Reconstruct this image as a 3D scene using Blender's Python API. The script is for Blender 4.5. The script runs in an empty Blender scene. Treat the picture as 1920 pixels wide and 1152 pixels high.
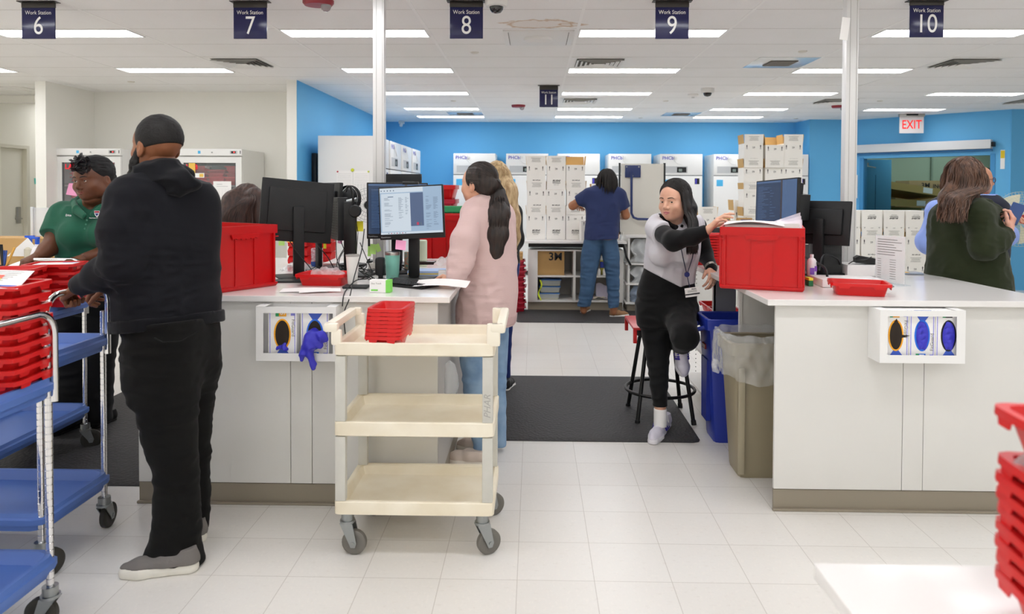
EXPOSURE = 0.5
import bpy, bmesh, math, random
import numpy as np
from mathutils import Vector, Matrix, Euler
random.seed(7)
PI = math.pi
COL = bpy.context.scene.collection
scn = bpy.context.scene

# ---------------------------------------------------------------- camera
F_PX, CX, CY, YAW, PITCH, ROLL, EYE = 1336.03, 974.31, 384.3, .0202, .0206, .0042, 1.54
CEIL = 2.8395
_f = Vector((-math.sin(YAW)*math.cos(PITCH), math.cos(YAW)*math.cos(PITCH), -math.sin(PITCH)))
_r = Vector((math.cos(YAW), math.sin(YAW), 0)); _u = _r.cross(_f)
_r2 = _r*math.cos(ROLL)+_u*math.sin(ROLL); _u2 = -_r*math.sin(ROLL)+_u*math.cos(ROLL)
cam_d = bpy.data.cameras.new('camera'); cam = bpy.data.objects.new('camera', cam_d); COL.objects.link(cam)
cam.matrix_world = Matrix(((_r2.x, _u2.x, -_f.x, 0), (_r2.y, _u2.y, -_f.y, 0), (_r2.z, _u2.z, -_f.z, EYE), (0, 0, 0, 1)))
cam_d.sensor_width = 36; cam_d.lens = F_PX/1920*36
cam_d.shift_x = -(CX-960)/1920; cam_d.shift_y = -(576-CY)/1920
cam_d.clip_start = .05; cam_d.clip_end = 100
cam_d.dof.use_dof = True; cam_d.dof.focus_distance = 4.4; cam_d.dof.aperture_fstop = 3.2
scn.camera = cam

def at(px, py, y):
    "world point seen at photo pixel (px,py) at distance y into the room"
    d = _r2*((px-CX)/F_PX)-_u2*((py-CY)/F_PX)+_f
    t = y/d.y
    return Vector((d.x*t, y, EYE+d.z*t))
def on(px, py, z=0.):
    d = _r2*((px-CX)/F_PX)-_u2*((py-CY)/F_PX)+_f
    t = (z-EYE)/d.z
    return Vector((d.x*t, d.y*t, z))

# ---------------------------------------------------------------- materials
def lin(c):
    if isinstance(c, str):
        c = [int(c[i:i+2], 16)/255 for i in (0, 2, 4)]
    return tuple(((v/12.92) if v <= .04045 else ((v+.055)/1.055)**2.4) for v in c)+(1,)
MATS = {}
def mat(name, col='cccccc', rough=.5, metal=0, spec=.5, emit=0, alpha=1, trans=0, ior=1.45, bump=0, bscale=40, var=0, vscale=6, stretch=None, coat=0, sheen=0, bdist=.002, var2=None, sss=0):
    if name in MATS: return MATS[name]
    m = bpy.data.materials.new(name); m.use_nodes = True
    nt = m.node_tree; b = nt.nodes['Principled BSDF']
    c = lin(col)
    b.inputs['Base Color'].default_value = c; b.inputs['Roughness'].default_value = rough
    b.inputs['Metallic'].default_value = metal; b.inputs['Specular IOR Level'].default_value = spec
    b.inputs['IOR'].default_value = ior; b.inputs['Alpha'].default_value = alpha
    b.inputs['Transmission Weight'].default_value = trans; b.inputs['Coat Weight'].default_value = coat
    if sheen: b.inputs['Sheen Weight'].default_value = sheen
    if sss:
        b.inputs['Subsurface Weight'].default_value = sss; b.inputs['Subsurface Radius'].default_value = (.01, .004, .002)
        b.inputs['Subsurface Scale'].default_value = .5
    if emit:
        if name.startswith('screen'): b.inputs['Base Color'].default_value = tuple(v*.06 for v in c[:3])+(1,)
        b.inputs['Emission Color'].default_value = c; b.inputs['Emission Strength'].default_value = emit
    m.diffuse_color = c
    if bump or var:
        tc = nt.nodes.new('ShaderNodeTexCoord'); mp = nt.nodes.new('ShaderNodeMapping')
        nt.links.new(tc.outputs['Object'], mp.inputs['Vector'])
        if stretch: mp.inputs['Scale'].default_value = stretch
    if bump:
        n = nt.nodes.new('ShaderNodeTexNoise'); n.inputs['Scale'].default_value = bscale; n.inputs['Detail'].default_value = 3
        bp = nt.nodes.new('ShaderNodeBump'); bp.inputs['Strength'].default_value = bump; bp.inputs['Distance'].default_value = bdist
        nt.links.new(mp.outputs[0], n.inputs['Vector']); nt.links.new(n.outputs['Fac'], bp.inputs['Height'])
        nt.links.new(bp.outputs[0], b.inputs['Normal'])
    if var:
        n = nt.nodes.new('ShaderNodeTexNoise'); n.inputs['Scale'].default_value = vscale; n.inputs['Detail'].default_value = 5
        mx = nt.nodes.new('ShaderNodeMix'); mx.data_type = 'RGBA'
        rp = nt.nodes.new('ShaderNodeMapRange'); rp.inputs[1].default_value = .35; rp.inputs[2].default_value = .7
        nt.links.new(mp.outputs[0], n.inputs['Vector']); nt.links.new(n.outputs['Fac'], rp.inputs[0])
        nt.links.new(rp.outputs[0], mx.inputs[0])
        c2 = lin(var2) if var2 else tuple(v*(1-var) for v in c[:3])+(1,)
        mx.inputs[6].default_value = c; mx.inputs[7].default_value = c2
        nt.links.new(mx.outputs[2], b.inputs['Base Color'])
    MATS[name] = m
    return m

# ---------------------------------------------------------------- things
def tag(o, label=None, cat=None, group=None, kind=None):
    if label: o['label'] = label
    if cat: o['category'] = cat
    if group: o['group'] = group
    if kind: o['kind'] = kind
    return o
def thing(name, label, cat, loc=(0, 0, 0), rz=0, group=None):
    o = bpy.data.objects.new(name, None); COL.objects.link(o); o.empty_display_size = .1
    o.location = loc; o.rotation_euler = (0, 0, rz)
    return tag(o, label, cat, group)
def dup(root, loc=None, rz=None, label=None, group=None, rot=None):
    r = root.copy(); COL.objects.link(r)
    if loc is not None: r.location = loc
    if rz is not None: r.rotation_euler = (0, 0, rz)
    if rot is not None: r.rotation_euler = rot
    if label: r['label'] = label
    if group: r['group'] = group
    def rec(a, b):
        for ch in list(a.children):
            c = ch.copy(); COL.objects.link(c); c.parent = b; rec(ch, c)
    rec(root, r)
    return r

class MB:
    "mesh builder"
    def __init__(s): s.v = []; s.f = []; s.m = []
    def add(s, vs, fs, mi=0, M=None):
        n = len(s.v)
        if M is not None: vs = [M @ Vector(v) for v in vs]
        s.v += [tuple(v) for v in vs]; s.f += [tuple(i+n for i in f) for f in fs]; s.m += [mi]*len(fs)
        return s
    def box(s, x0, x1, y0, y1, z0, z1, bev=0, mi=0, M=None, seg=2):
        if x0 > x1: x0, x1 = x1, x0
        if y0 > y1: y0, y1 = y1, y0
        if z0 > z1: z0, z1 = z1, z0
        if bev <= 0:
            vs = [(x, y, z) for x in (x0, x1) for y in (y0, y1) for z in (z0, z1)]
            return s.add(vs, [(0, 1, 3, 2), (4, 6, 7, 5), (0, 4, 5, 1), (2, 3, 7, 6), (0, 2, 6, 4), (1, 5, 7, 3)], mi, M)
        bm = bmesh.new(); bmesh.ops.create_cube(bm, size=1)
        for v in bm.verts:
            v.co = ((x0+x1)/2+v.co.x*(x1-x0), (y0+y1)/2+v.co.y*(y1-y0), (z0+z1)/2+v.co.z*(z1-z0))
        bmesh.ops.bevel(bm, geom=list(bm.edges), offset=min(bev, .49*min(x1-x0, y1-y0, z1-z0)), segments=seg, profile=.6, affect='EDGES')
        s.bm(bm, mi, M); bm.free(); return s
    def bm(s, bm, mi=0, M=None):
        bm.verts.ensure_lookup_table(); bm.verts.index_update()
        return s.add([v.co.copy() for v in bm.verts], [[v.index for v in f.verts] for f in bm.faces], mi, M)
    def cyl(s, a, b, r, r2=None, seg=16, mi=0, caps=True, M=None):
        a = Vector(a); b = Vector(b); r2 = r if r2 is None else r2
        d = (b-a).normalized(); q = d.orthogonal().normalized(); w = d.cross(q)
        vs = []
        for p, rr in ((a, r), (b, r2)):
            for i in range(seg):
                t = 2*PI*i/seg; vs.append(p+q*math.cos(t)*rr+w*math.sin(t)*rr)
        fs = [(i, (i+1) % seg, seg+(i+1) % seg, seg+i) for i in range(seg)]
        if caps: fs += [tuple(range(seg-1, -1, -1)), tuple(range(seg, 2*seg))]
        return s.add(vs, fs, mi, M)
    def tube(s, pts, r, seg=8, mi=0, M=None, closed=False, rs=None):
        pts = [Vector(p) for p in pts]; n = len(pts); vs = []; q = None
        for i, p in enumerate(pts):
            a = pts[(i-1) % n] if (closed or i > 0) else pts[i]; b = pts[(i+1) % n] if (closed or i < n-1) else pts[i]
            d = (b-a).normalized()
            if q is None: q = d.orthogonal().normalized()
            q = (q-d*q.dot(d)).normalized(); w = d.cross(q)
            rr = rs[i] if rs else r
            for k in range(seg):
                t = 2*PI*k/seg; vs.append(p+q*math.cos(t)*rr+w*math.sin(t)*rr)
        fs = []
        for i in range(n if closed else n-1):
            j = (i+1) % n
            for k in range(seg):
                l = (k+1) % seg; fs.append((i*seg+k, i*seg+l, j*seg+l, j*seg+k))
        if not closed: fs += [tuple(range(seg-1, -1, -1)), tuple(range((n-1)*seg, n*seg))]
        return s.add(vs, fs, mi, M)
    def lathe(s, prof, seg=24, mi=0, M=None, cap=True):
        vs = []
        for r, z in prof:
            for i in range(seg):
                t = 2*PI*i/seg; vs.append((r*math.cos(t), r*math.sin(t), z))
        fs = []
        for j in range(len(prof)-1):
            for i in range(seg):
                k = (i+1) % seg; fs.append((j*seg+i, j*seg+k, (j+1)*seg+k, (j+1)*seg+i))
        if cap: fs += [tuple(range(seg-1, -1, -1)), tuple(range((len(prof)-1)*seg, len(prof)*seg))]
        return s.add(vs, fs, mi, M)
    def prism(s, poly, d0, d1, axis='z', mi=0, M=None):
        n = len(poly)
        def P(a, b, d): return {'z': (a, b, d), 'y': (a, d, b), 'x': (d, a, b)}[axis]
        vs = [P(a, b, d0) for a, b in poly]+[P(a, b, d1) for a, b in poly]
        fs = [tuple(range(n-1, -1, -1)), tuple(range(n, 2*n))]+[(i, (i+1) % n, n+(i+1) % n, n+i) for i in range(n)]
        return s.add(vs, fs, mi, M)
    def quad(s, a, b, c, d, mi=0, M=None): return s.add([a, b, c, d], [(0, 1, 2, 3)], mi, M)
    def grid(s, fn, nu, nv, mi=0, M=None):
        vs = [fn(i/nu, j/nv) for i in range(nu+1) for j in range(nv+1)]
        fs = [(i*(nv+1)+j, (i+1)*(nv+1)+j, (i+1)*(nv+1)+j+1, i*(nv+1)+j+1) for i in range(nu) for j in range(nv)]
        return s.add(vs, fs, mi, M)
    def build(s, name, mats, parent=None, smooth=40, loc=None, rot=None, fixn=True):
        me = bpy.data.meshes.new(name); me.from_pydata(s.v, [], s.f)
        if not isinstance(mats, (list, tuple)): mats = [mats]
        for m in mats: me.materials.append(m)
        if len(mats) > 1: me.polygons.foreach_set('material_index', s.m)
        if fixn:
            bm = bmesh.new(); bm.from_mesh(me); bmesh.ops.recalc_face_normals(bm, faces=bm.faces); bm.to_mesh(me); bm.free()
        me.update()
        if smooth:
            me.shade_smooth(); me.set_sharp_from_angle(angle=math.radians(smooth))
        o = bpy.data.objects.new(name, me); COL.objects.link(o)
        if parent: o.parent = parent
        if loc is not None: o.location = loc
        if rot is not None: o.rotation_euler = rot
        return o

def Rz(a): return Matrix.Rotation(a, 4, 'Z')
def T(x, y=None, z=None): return Matrix.Translation((x, y, z) if y is not None else x)
def frame(o, x, y, z): 
    x, y, z = Vector(x), Vector(y), Vector(z)
    return Matrix(((x.x, y.x, z.x, o[0]), (x.y, y.y, z.y, o[1]), (x.z, y.z, z.z, o[2]), (0, 0, 0, 1)))

# lettering -> mesh (built-in font), lies in local x (reading) / z (up), faces -y
_TC = {}
def text_geo(txt, size, bold=0.0, shear=0):
    k = (txt, bold, shear)
    if k not in _TC:
        cu = bpy.data.curves.new('lettering', 'FONT'); cu.body = txt; cu.size = 1; cu.align_x = 'CENTER'; cu.align_y = 'CENTER'
        cu.resolution_u = 5 if len(txt) < 3 else 2; cu.offset = bold; cu.shear = shear; cu.space_line = 1.0
        ob = bpy.data.objects.new('lettering', cu); COL.objects.link(ob)
        dg = bpy.context.evaluated_depsgraph_get(); dg.update()
        me = bpy.data.meshes.new_from_object(ob.evaluated_get(dg))
        _TC[k] = ([v.co.copy() for v in me.vertices], [tuple(p.vertices) for p in me.polygons])
        bpy.data.objects.remove(ob); bpy.data.curves.remove(cu); bpy.data.meshes.remove(me)
    vs, fs = _TC[k]
    return vs, fs
def put_text(mb, txt, size, M, mi=0, bold=0.0, sx=1, shear=0):
    "M maps (x right, z up, y into the surface)"
    vs, fs = text_geo(txt, size, bold, shear)
    mb.add([(v.x*size*sx, 0, v.y*size) for v in vs], fs, mi, M)
FACE_Y = Matrix.Identity(4)   # faces -y
def FACE(o, rz=0, roll=0): return T(o[0], o[1], o[2]) @ Rz(rz) @ Matrix.Rotation(roll, 4, 'Y')
# ================================================================ SETTING
class NT:
    def __init__(s, name, rough=.5):
        s.m = bpy.data.materials.new(name); s.m.use_nodes = True; s.t = s.m.node_tree; s.b = s.t.nodes['Principled BSDF']
        s.b.inputs['Roughness'].default_value = rough; MATS[name] = s.m
        s.tc = s.t.nodes.new('ShaderNodeTexCoord').outputs['Object']
    def n(s, typ, **kw):
        n = s.t.nodes.new(typ)
        for k, v in kw.items(): setattr(n, k, v)
        return n
    def L(s, a, b):
        if hasattr(a, 'links') or isinstance(a, bpy.types.NodeSocket): s.t.links.new(a, b)
        else: b.default_value = a
    def math(s, op, a, b=0.):
        n = s.n('ShaderNodeMath', operation=op); s.L(a, n.inputs[0]); s.L(b, n.inputs[1]); return n.outputs[0]
    def xyz(s, v=None):
        n = s.n('ShaderNodeSeparateXYZ'); s.L(v or s.tc, n.inputs[0]); return n.outputs
    def comb(s, a, b, c=0.):
        n = s.n('ShaderNodeCombineXYZ'); s.L(a, n.inputs[0]); s.L(b, n.inputs[1]); s.L(c, n.inputs[2]); return n.outputs[0]
    def mix(s, f, a, b):
        n = s.n('ShaderNodeMix', data_type='RGBA'); s.L(f, n.inputs[0])
        for v, i in ((a, 6), (b, 7)):
            if isinstance(v, str): v = lin(v)
            s.L(v, n.inputs[i])
        return n.outputs[2]
    def noise(s, scale, detail=3, vec=None, sc=None):
        n = s.n('ShaderNodeTexNoise'); n.inputs['Scale'].default_value = scale; n.inputs['Detail'].default_value = detail
        v = vec or s.tc
        if sc:
            mp = s.n('ShaderNodeMapping'); mp.inputs['Scale'].default_value = sc; s.L(v, mp.inputs['Vector']); v = mp.outputs[0]
        s.L(v, n.inputs['Vector']); return n.outputs['Fac']
    def rng(s, f, a, b, c=0., d=1.):
        n = s.n('ShaderNodeMapRange'); s.L(f, n.inputs[0])
        for i, v in enumerate((a, b, c, d)): n.inputs[i+1].default_value = v
        return n.outputs[0]
    def col(s, v): s.L(lin(v) if isinstance(v, str) else v, s.b.inputs['Base Color'])
    def bump(s, h, st=.3, dist=.002):
        n = s.n('ShaderNodeBump'); n.inputs['Strength'].default_value = st; n.inputs['Distance'].default_value = dist
        s.L(h, n.inputs['Height']); s.L(n.outputs[0], s.b.inputs['Normal'])

FT = .3048
# vinyl tile floor
k = NT('vinyl tile', .22)
X, Y_, Z_ = k.xyz()
u = k.math('DIVIDE', k.math('ADD', X, .0598+30*FT), FT); v = k.math('DIVIDE', k.math('ADD', Y_, -4.0012+30*FT), FT)
def edge(a, w):
    fr = k.math('FRACT', a); d = k.math('ABSOLUTE', k.math('SUBTRACT', fr, .5))
    return k.math('GREATER_THAN', d, .5-w)
line = k.math('MAXIMUM', edge(u, .0045), edge(v, .0045))
wn = k.n('ShaderNodeTexWhiteNoise', noise_dimensions='3D'); k.L(k.comb(k.math('FLOOR', u), k.math('FLOOR', v)), wn.inputs[0])
base = k.mix(k.math('MULTIPLY', wn.outputs['Value'], .5), 'e1dfdb', 'dad7d2')
base = k.mix(k.rng(k.noise(1.3, 4), .4, .7, 0, .5), base, 'dcd7d0')
sp = k.rng(k.noise(90, 2, sc=(1, .45, 1)), .56, .68); base = k.mix(k.math('MULTIPLY', sp, .22), base, 'ece7e0')
sp2 = k.rng(k.noise(60, 3, sc=(.6, 1.2, 1)), .6, .72); base = k.mix(k.math('MULTIPLY', sp2, .2), base, 'c3bbb0')
base = k.mix(k.math('MULTIPLY', line, .55), base, '9c948a')
k.col(base); k.b.inputs['Roughness'].default_value = .3
k.bump(k.math('MULTIPLY', line, -.5), .15, .002)
k.b.inputs['Specular IOR Level'].default_value = .45
# ceiling board
k = NT('ceiling board', .9)
base = k.mix(k.rng(k.noise(2.2, 3), .35, .7), 'f1f0ef', 'eeedeb')
base = k.mix(k.math('MULTIPLY', k.rng(k.noise(260, 2), .55, .66), .35), base, 'dcd9d5')
X, Y_, Z_ = k.xyz()
def stain(cx, cy, rx, ry, base, seed):
    nz = k.noise(9, 4); w = k.math('MULTIPLY', k.math('SUBTRACT', nz, .5), 1.5)
    dx = k.math('DIVIDE', k.math('SUBTRACT', X, cx), rx); dy = k.math('DIVIDE', k.math('SUBTRACT', Y_, cy), ry)
    d = k.math('ADD', k.math('SQRT', k.math('ADD', k.math('MULTIPLY', dx, dx), k.math('MULTIPLY', dy, dy))), w)
    ring = k.rng(k.math('ABSOLUTE', k.math('SUBTRACT', d, 1.)), .24, .04)
    ins = k.math('MULTIPLY', k.rng(d, 1.05, .8), .16)
    f = k.math('MAXIMUM', k.math('MULTIPLY', ring, .65), ins)
    return k.mix(f, base, 'c0996a')
base = stain(.04, 5.6, .24, .13, base, 1)
base = stain(.30, 5.62, .09, .05, base, 2)
k.col(base); k.bump(k.noise(300, 2), .25, .001)

def paint(name, c, sc=60): return mat(name, c, .55, bump=.12, bscale=sc, bdist=.0008)
M_WHITEWALL = paint('white wall paint', 'efeee8'); M_CREAM = paint('cream wall paint', 'f2efe3')
M_BLUE = paint('blue wall paint', '63b3e4'); M_TBAR = mat('ceiling bar', 'f2f1ef', .5)
M_GREENWALL = paint('pale green wall paint', '93a596')

def struct(name, mb, m, smooth=None):
    o = mb.build(name, m, None, smooth); o['kind'] = 'structure'; return o

b = MB(); b.box(-9, 11, -7, 20, -.1, 0); struct('floor', b, MATS['vinyl tile'])
# ceiling with exposed grid bars
b = MB(); b.box(-9, 16, -7, 17.6, CEIL, CEIL+.12)
X0, Y0 = -3.3105, 5.1474
def inside(x, y): return True
for i in range(-4, 12):
    x = X0+4*FT*i; b.box(x-.012, x+.012, -7, 15, CEIL-.002, CEIL+.004, mi=1)
for i in range(-14, 16):
    y = Y0+2*FT*i; b.box(-9, 11, y-.0035, y+.0035, CEIL-.0005, CEIL+.004, mi=2)
struct('ceiling', b, [MATS['ceiling board'], M_TBAR, mat('ceiling joint', 'c3c0bb', .8)])
# walls
def wall(name, pts, z0, z1, th, m, extra=None):
    b = MB()
    for (ax, ay), (bx, by) in zip(pts[:-1], pts[1:]):
        d = Vector((bx-ax, by-ay, 0)); L = d.length; a = math.atan2(d.y, d.x)
        b.box(0, L, 0, th, z0, z1, M=T(ax, ay, 0) @ Rz(a))
    return struct(name, b, m)
wall('wall_back', [(-2.83, 13.62), (4.94, 13.62)], 0, CEIL, .12, M_BLUE)
wall('wall_back_right', [(4.94, 13.62), (4.97, 12.99), (5.84, 13.06)], 0, CEIL, .12, M_BLUE)
# partition between the alcove and the blue bay
b = MB(); b.box(-2.95, -2.832, 8.45, 13.62, 0, CEIL, mi=0); b.box(-2.832, -2.826, 8.455, 13.62, 0, CEIL, mi=1)
struct('wall_left_bay', b, [M_WHITEWALL, M_BLUE])
b = MB(); b.box(-5.93, -2.95, 9.51, 9.63, 0, CEIL); struct('wall_alcove_back', b, M_WHITEWALL)
b = MB(); b.box(-6.06, -5.93, 8.55, 9.63, 0, CEIL); struct('wall_alcove_left', b, M_WHITEWALL)
# corridor beyond the alcove wall
b = MB(); b.box(-7.75, -7.55, -7, 9.95, 0, CEIL); b.box(-7.75, -7.55, 10.52, 15, 0, CEIL); b.box(-7.75, -7.55, 9.95, 10.52, 2.17, CEIL)
struct('wall_left', b, M_CREAM)
b = MB(); b.box(-7.75, -5.9, 12.2, 12.3, 0, CEIL); struct('wall_corridor_end', b, M_CREAM)
b = MB(); b.box(-7.75, 10.2, -7.1, -7, 0, CEIL); struct('wall_front', b, M_WHITEWALL)
b = MB(); b.box(9.2, 9.35, -7.1, 11.4, 0, CEIL); struct('wall_right', b, M_WHITEWALL)
wall('wall_right_end', [(7.46, 11.32), (9.3, 11.32)], 0, CEIL, .12, M_BLUE)
b = MB(); b.box(-7.55, -6.06, 9.82, 9.9, CEIL-.11, CEIL-.003); struct('trim_1', b, M_WHITEWALL)
# door in the cream wall
b = MB(); b.box(-7.62, -7.545, 10.46, 10.52, 0, 2.17, .004); b.box(-7.62, -7.545, 9.4, 10.46, 2.12, 2.17, .004); struct('trim_2', b, mat('cream frame paint', 'ddd9ca', .4))
b = MB(); b.box(-7.66, -7.61, 9.5, 10.46, 0.01, 2.12, .003); dr = struct('door_1', b, mat('cream door paint', 'e7e4d8', .35))
hb = MB(); hb.box(-7.612, -7.595, 10.31, 10.40, 1.02, 1.26, .01); hb.cyl((-7.6, 10.35, 1.09), (-7.55, 10.35, 1.09), .012); hb.box(-7.56, -7.54, 10.22, 10.36, 1.08, 1.10, .008)
hb.build('door_handle', mat('brushed steel', 'b5b3ae', .3, 1), dr)
# angled door wall on the right, with an automatic sliding door opening
A = Vector((5.84, 13.06, 0)); B = Vector((7.463, 11.339, 0)); L = (B-A).length; ang = math.atan2(B.y-A.y, B.x-A.x)
MW = T(A) @ Rz(ang)
def onwall(px, py):    # local (s,z) on the angled wall face seen at a pixel
    d = _r2*((px-CX)/F_PX)-_u2*((py-CY)/F_PX)+_f
    n = Vector((-(B-A).y, (B-A).x, 0)).normalized(); t = (A-Vector((0, 0, EYE))).dot(n)/d.dot(n)
    P = Vector((0, 0, EYE))+d*t; return ((P-A).dot((B-A).normalized()), P.z)
s0 = onwall(1612, 320)[0]; s1 = onwall(1866, 320)[0]; ztop = onwall(1740, 292)[1]
b = MB(); b.box(0, s0, 0, .14, 0, CEIL, M=MW); b.box(s1, L, 0, .14, 0, CEIL, M=MW); b.box(s0, s1, 0, .14, ztop-.02, CEIL, M=MW)
struct('wall_back_door', b, M_BLUE)
hz0 = onwall(1862, 279)[1]; hz1 = onwall(1862, 262)[1]; hs1 = onwall(1862, 270)[0]
b = MB(); b.box(-.1, hs1, -.13, -.002, hz0, hz1, .008, M=MW)
hd = thing('sliding_door_header', 'long white header box of the sliding door below the exit sign', 'door header')
b.build('cover', mat('white aluminium', 'd9dadb', .35), hd)
b = MB(); b.box(-.1, hs1-.0, -.05, -.004, hz0-.035, hz0-.002, M=MW); b.build('track', mat('blue steel', '2d74ab', .4), hd)
b = MB(); b.box(hs1+.001, hs1+.04, -.11, -.01, hz0+.03, hz1-.04, .004, M=MW); b.build('end_cap', mat('black plastic', '101113', .5), hd)
# jamb trims + glass pane of the door
b = MB(); b.box(s0, s0+.07, -.01, .15, 0, ztop, .004, M=MW); b.box(s1-.07, s1, -.01, .15, 0, ztop, .004, M=MW)
struct('trim_3', b, mat('blue frame paint', '3f8fc6', .4))
b = MB(); b.box(s0+.07, s1-.07, .06, .068, .02, ztop-.02, M=MW)
struct('window_1', b, mat('green tinted glass', 'dcebe3', .02, trans=1, ior=1.05, spec=.4))
# room beyond the door
b = MB(); b.box(5.6, 16, 17.4, 17.5, 0, CEIL); b.box(13.5, 13.6, 11.4, 17.4, 0, CEIL); b.box(5.2, 5.3, 13.2, 17.5, 0, CEIL); b.box(9.3, 13.6, 11.32, 11.42, 0, CEIL); struct('wall_store', b, M_GREENWALL)
b = MB(); b.add([(5.95, 13.25, .002), (7.6, 11.6, .002), (12, 11.6, .002), (12, 17.4, .002), (5.3, 17.4, .002), (5.3, 13.3, .002)], [(0, 1, 2, 3, 4, 5)])
struct('trim_4', b, mat('green epoxy floor', '5d6f68', .3))
# blue half-open door leaf inside
p1 = at(1612, 300, 13.6); 
dl = thing('steel_door', 'open light blue steel door leaf behind the sliding door glass', 'door', (at(1617, 400, 13.3).x, 13.3, 0), -.12)
w = (1644-1617)*13.6/1336
b = MB(); b.box(0, w+.22, 0, .05, .02, 2.13, .004); b.build('leaf', mat('light blue steel', '6fb9dc', .45), dl)
b = MB(); b.box(w*.80, w*.82, -.004, .0, .5, 1.85); b.build('edge_seam', mat('dark blue line', '1f4e74', .5), dl)
b = MB(); b.prism([(w*.55, 1.05), (w*.72, 1.05), (w*.64, 1.2)], -.004, -.001, 'y'); b.build('warning_sticker', mat('yellow sticker', 'e0c21e', .5), dl)
b = MB(); b.cyl((0, -.05, 2.02), (w*.75, -.05, 1.98), .012); b.box(-.05, .08, -.06, 0, 2.0, 2.07); b.build('door_closer', MATS['brushed steel'], dl)
b = MB(); b.box(-.11, -.0, -.06, .0, 0, 2.3, .005); b.tube([(-.05, -.06, 1.5), (-.09, -.09, 1.38), (-.04, -.09, 1.25), (-.05, -.06, 1.12)], .012); b.build('jamb', mat('worn jamb', '9b938a', .4, .5), dl)

# ---------------- lights
M_EM = mat('light diffuser', 'fbfcff', .5, emit=9)
lb = thing('ceiling_light', 'x', 'ceiling light', (0, 0, 0), 0, 'linear ceiling lights')
b = MB(); w, d = 4*FT-.05, FT-.045
b.box(-w/2, w/2, -d/2, d/2, CEIL-.004, CEIL-.0005); dif = b.build('diffuser', M_EM, lb)
b = MB()
for (x0, x1, y0, y1) in ((-w/2-.012, w/2+.012, -d/2-.012, -d/2), (-w/2-.012, w/2+.012, d/2, d/2+.012), (-w/2-.012, -w/2, -d/2, d/2), (w/2, w/2+.012, -d/2, d/2)):
    b.box(x0, x1, y0, y1, CEIL-.008, CEIL-.0005)
b.build('frame', mat('light frame', 'eeeeec', .4), lb)
ordn = ['nearest', 'second', 'third', 'fourth', 'fifth', 'rearmost']
colw = {-3: 'far left', -1: 'left', 1: 'middle left', 3: 'middle', 5: 'right', 7: 'far right'}
first = True
for r, rows in ((-17, (-3, -1, 1, 3, 5, 7)), (-14, (-3, -1, 1, 3, 5, 7)), (-11, (-3, -1, 1, 3, 5, 7)), (-8, (-3, -1, 1, 3, 5, 7)), (-5, (-3, -1, 1, 3, 5, 7)), (-2, (-3, -1, 1, 3, 5)), (1, (-1, 1, 3, 5)), (4, (-3, -1, 1, 3, 5)), (7, (1, 3, 5, 7)), (10, (1, 3, 5, 7)), (12, (1, 3, 5))):
    for c in rows:
        x = X0+4*FT*(c+.5); y = Y0+2*FT*r+FT*.5
        vis = r >= 1
        idx = {1: 0, 4: 1, 7: 2, 10: 3, 12: 4}.get(r, 0)
        lab = '%s white strip light in the %s line of ceiling lights' % (['first', 'second', 'third', 'fourth', 'fifth'][idx], colw[c]) if vis else 'unseen white strip light overhead behind the viewpoint'
        g = 'linear ceiling lights' if vis else 'strip lights overhead outside the picture'  # rows out of view follow the grid; rearmost added for more frontal light
        if first: lb.location = (x, y, 0); lb['label'] = lab; lb['group'] = g; first = False
        else: dup(lb, (x, y, 0), label=lab, group=g)
# corridor lamps + added store lamps
for x, y, z, l in ((-7.0, 6.2, 0, 'strip light over the far left door'), (-7.0, 11.0, 0, 'strip light at the end of the left corridor')): dup(lb, (x, y, 0), label=l, group='corridor strip lights')
so = dup(lb, (8.6, 13.7, 0), label='added unseen strip light brightening the store room behind the sliding door', group='added store strip lights')
so['group'] = 'added store strip lights'
for x, y in ((7.35, 12.75), (10.6, 13.7), (7.0, 15.2), (8.8, 15.2), (10.8, 15.2), (7.8, 16.6), (9.8, 16.6)): dup(so, (x, y, 0))  # unseen lamps, added to brighten the store room and its door leaf

# ---------------- ceiling fittings
def sprinkler(x, y, lab, first=[None]):
    if first[0] is None:
        b = MB(); b.lathe([(.04, CEIL), (.04, CEIL-.006), (.03, CEIL-.012), (.001, CEIL-.012)], 20); o = b.build('sprinkler_cover', mat('off white enamel', 'dcd8cf', .4)); o.location = (x, y, 0); first[0] = o
        tag(o, lab, 'sprinkler cover', 'round sprinkler covers in the ceiling')
    else: dup(first[0], (x, y, 0), label=lab)
for x, y, l in ((-757, 6.719, 'behind the left strip lights near work station 7 sign'), (-4.9, 8.587, 'by the top of the white alcove wall'), (-.567, 6.741, 'below the work station 8 sign'), (-1.183, 10.394, 'in the middle left beside the pole'), (-1.49, 12.94, 'nearest the blue back wall on the left'),
                (2.483, 6.685, 'before the right exhaust grille'), (1.892, 10.353, 'beyond the ceiling camera'), (1.892, 12.776, 'nearest the back wall in the middle'), (4.936, 10.313, 'right of the right pole'), (4.651, 12.811, 'by the blue corner at the right')):
    sprinkler(x, y, 'round sprinkler cover '+l)
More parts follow.
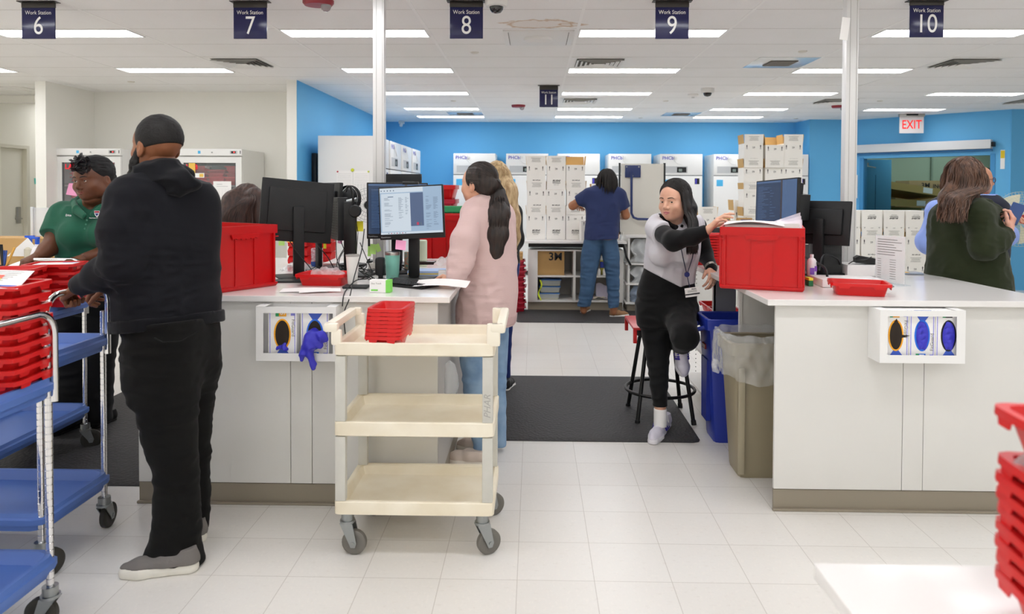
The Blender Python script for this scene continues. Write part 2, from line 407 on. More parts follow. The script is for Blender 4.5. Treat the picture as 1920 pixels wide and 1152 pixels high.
# supply air diffusers (concentric louvres)
def vent(x0, y0, lab, first=[None], W=2*FT, bl=False):
    if first[0] is None:
        t = thing('air_diffuser', lab, 'air vent', (x0, y0, 0), 0, 'square louvred air diffusers')
        b = MB(); b.box(.01, W-.01, .01, W-.01, CEIL-.003, CEIL+.002)
        b.build('panel', mat('vent enamel', 'ebeae7', .4), t)
        b = MB(); b.box(.07, W-.07, .07, W-.07, CEIL-.0045, CEIL-.0032); b.build('throat', mat('vent shadow gap', '77756f', .8), t)
        for i in range(5):
            a = .07+i*.045; q = W-a; b = MB(); h0, h1 = CEIL-.005, CEIL-.022; s = .026
            o = [(a, a), (q, a), (q, q), (a, q)]; n = [(a+s, a+s), (q-s, a+s), (q-s, q-s), (a+s, q-s)]
            for k_ in range(4):
                j = (k_+1) % 4
                b.quad((*n[k_], h0), (*n[j], h0), (*o[j], h1), (*o[k_], h1)); b.quad((*n[k_], h0-.002), (*n[j], h0-.002), (*o[j], h1-.002), (*o[k_], h1-.002))
            b.build('louvre', MATS['vent enamel'], t, smooth=None)
        first[0] = t
    else: dup(first[0], (x0, y0, 0), label=lab)
G = lambda c, r: (X0+4*FT*c, Y0+2*FT*r)
x, y = G(3, 3); vent(x, y, 'square louvred air diffuser in the middle behind the work station 9 sign')
x, y = G(0, 3); vent(-3.30, y, 'square louvred air diffuser above the white alcove at left')
x, y = G(6, 3); vent(x, y, 'square louvred air diffuser at right behind the work station 10 sign')
x, y = G(3, 8); vent(x, y, 'small looking far air diffuser beyond the work station 11 sign')
x, y = G(6, 8); vent(x, y, 'far air diffuser partly hidden by the right pole')
x, y = G(8, 8); vent(x+.3, y, 'far air diffuser over the exit sign at right')
def exhaust(x0, y0, lab, first=[None]):
    if first[0] is None:
        t = thing('exhaust_panel', lab, 'air vent', (x0, y0, 0), 0, 'flat exhaust grille panels')
        b = MB(); b.box(.01, .6, .01, .6, CEIL-.003, CEIL+.002, .001); b.build('panel', mat('satin vent panel', 'dfe2e4', .15, .3), t)
        b = MB(); b.box(.17, .44, .17, .44, CEIL-.012, CEIL-.003, .002); b.build('grille', mat('grey grille', '6b6660', .6), t)
        b = MB()
        for i in range(9): b.box(.18, .43, .185+i*.029, .195+i*.029, CEIL-.015, CEIL-.012)
        b.build('slats', mat('light grille', '8a857d', .5), t); first[0] = t
    else: dup(first[0], (x0, y0, 0), label=lab)
x, y = G(5, 3); exhaust(x-.61, y, 'flat white exhaust grille panel beside the right pole')
x, y = G(2, 11); exhaust(x-.61, y, 'bluish exhaust grille panel far back at middle left')
x, y = G(5, 11); exhaust(x-.61, y, 'bluish exhaust grille panel far back at middle right')
# wifi panel
t = thing('wifi_panel', 'square white ceiling panel with a round access point bulge', 'access point', (.03, 6.09, 0))
b = MB(); b.box(-.29, .29, -.29, .29, CEIL-.012, CEIL+.002, .003); b.build('panel', mat('white plastic', 'e4e3e0', .4), t)
b = MB(); b.box(-.25, -.245, -.25, .25, CEIL-.0135, CEIL-.012); b.box(.245, .25, -.25, .25, CEIL-.0135, CEIL-.012); b.build('vent_slot', mat('grey slot', '77746f', .7), t)
b = MB(); b.lathe([(.125, CEIL-.012), (.12, CEIL-.03), (.09, CEIL-.045), (.001, CEIL-.048)], 32); b.build('access_point', MATS['white plastic'], t)
t = thing('corridor_panel', 'square white panel with round disc in the ceiling above the left corridor', 'access point', (-6.85, 9.3, 0))
b = MB(); b.box(-.29, .29, -.29, .29, CEIL-.012, CEIL+.002, .003); b.build('panel', MATS['white plastic'], t)
b = MB(); b.lathe([(.18, CEIL-.012), (.17, CEIL-.03), (.1, CEIL-.036), (.001, CEIL-.036)], 32); b.build('access_point', MATS['white plastic'], t)
# strobes
def strobe(x, y, lab):
    t = thing('fire_strobe', lab, 'fire alarm strobe', (x, y, 0), 0, 'red ceiling fire strobes')
    b = MB(); b.lathe([(.085, CEIL), (.085, CEIL-.02), (.075, CEIL-.035), (.001, CEIL-.037)], 24, M=Matrix.Scale(1.25, 4, (1, 0, 0))); b.build('housing', mat('red enamel', '96303a', .35), t)
    b = MB(); b.lathe([(.034, CEIL-.03), (.036, CEIL-.05), (.028, CEIL-.068), (.012, CEIL-.078), (.001, CEIL-.079)], 16, M=T(.055, -.01, 0)); b.build('lens', mat('clear lens', 'eef0f2', .08, trans=.7, ior=1.3), t)
    return t
st = strobe(-1.49, 4.9, 'red fire strobe with clear lens near the work station 7 sign'); dup(st, (-.245, 10.9, 0), label='red fire strobe with clear lens left of the work station 11 sign'); dup(st, (4.6, 10.9, 0), label='red fire strobe partly behind the right pole')
def dome(x, y, r, lab):
    t = thing('dome_camera', lab, 'security camera', (x, y, 0))
    b = MB(); b.lathe([(r, CEIL), (r, CEIL-.035*r/.075), (r*.9, CEIL-.05*r/.075), (r*.7, CEIL-.052*r/.075)], 28); b.build('housing', MATS['white plastic'], t)
    b = MB(); b.lathe([(r*.62, CEIL-.052*r/.075), (r*.58, CEIL-.07*r/.075), (r*.4, CEIL-.088*r/.075), (.001, CEIL-.095*r/.075)], 24); b.build('dome', mat('smoked dome', '0d1012', .05, coat=1), t)
dome(-.262, 4.87, .078, 'white dome camera with dark bubble beside the work station 8 sign')
dome(2.19, 9.1, .085, 'white dome camera with dark bubble in the rear half of the ceiling')
b = MB(); b.lathe([(.07, CEIL), (.07, CEIL-.02), (.05, CEIL-.035), (.02, CEIL-.04), (.015, CEIL-.055), (.001, CEIL-.055)], 24); o = b.build('smoke_detector', MATS['white plastic'], loc=(2.13, 9.65, 0)); tag(o, 'round white smoke detector just beyond the rear dome camera', 'smoke detector')
b = MB(); b.box(-.05, .05, -.05, .05, CEIL-.06, CEIL-.002, .008); b.cyl((0, -.03, CEIL-.06), (0, -.06, CEIL-.10), .03); o = b.build('wall_camera', MATS['white plastic'], loc=(-2.5, 13.4, 0)); tag(o, 'tiny white camera in the corner above the blue back wall', 'security camera')

# ---------------- work station signs
M_NAVY = mat('navy sign face', '1d1f4e', .16); M_SIGNW = mat('white sign lettering', 'f0f0ee', .4); M_BRACK = mat('dark sign bracket', '4a4744', .4, .6)
def sign(px0, px1, pyb, y, num, near=True):
    a = at(px0, pyb, y); c = at(px1, pyb, y); w = c.x-a.x; cx = (a.x+c.x)/2; z0 = a.z; H = .215
    t = thing('hanging_sign', 'navy hanging sign reading Work Station %s' % num, 'sign', (cx, y, 0), 0, 'work station signs')
    b = MB(); b.box(-w/2, w/2, -.004, .004, z0, z0+H, .001); b.build('panel', M_NAVY, t)
    b = MB(); b.box(-w/2-.001, w/2+.001, -.007, .007, z0+H, z0+H+.035, .001)
    b.box(-w/2-.02, w/2+.02, -.03, .03, CEIL-.006, CEIL-.001); b.box(-w/2, w/2, -.003, .003, z0+H+.03, CEIL-.004); b.build('bracket', M_BRACK, t)
    b = MB(); put_text(b, 'Work Station', .0385, T(0, -.0055, z0+H-.035), sx=.86); put_text(b, num, .178, T(0, -.0055, z0+.086), sx=.84); b.build('lettering', M_SIGNW, t, smooth=None)
sign(42, 104, 73, 4.92, '6'); sign(438.5, 500.5, 73, 4.92, '7'); sign(843.5, 905.5, 72.5, 4.92, '8'); sign(1228.5, 1291, 73, 4.92, '9'); sign(1705, 1768, 70, 4.92, '10'); sign(1011.5, 1046, 201, 8.85, '11')
# exit sign
ep = at(1709, 232, 12.05)
t = thing('exit_sign', 'edge lit EXIT sign with red letters hanging over the sliding door', 'exit sign', (ep.x, ep.y, 0), -.12)
z1 = at(1709, 219, 12.05).z; z0 = at(1709, 250, 12.05).z; w = (1730-1688)*12.05/1336
b = MB(); b.box(-w/2, w/2, -.008, .008, z0, z1, .002); b.build('panel', mat('acrylic sign panel', 'e6e0e0', .3), t)
b = MB(); b.box(-w/2-.01, w/2+.01, -.03, .03, z1, z1+.055, .003); b.build('housing', mat('aluminium housing', 'b9b8b5', .3, .8), t)
b = MB(); b.box(-.09, .09, -.04, .04, CEIL-.03, CEIL-.001); b.box(-.06, .06, -.02, .02, z1+.05, CEIL-.02); b.build('canopy', mat('black plastic', '101113', .5), t)
b = MB(); put_text(b, 'EXIT', .205, T(.0, -.011, (z0+z1)/2), sx=.74, bold=.01); b.build('lettering', mat('lit red letters', 'e0140e', .5, emit=.55), t, smooth=None)

# power poles from ceiling to counters
def pole(pxl, pxr, pyt, y, lab, z0=1.027):
    a = at(pxl, pyt, y); c = at(pxr, pyt, y); w = c.x-a.x; cx = (a.x+c.x)/2
    t = thing('power_pole', lab, 'power pole', (cx, y, 0))
    b = MB(); b.box(-w/2, w/2, -.032, .032, z0, CEIL, .004); b.build('shaft', mat('aluminium pole', 'dcdcdb', .38, .25), t)
    b = MB(); b.box(-w/2+.022, -w/2+.024, -.0335, -.032, z0, CEIL); b.box(w/2-.012, w/2-.01, -.0335, -.032, z0, CEIL); b.build('groove', mat('pole groove', 'a9a8a5', .4), t)
    b = MB(); b.box(-w/2-.022, w/2+.022, -.055, .055, z0, z0+.035, .004); b.build('base_collar', mat('pole collar', 'cfccc4', .4), t)
pole(701, 722, 250, 4.62, 'white aluminium power pole rising between the left monitors')
pole(1581, 1603.5, 250, 4.60, 'white aluminium power pole on the right counter')
b = MB(); b.box(0, .05, 0, .001, 0, .14); o = b.build('paper_flag', mat('paper', 'f1f0ee', .6), loc=at(1574, 74, 4.5), rot=(0, .12, 0)); tag(o, 'small white paper flag taped to the right pole near the ceiling', 'paper')
# wall bits at left
b = MB(); b.prism([(0, 0), (.05, 0), (.06, .09), (-.01, .09)], 0, .002, 'x'); o = b.build('teal_sticker', mat('teal sticker', '58c9bd', .5), loc=(-7.547, 10.62, 1.60)); tag(o, 'teal sticker on the cream wall beside the far left door', 'sticker')
b = MB(); b.box(0, .006, -.035, .035, 0, .13, .002); b.box(.006, .012, -.01, .01, .05, .08); o = b.build('switch_plate', MATS['brushed steel'], loc=(-7.549, 10.80, 1.45)); tag(o, 'steel switch plate on the cream wall right of the far left door', 'switch')
b = MB(); b.box(0, .3, 0, .002, 0, .42); o = b.build('wall_notice', MATS['paper'], loc=(5.55, 13.02, 1.42)); tag(o, 'white paper notice on the blue wall left of the right pole', 'notice')
b = MB(); b.box(-.03, .03, -.003, 0, 0, .3); b.box(-.028, .028, -.004, -.003, .17, .29, mi=1); o = b.build('door_label', [MATS['paper'], mat('yellow sticker', 'e0c21e', .5)]); o.matrix_world = MW @ T(onwall(1862, 305)[0]+.13, -.003, onwall(1862, 315)[1]-.02); tag(o, 'narrow yellow and white safety label on the sliding door jamb', 'label')
# ================================================================ shared materials
M_LAM = mat('grey white laminate', 'dbdad6', .42, var=.03, vscale=3)
M_LAMG = mat('mid grey laminate', 'b2afaa', .5)
M_TOP = mat('white counter top', 'e9e7e5', .16, spec=.5)
M_EDGE = mat('counter edge band', 'd6d4cf', .3)
M_TAUPE = mat('taupe rubber base', '8e8576', .55)
M_SEAM = mat('dark joint', '4c4a47', .8)
M_RED = mat('red plastic', 'c2090f', .3); M_RED2 = mat('bright red plastic', 'd0181a', .32); M_MAROON = mat('maroon plastic', 'a5182f', .35)
M_BLUEP = mat('blue cart plastic', '5070b4', .42, bump=.1, bscale=200, bdist=.0005)
M_CHROME = mat('chrome', 'e2e2e4', .1, 1); M_ZINC = mat('zinc steel', '9fa3a3', .3, .9); M_WHEEL = mat('grey rubber', '6d6a64', .6); M_HUB = mat('dark wheel core', '24231f', .45)
M_BEIGE = mat('beige cart plastic', 'efe8d6', .5, var=1, vscale=5, var2='e1d6bd', bump=.15, bscale=120, bdist=.0006)
M_BLACK = mat('black plastic', '101113', .5); M_BLK2 = mat('satin black', '0e0f10', .35); M_DKG = mat('dark grey plastic', '202224', .45)
M_MATT = None
M_PAPER = mat('paper', 'f1f0ee', .6); M_WP = mat('white plastic', 'e4e3e0', .4); M_CARD = mat('brown cardboard', 'c09a63', .8, var=.05)
M_CARTON = mat('white carton', 'f5f3ed', .6); M_CARDIN = mat('carton inner', 'c8a368', .8); M_INK = mat('black ink', '26262a', .6); M_INKG = mat('grey ink', '77756f', .6)
M_POLY = mat('clear plastic film', 'eef1f3', .12, alpha=.33, spec=.8, bump=.6, bscale=25, bdist=.01); M_POLY2 = mat('clear acrylic', 'e8eef0', .05, alpha=.22, spec=.8)
M_LENS = mat('yellow note', 'e8e03a', .6); M_PINKN = mat('pink note', 'f5a7cf', .6); M_LIMEN = mat('lime note', 'b6e37a', .6)

def loft(mb, rings, mi=0, capb=True, capt=True, M=None):
    "rings: (x0,x1,y0,y1,z,cut)"
    n = None; vs = []
    for (x0, x1, y0, y1, z, c) in rings:
        pts = [(x0+c, y0), (x1-c, y0), (x1-c*.29, y0+c*.29), (x1, y0+c), (x1, y1-c), (x1-c*.29, y1-c*.29), (x1-c, y1), (x0+c, y1), (x0+c*.29, y1-c*.29), (x0, y1-c), (x0, y0+c), (x0+c*.29, y0+c*.29)]
        n = len(pts); vs += [(x, y, z) for x, y in pts]
    fs = [(j*n+i, j*n+(i+1) % n, (j+1)*n+(i+1) % n, (j+1)*n+i) for j in range(len(rings)-1) for i in range(n)]
    if capb: fs.append(tuple(range(n-1, -1, -1)))
    if capt: fs.append(tuple(range((len(rings)-1)*n, len(rings)*n)))
    mb.add(vs, fs, mi, M)
def shell(mb, L, W, H, taper, t=.003, lip=.012, lipd=.012, c=.02, mi=0, z0=0, M=None):
    "open tub centred at origin: L along x, W along y"
    def R(o, z, cc=c): return (-L/2+o, L/2-o, -W/2+o, W/2-o, z0+z, max(cc, .002))
    loft(mb, [R(taper, 0), R(0+lip*.0+.0, H-.002), R(-lip, H-.002-lipd*.3), R(-lip-.001, H-lipd), R(-lip-.003, H-lipd), R(-lip-.002, H), R(t, H), R(taper+t, t)], mi, True, True, M)

# ---------------- islands
def seam_panels(t, xs, y, z0, z1, names=('panel', 'filler', 'panel')):
    for i in range(len(xs)-1):
        b = MB(); b.box(xs[i]+.0015, xs[i+1]-.0015, y, y+.018, z0, z1, .001); b.build(names[i], M_LAM, t)
def slab(t, poly, z0, z1):
    b = MB(); b.prism(poly, z0, z1); me = b.build('worktop', M_TOP, t, smooth=None)
    m = me.modifiers.new('edge', 'BEVEL'); m.width = .003; m.segments = 2
isl = thing('counter_island', 'left counter island with white worktop and grey white front panels behind the beige cart', 'counter', (0, 0, 0))
slab(isl, [(-2.0, 3.395), (-.402, 3.395), (-.402, 5.3), (-2.0, 5.3)], .997, 1.026)
seam_panels(isl, [-1.93, -1.18, -1.075, -.462], 3.424, .105, .992)
b = MB(); b.box(-1.925, -.462, 3.442, 5.25, .1, .992); b.build('cabinet_body', M_LAMG, isl)
b = MB(); b.box(-1.93, -.465, 3.43, 5.24, 0, .1); b.box(-1.935, -.46, 3.412, 3.43, 0, .012, .004); b.build('toe_kick', M_TAUPE, isl)
isr = thing('counter_island', 'right counter island with white worktop and grey white front panels, bins beside it', 'counter', (0, 0, 0))
slab(isr, [(1.11, 3.39), (2.5, 3.39), (2.47, 4.66), (1.9, 4.69), (1.11, 4.69)], .997, 1.026)
seam_panels(isr, [1.16, 1.771, 1.87, 2.44], 3.431, .105, .994)
b = MB(); b.box(1.9, 2.42, 3.45, 4.6, .1, .992); b.build('cabinet_body', M_LAMG, isr)
b = MB(); b.box(1.162, 2.44, 3.437, 3.449, 0, .1); b.box(1.155, 2.445, 3.418, 3.437, 0, .012, .004); b.box(1.9, 2.42, 3.45, 4.6, 0, .1); b.build('toe_kick', M_TAUPE, isr)
b = MB(); b.box(1.225, 1.9, 4.20, 4.22, 0, .992); b.build('back_panel', M_LAM, isr)
b = MB(); b.box(1.21, 1.225, 4.195, 4.222, 0, .992); b.build('edge_strip', mat('white melamine', 'e6e4e0', .4), isr)
sh = thing('open_shelf_unit', 'open shelf unit with white worktop behind the sitting woman', 'shelf unit', (0, 0, 0))
slab(sh, [(1.11, 4.695), (1.75, 4.695), (1.75, 5.7), (1.11, 5.7)], .997, 1.026)
b = MB(); b.box(1.185, 1.33, 4.70, 4.72, 0, .992); b.build('side_panel', mat('slate laminate', '84858a', .5), sh)
for z in (.09, .38, .62, .97):
    b = MB(); b.box(1.19, 1.6, 4.72, 5.62, z, z+.02, .002); b.build('shelf', MATS['white melamine'], sh)
b = MB(); b.box(1.6, 1.615, 4.72, 5.62, 0, .992); b.build('back', MATS['white melamine'], sh)
b = MB(); b.box(1.18, 1.2, 4.70, 4.722, 0, .994, .002); b.build('edge_strip', MATS['white melamine'], sh)
b = MB()
for i in range(26): b.cyl((1.28, 5.619, .12+i*.033), (1.28, 5.616, .12+i*.033), .004, seg=6); b.cyl((1.5, 5.619, .12+i*.033), (1.5, 5.616, .12+i*.033), .004, seg=6)
b.build('shelf_pin_holes', M_SEAM, sh)

# foreground white table
t = thing('white_table', 'white table corner in the lower right foreground carrying red trays', 'table', (0, 0, 0))
p = on(1526, 1056, .87)
b = MB(); b.box(p.x, p.x+1.1, p.y-1.0, p.y, .842, .87, .003); b.build('tabletop', M_TOP, t)
b = MB(); b.box(p.x+.05, p.x+1.05, p.y-.95, p.y-.05, .70, .84); b.build('apron', M_LAM, t)
for dx in (.07, 1.0):
    for dy in (.07, .9): b = MB(); b.box(p.x+dx-.025, p.x+dx+.025, p.y-dy-.025, p.y-dy+.025, 0, .70, .003); b.build('leg', M_LAM, t)
TBL = p.copy()

# ---------------- glove box holders
def glove_box(parent_loc, rzz, w, ring_hex, size_txt, sz_hex, state, lab, flip=False, torn=False):
    t = thing('glove_box', lab, 'glove box', parent_loc, rzz, None)
    H = .235; D = .07
    b = MB(); b.box(-w/2, w/2, 0, D, 0, H, .001); b.build('carton', M_PAPER, t)
    mr = mat('ring '+ring_hex, ring_hex, .5); mp = mat('glove print violet', '8f8fe6', .5); mn = mat('glove nitrile', '3a38c0', .38, bump=.5, bscale=30, bdist=.004)
    cz = H*.5; rz_ = .073; rx = w*.30
    def oval(a, b2, n=32): return [(a*math.cos(2*PI*i/n), cz+b2*math.sin(2*PI*i/n)) for i in range(n)]
    b = MB(); b.prism(oval(rx, rz_), -.0015, 0, 'y'); b.build('opening_ring', mr, t)
    m_in = mat('box inside', '2a2018', .8)
    b = MB(); b.prism(oval(rx-.007, rz_-.008), -.002, -.0014, 'y'); b.build('opening', m_in if state != 'full' else mn, t)
    if torn:
        b = MB(); b.prism([(rx-.012, cz+.004), (rx+.03, cz), (rx-.01, cz-.012)], -.0022, -.0014, 'y'); b.prism([(-.01, cz+rz_-.01), (.002, cz+rz_+.006), (.01, cz+rz_-.012)], -.0022, -.0014, 'y'); b.build('tear', m_in, t)
    b = MB()
    for xx in (-w*.44, w*.44): b.box(xx-.0015, xx+.0015, -.001, 0, 0, H)
    s = 1 if not flip else -1
    put_text(b, 'FitGuard', .023, T(w*.385, -.0012, cz+s*.03) @ Matrix.Rotation(s*PI/2, 4, 'Y'), mi=1)
    b.box(w*.30, w*.44, -.001, 0, cz+s*.088, cz+s*.112, mi=0)
    b.build('print', [mp, M_INKG], t, smooth=None)
    b = MB(); b.box(-w*.12, w*.14, -.001, 0, cz+s*.084, cz+s*.113, mi=0); b.box(-w*.24, -w*.12, -.001, 0, cz+s*.084, cz+s*.113, mi=1)
    put_text(b, size_txt, .03, T(.0, -.0014, cz+s*.098) @ Matrix.Rotation(s*PI/2, 4, 'Y'), mi=2, bold=.02)
    b.build('size_mark', [mat('size '+sz_hex, sz_hex, .5), mat('size green', '2f9e63', .5), M_PAPER], t, smooth=None)
    # printed gloved hand
    b = MB(); z_ = cz-s*.098
    b.prism([(-.03, z_+s*.0), (-.04, z_-s*.02), (.04, z_-s*.02), (.035, z_), (.012, z_+s*.03), (-.01, z_+s*.03)], -.0012, 0, 'y'); b.build('glove_picture', mat('glove picture blue', '3f5fc4', .5), t)
    if state == 'full':
        rnd = random.Random(int(w*1e4)+len(lab)); b = MB()
        for i in range(5):
            za = cz-.05+i*.024; 
            b.grid(lambda u, v: ((u-.5)*2*(rx-.010)*math.sqrt(max(0, 1-((za-cz+(v-.5)*.03)/rz_)**2)), -.003-.006*math.sin(PI*u)*math.sin(PI*v)-.002*math.sin(u*9+i*2), za+(v-.5)*.03+.006*math.sin(u*4+i*1.7)), 10, 4)
        b.build('gloves', mn, t, smooth=80)
    return t
def holder(x0, x1, z0, z1, yf, yb, wx0, wx1, wz0, wz1, lab):
    t = thing('glove_box_holder', lab, 'glove box holder', (0, 0, 0))
    m = mat('white powder coat', 'ebebea', .35)
    b = MB()
    # front plate with window
    th = .002
    b.box(x0, x1, yf, yf+th, z0, wz0); b.box(x0, x1, yf, yf+th, wz1, z1); b.box(x0, wx0, yf, yf+th, wz0, wz1); b.box(wx1, x1, yf, yf+th, wz0, wz1)
    # sides, bottom, back
    b.box(x0, x0+th, yf+th, yb, z0, z1); b.box(x1-th, x1, yf+th, yb, z0, z1); b.box(x0+th, x1-th, yf+th, yb, z0, z0+th); b.box(x0+th, x1-th, yb-th, yb, z0+th, z1)
    b.build('bracket', m, t, smooth=None)
    b = MB(); b.box(x0+.0, x0+.045, yf+.0, yb, z1, z1+.002); b.box(x1-.045, x1, yf, yb, z1, z1+.002); b.build('top_tab', m, t)
    return t
holder(-1.31, -.93, .728, .985, 3.325, 3.4235, -1.275, -.945, .765, .955, 'white glove box holder with two boxes on the left island front')
g1 = glove_box((-1.19, 3.342, .735), 0, .135, 'f0a71f', 'S', 'f0a71f', 'empty', 'glove box with yellow ringed nearly empty opening on the left island')
g2 = glove_box((-1.035, 3.342, .735), 0, .135, '1f6fe0', 'M', '1f6fe0', 'part', 'glove box with blue glove spilling out on the left island', flip=True)
holder(1.60, 1.99, .748, 1.0-.008, 3.31, 3.4295, 1.635, 1.95, .785, .965, 'white glove box holder with three boxes on the right island front')
glove_box((1.682, 3.33, .755), 0, .118, 'f0a71f', 'S', 'f0a71f', 'empty', 'torn yellow ringed glove box, leftmost in the right holder', torn=True)
glove_box((1.803, 3.33, .755), 0, .118, '1f6fe0', 'M', '1f6fe0', 'full', 'blue ringed glove box in the middle of the right holder', flip=True)
glove_box((1.924, 3.33, .755), 0, .118, '17171c', 'L', '17171c', 'full', 'black ringed glove box, rightmost in the right holder')

# ---------------- carts
def caster(t, x, y, ang, r=.05, z_top=.15, wmat=None):
    b = MB(); c, s = math.cos(ang), math.sin(ang)
    M = T(x, y, 0) @ Rz(ang)
    b.cyl((0, 0, z_top-.03), (0, 0, z_top), .026, seg=14, M=M)
    b.cyl((0, 0, z_top-.04), (0, 0, z_top-.03), .032, seg=14, M=M)
    for sy in (-.02, .02): b.prism([(-.028, z_top-.04), (.028, z_top-.04), (.045, r+.0), (.038, r-.018), (.02, r-.018), (.012, r)], sy-.002, sy+.002, 'y', M=M)
    b.cyl((.03, -.026, r), (.03, .026, r), .008, seg=8, M=M)
    o = b.build('caster_fork', M_ZINC, t)
    b = MB(); Mw = M @ T(.03, 0, r) @ Matrix.Rotation(PI/2, 4, 'X')
    b.lathe([(r*.62, -.013), (r*.8, -.015), (r, -.010), (r, .010), (r*.8, .015), (r*.62, .013)], 28, M=Mw); b.build('wheel', wmat or M_WHEEL, o)
    b = MB(); b.lathe([(.008, -.012), (r*.62, -.008), (r*.62, .008), (.008, .012)], 20, M=Mw); b.build('wheel_hub', M_HUB, o)
def blue_cart(x0, x1, y0, y1, hand, lab, posts=True, ang=0.6):
    t = thing('blue_cart', lab, 'cart', ((x0+x1)/2, (y0+y1)/2, 0), 0)
    hx, hy = (x1-x0)/2, (y1-y0)/2
    for z in (.245, .865):
        b = MB()
        def R(o, zz, c=.05): return (-hx+o, hx-o, -hy+o, hy-o, z+zz, c)
        loft(b, [R(.035, -.055), R(.018, -.05), R(.018, -.028), R(0, -.022), R(0, .0), R(.008, .006), R(.012, .022), R(.026, .022), R(.042, -.018), R(.05, -.02, .02)])
        b.build('shelf', M_BLUEP, t, smooth=25)
    pp = [(-hx+.03, -hy+.03), (hx-.03, -hy+.03), (hx-.03, hy-.03), (-hx+.03, hy-.03)]
    for i, (px_, py_) in enumerate(pp):
        prof = []; z = .13; z2 = .98 if True else .9
        while z < z2:
            prof += [(.0125, z), (.0125, z+.021), (.0112, z+.022), (.0112, z+.0245)]; z += .0254
        b = MB(); b.lathe(prof, 14, M=T(px_, py_, 0)); b.build('post', M_CHROME, t)
        caster(t, px_, py_, ang+i*.5, .055, .15, mat('dark rubber', '34322d', .5))
    if hand == 'x': a, c, out = (hx-.03, -hy+.03), (hx-.03, hy-.03), (.0, 0)
    else: a, c, out = (-hx+.03, hy-.03), (hx-.03, hy-.03), (0, .0)
    A_ = Vector((*a, 0)); C_ = Vector((*c, 0)); d = (C_-A_).normalized(); up = Vector((0, 0, 1))
    pts = [A_+up*.80, A_+up*1.0]
    for k_ in range(7):
        th = k_/6*PI/2; pts.append(A_+up*(1.03+.085*math.sin(th))+d*(.085*(1-math.cos(th))))
    for k_ in range(7):
        th = k_/6*PI/2; pts.append(C_+up*(1.03+.085*math.cos(th))-d*(.085*(1-math.sin(th))))
    pts += [C_+up*1.0, C_+up*.80]
    off = Vector((.022, 0, 0)) if hand == 'x' else Vector((0, .022, 0))
    b = MB(); b.tube([p_+off for p_ in pts], .0125, 14); b.build('handle', M_CHROME, t, smooth=70)
    return t
cB = blue_cart(-2.86, -1.90, 2.705, 3.175, 'x', 'blue two shelf utility cart pushed by the man in black')
cA = blue_cart(-2.62, -1.655, 1.985, 2.46, 'x', 'nearest blue cart at the lower left, with a tall stack of red trays', ang=2.2)
cC = blue_cart(-3.07, -2.615, 3.22, 4.16, 'y', 'blue cart held by the woman in the green polo', ang=-.5)

# beige service cart
t = thing('service_cart', 'beige three shelf plastic service cart in the centre', 'cart', (-.497, 3.15, 0))
hx, hy = .335, .215
def lev(z0, z1, name):
    b = MB(); R = lambda o, z, c=.02: (-hx+o, hx-o, -hy+o, hy-o, z, c)
    loft(b, [R(.012, z0), R(0, z0+.006), R(0, z1-.004), R(.003, z1), R(.016, z1), R(.022, z1-.006), R(.034, z0+.018), R(.045, z0+.014)]); return b.build(name, M_BEIGE, t, smooth=25)
lev(.175, .235, 'shelf'); lev(.507, .57, 'shelf'); lev(.845, .902, 'shelf')
M_POST = mat('worn grey post', 'c9c8c0', .5, var=.08, vscale=14)
for sx in (-1, 1):
    for sy in (-1, 1):
        b = MB(); x = sx*(hx-.027); y = sy*(hy-.02)
        b.box(x-.022, x+.022, y-.017, y+.017, .235, .507, .004); b.box(x-.022, x+.022, y-.017, y+.017, .57, .845, .004); b.build('post', M_POST, t)
        caster(t, sx*(hx-.05), sy*(hy-.035), .3*sx+.2, .052, .175)
    # end handle: raised corner blocks joined by a grip
    b = MB(); xo = sx*(hx-.01)
    for sy in (-1, 1): b.box(xo-.022*1, xo+.022+.012*(sx > 0), sy*hy-.03*(sy > 0), sy*hy+.03*(sy < 0), .89, .985 if sx > 0 else .955, .010)
    if sx < 0:
        b.box(-hx-.042, -hx+.018, -hy-.004, -hy+.036, .945, .982, .012); b.box(-hx-.042, -hx+.018, hy-.036, hy+.004, .945, .982, .012)
        b.box(-hx-.044, -hx-.002, -hy, hy, .945, .982, .014)
    else:
        b.box(hx+.006, hx+.046, -hy, hy, .945, .985, .014)
        b.box(hx-.02, hx+.046, -hy-.002, -hy+.034, .945, .985, .012); b.box(hx-.02, hx+.046, hy-.034, hy+.002, .945, .985, .012)
    b.build('grab_handle', mat('beige plastic plain', 'f0e9d8', .45), t)
b = MB(); M = T(hx-.027, -hy+.0025, .64) @ Matrix.Rotation(-PI/2, 4, 'Y'); put_text(b, 'PHAR', .04, M, shear=.3); b.build('pen_writing', mat('pencil', 'a3a29d', .7), t, smooth=None)

# ---------------- bins
def slim_bin(x0, y0, L, W, H, m, lab, nm, rim_m=None):
    t = thing(nm, lab, 'bin', (x0+L/2, y0+W/2, 0))
    def R(o, z, c=.03, e=0): return (-L/2+o-e, L/2-o+e, -W/2+o*.55-e, W/2-o*.55+e, z, c)
    b = MB(); loft(b, [R(.05, 0), R(.045, .02), R(.005, H-.1), R(.0, H-.07), R(0, H-.07, .03, .014), R(0, H-.005, .03, .018), R(0, H, .03, .014), R(.01, H-.005), R(.055, .03)])
    b.build('body', m, t, smooth=30)
    b = MB(); b.prism([(-W*.17, .05), (-W*.2, H-.16), (W*.2, H-.16), (W*.17, .05)], -L/2-.001, -L/2+.02, 'x', M=Matrix.Rotation(.0, 4, 'Y')); 
    return t
M_BIN = mat('taupe bin plastic', '958b73', .45); M_BINB = mat('royal blue plastic', '2438a0', .35)
tb = slim_bin(1.06, 4.32, .5, .27, .765, M_BINB, 'tall royal blue slim bin under the right worktop', 'recycling_bin')
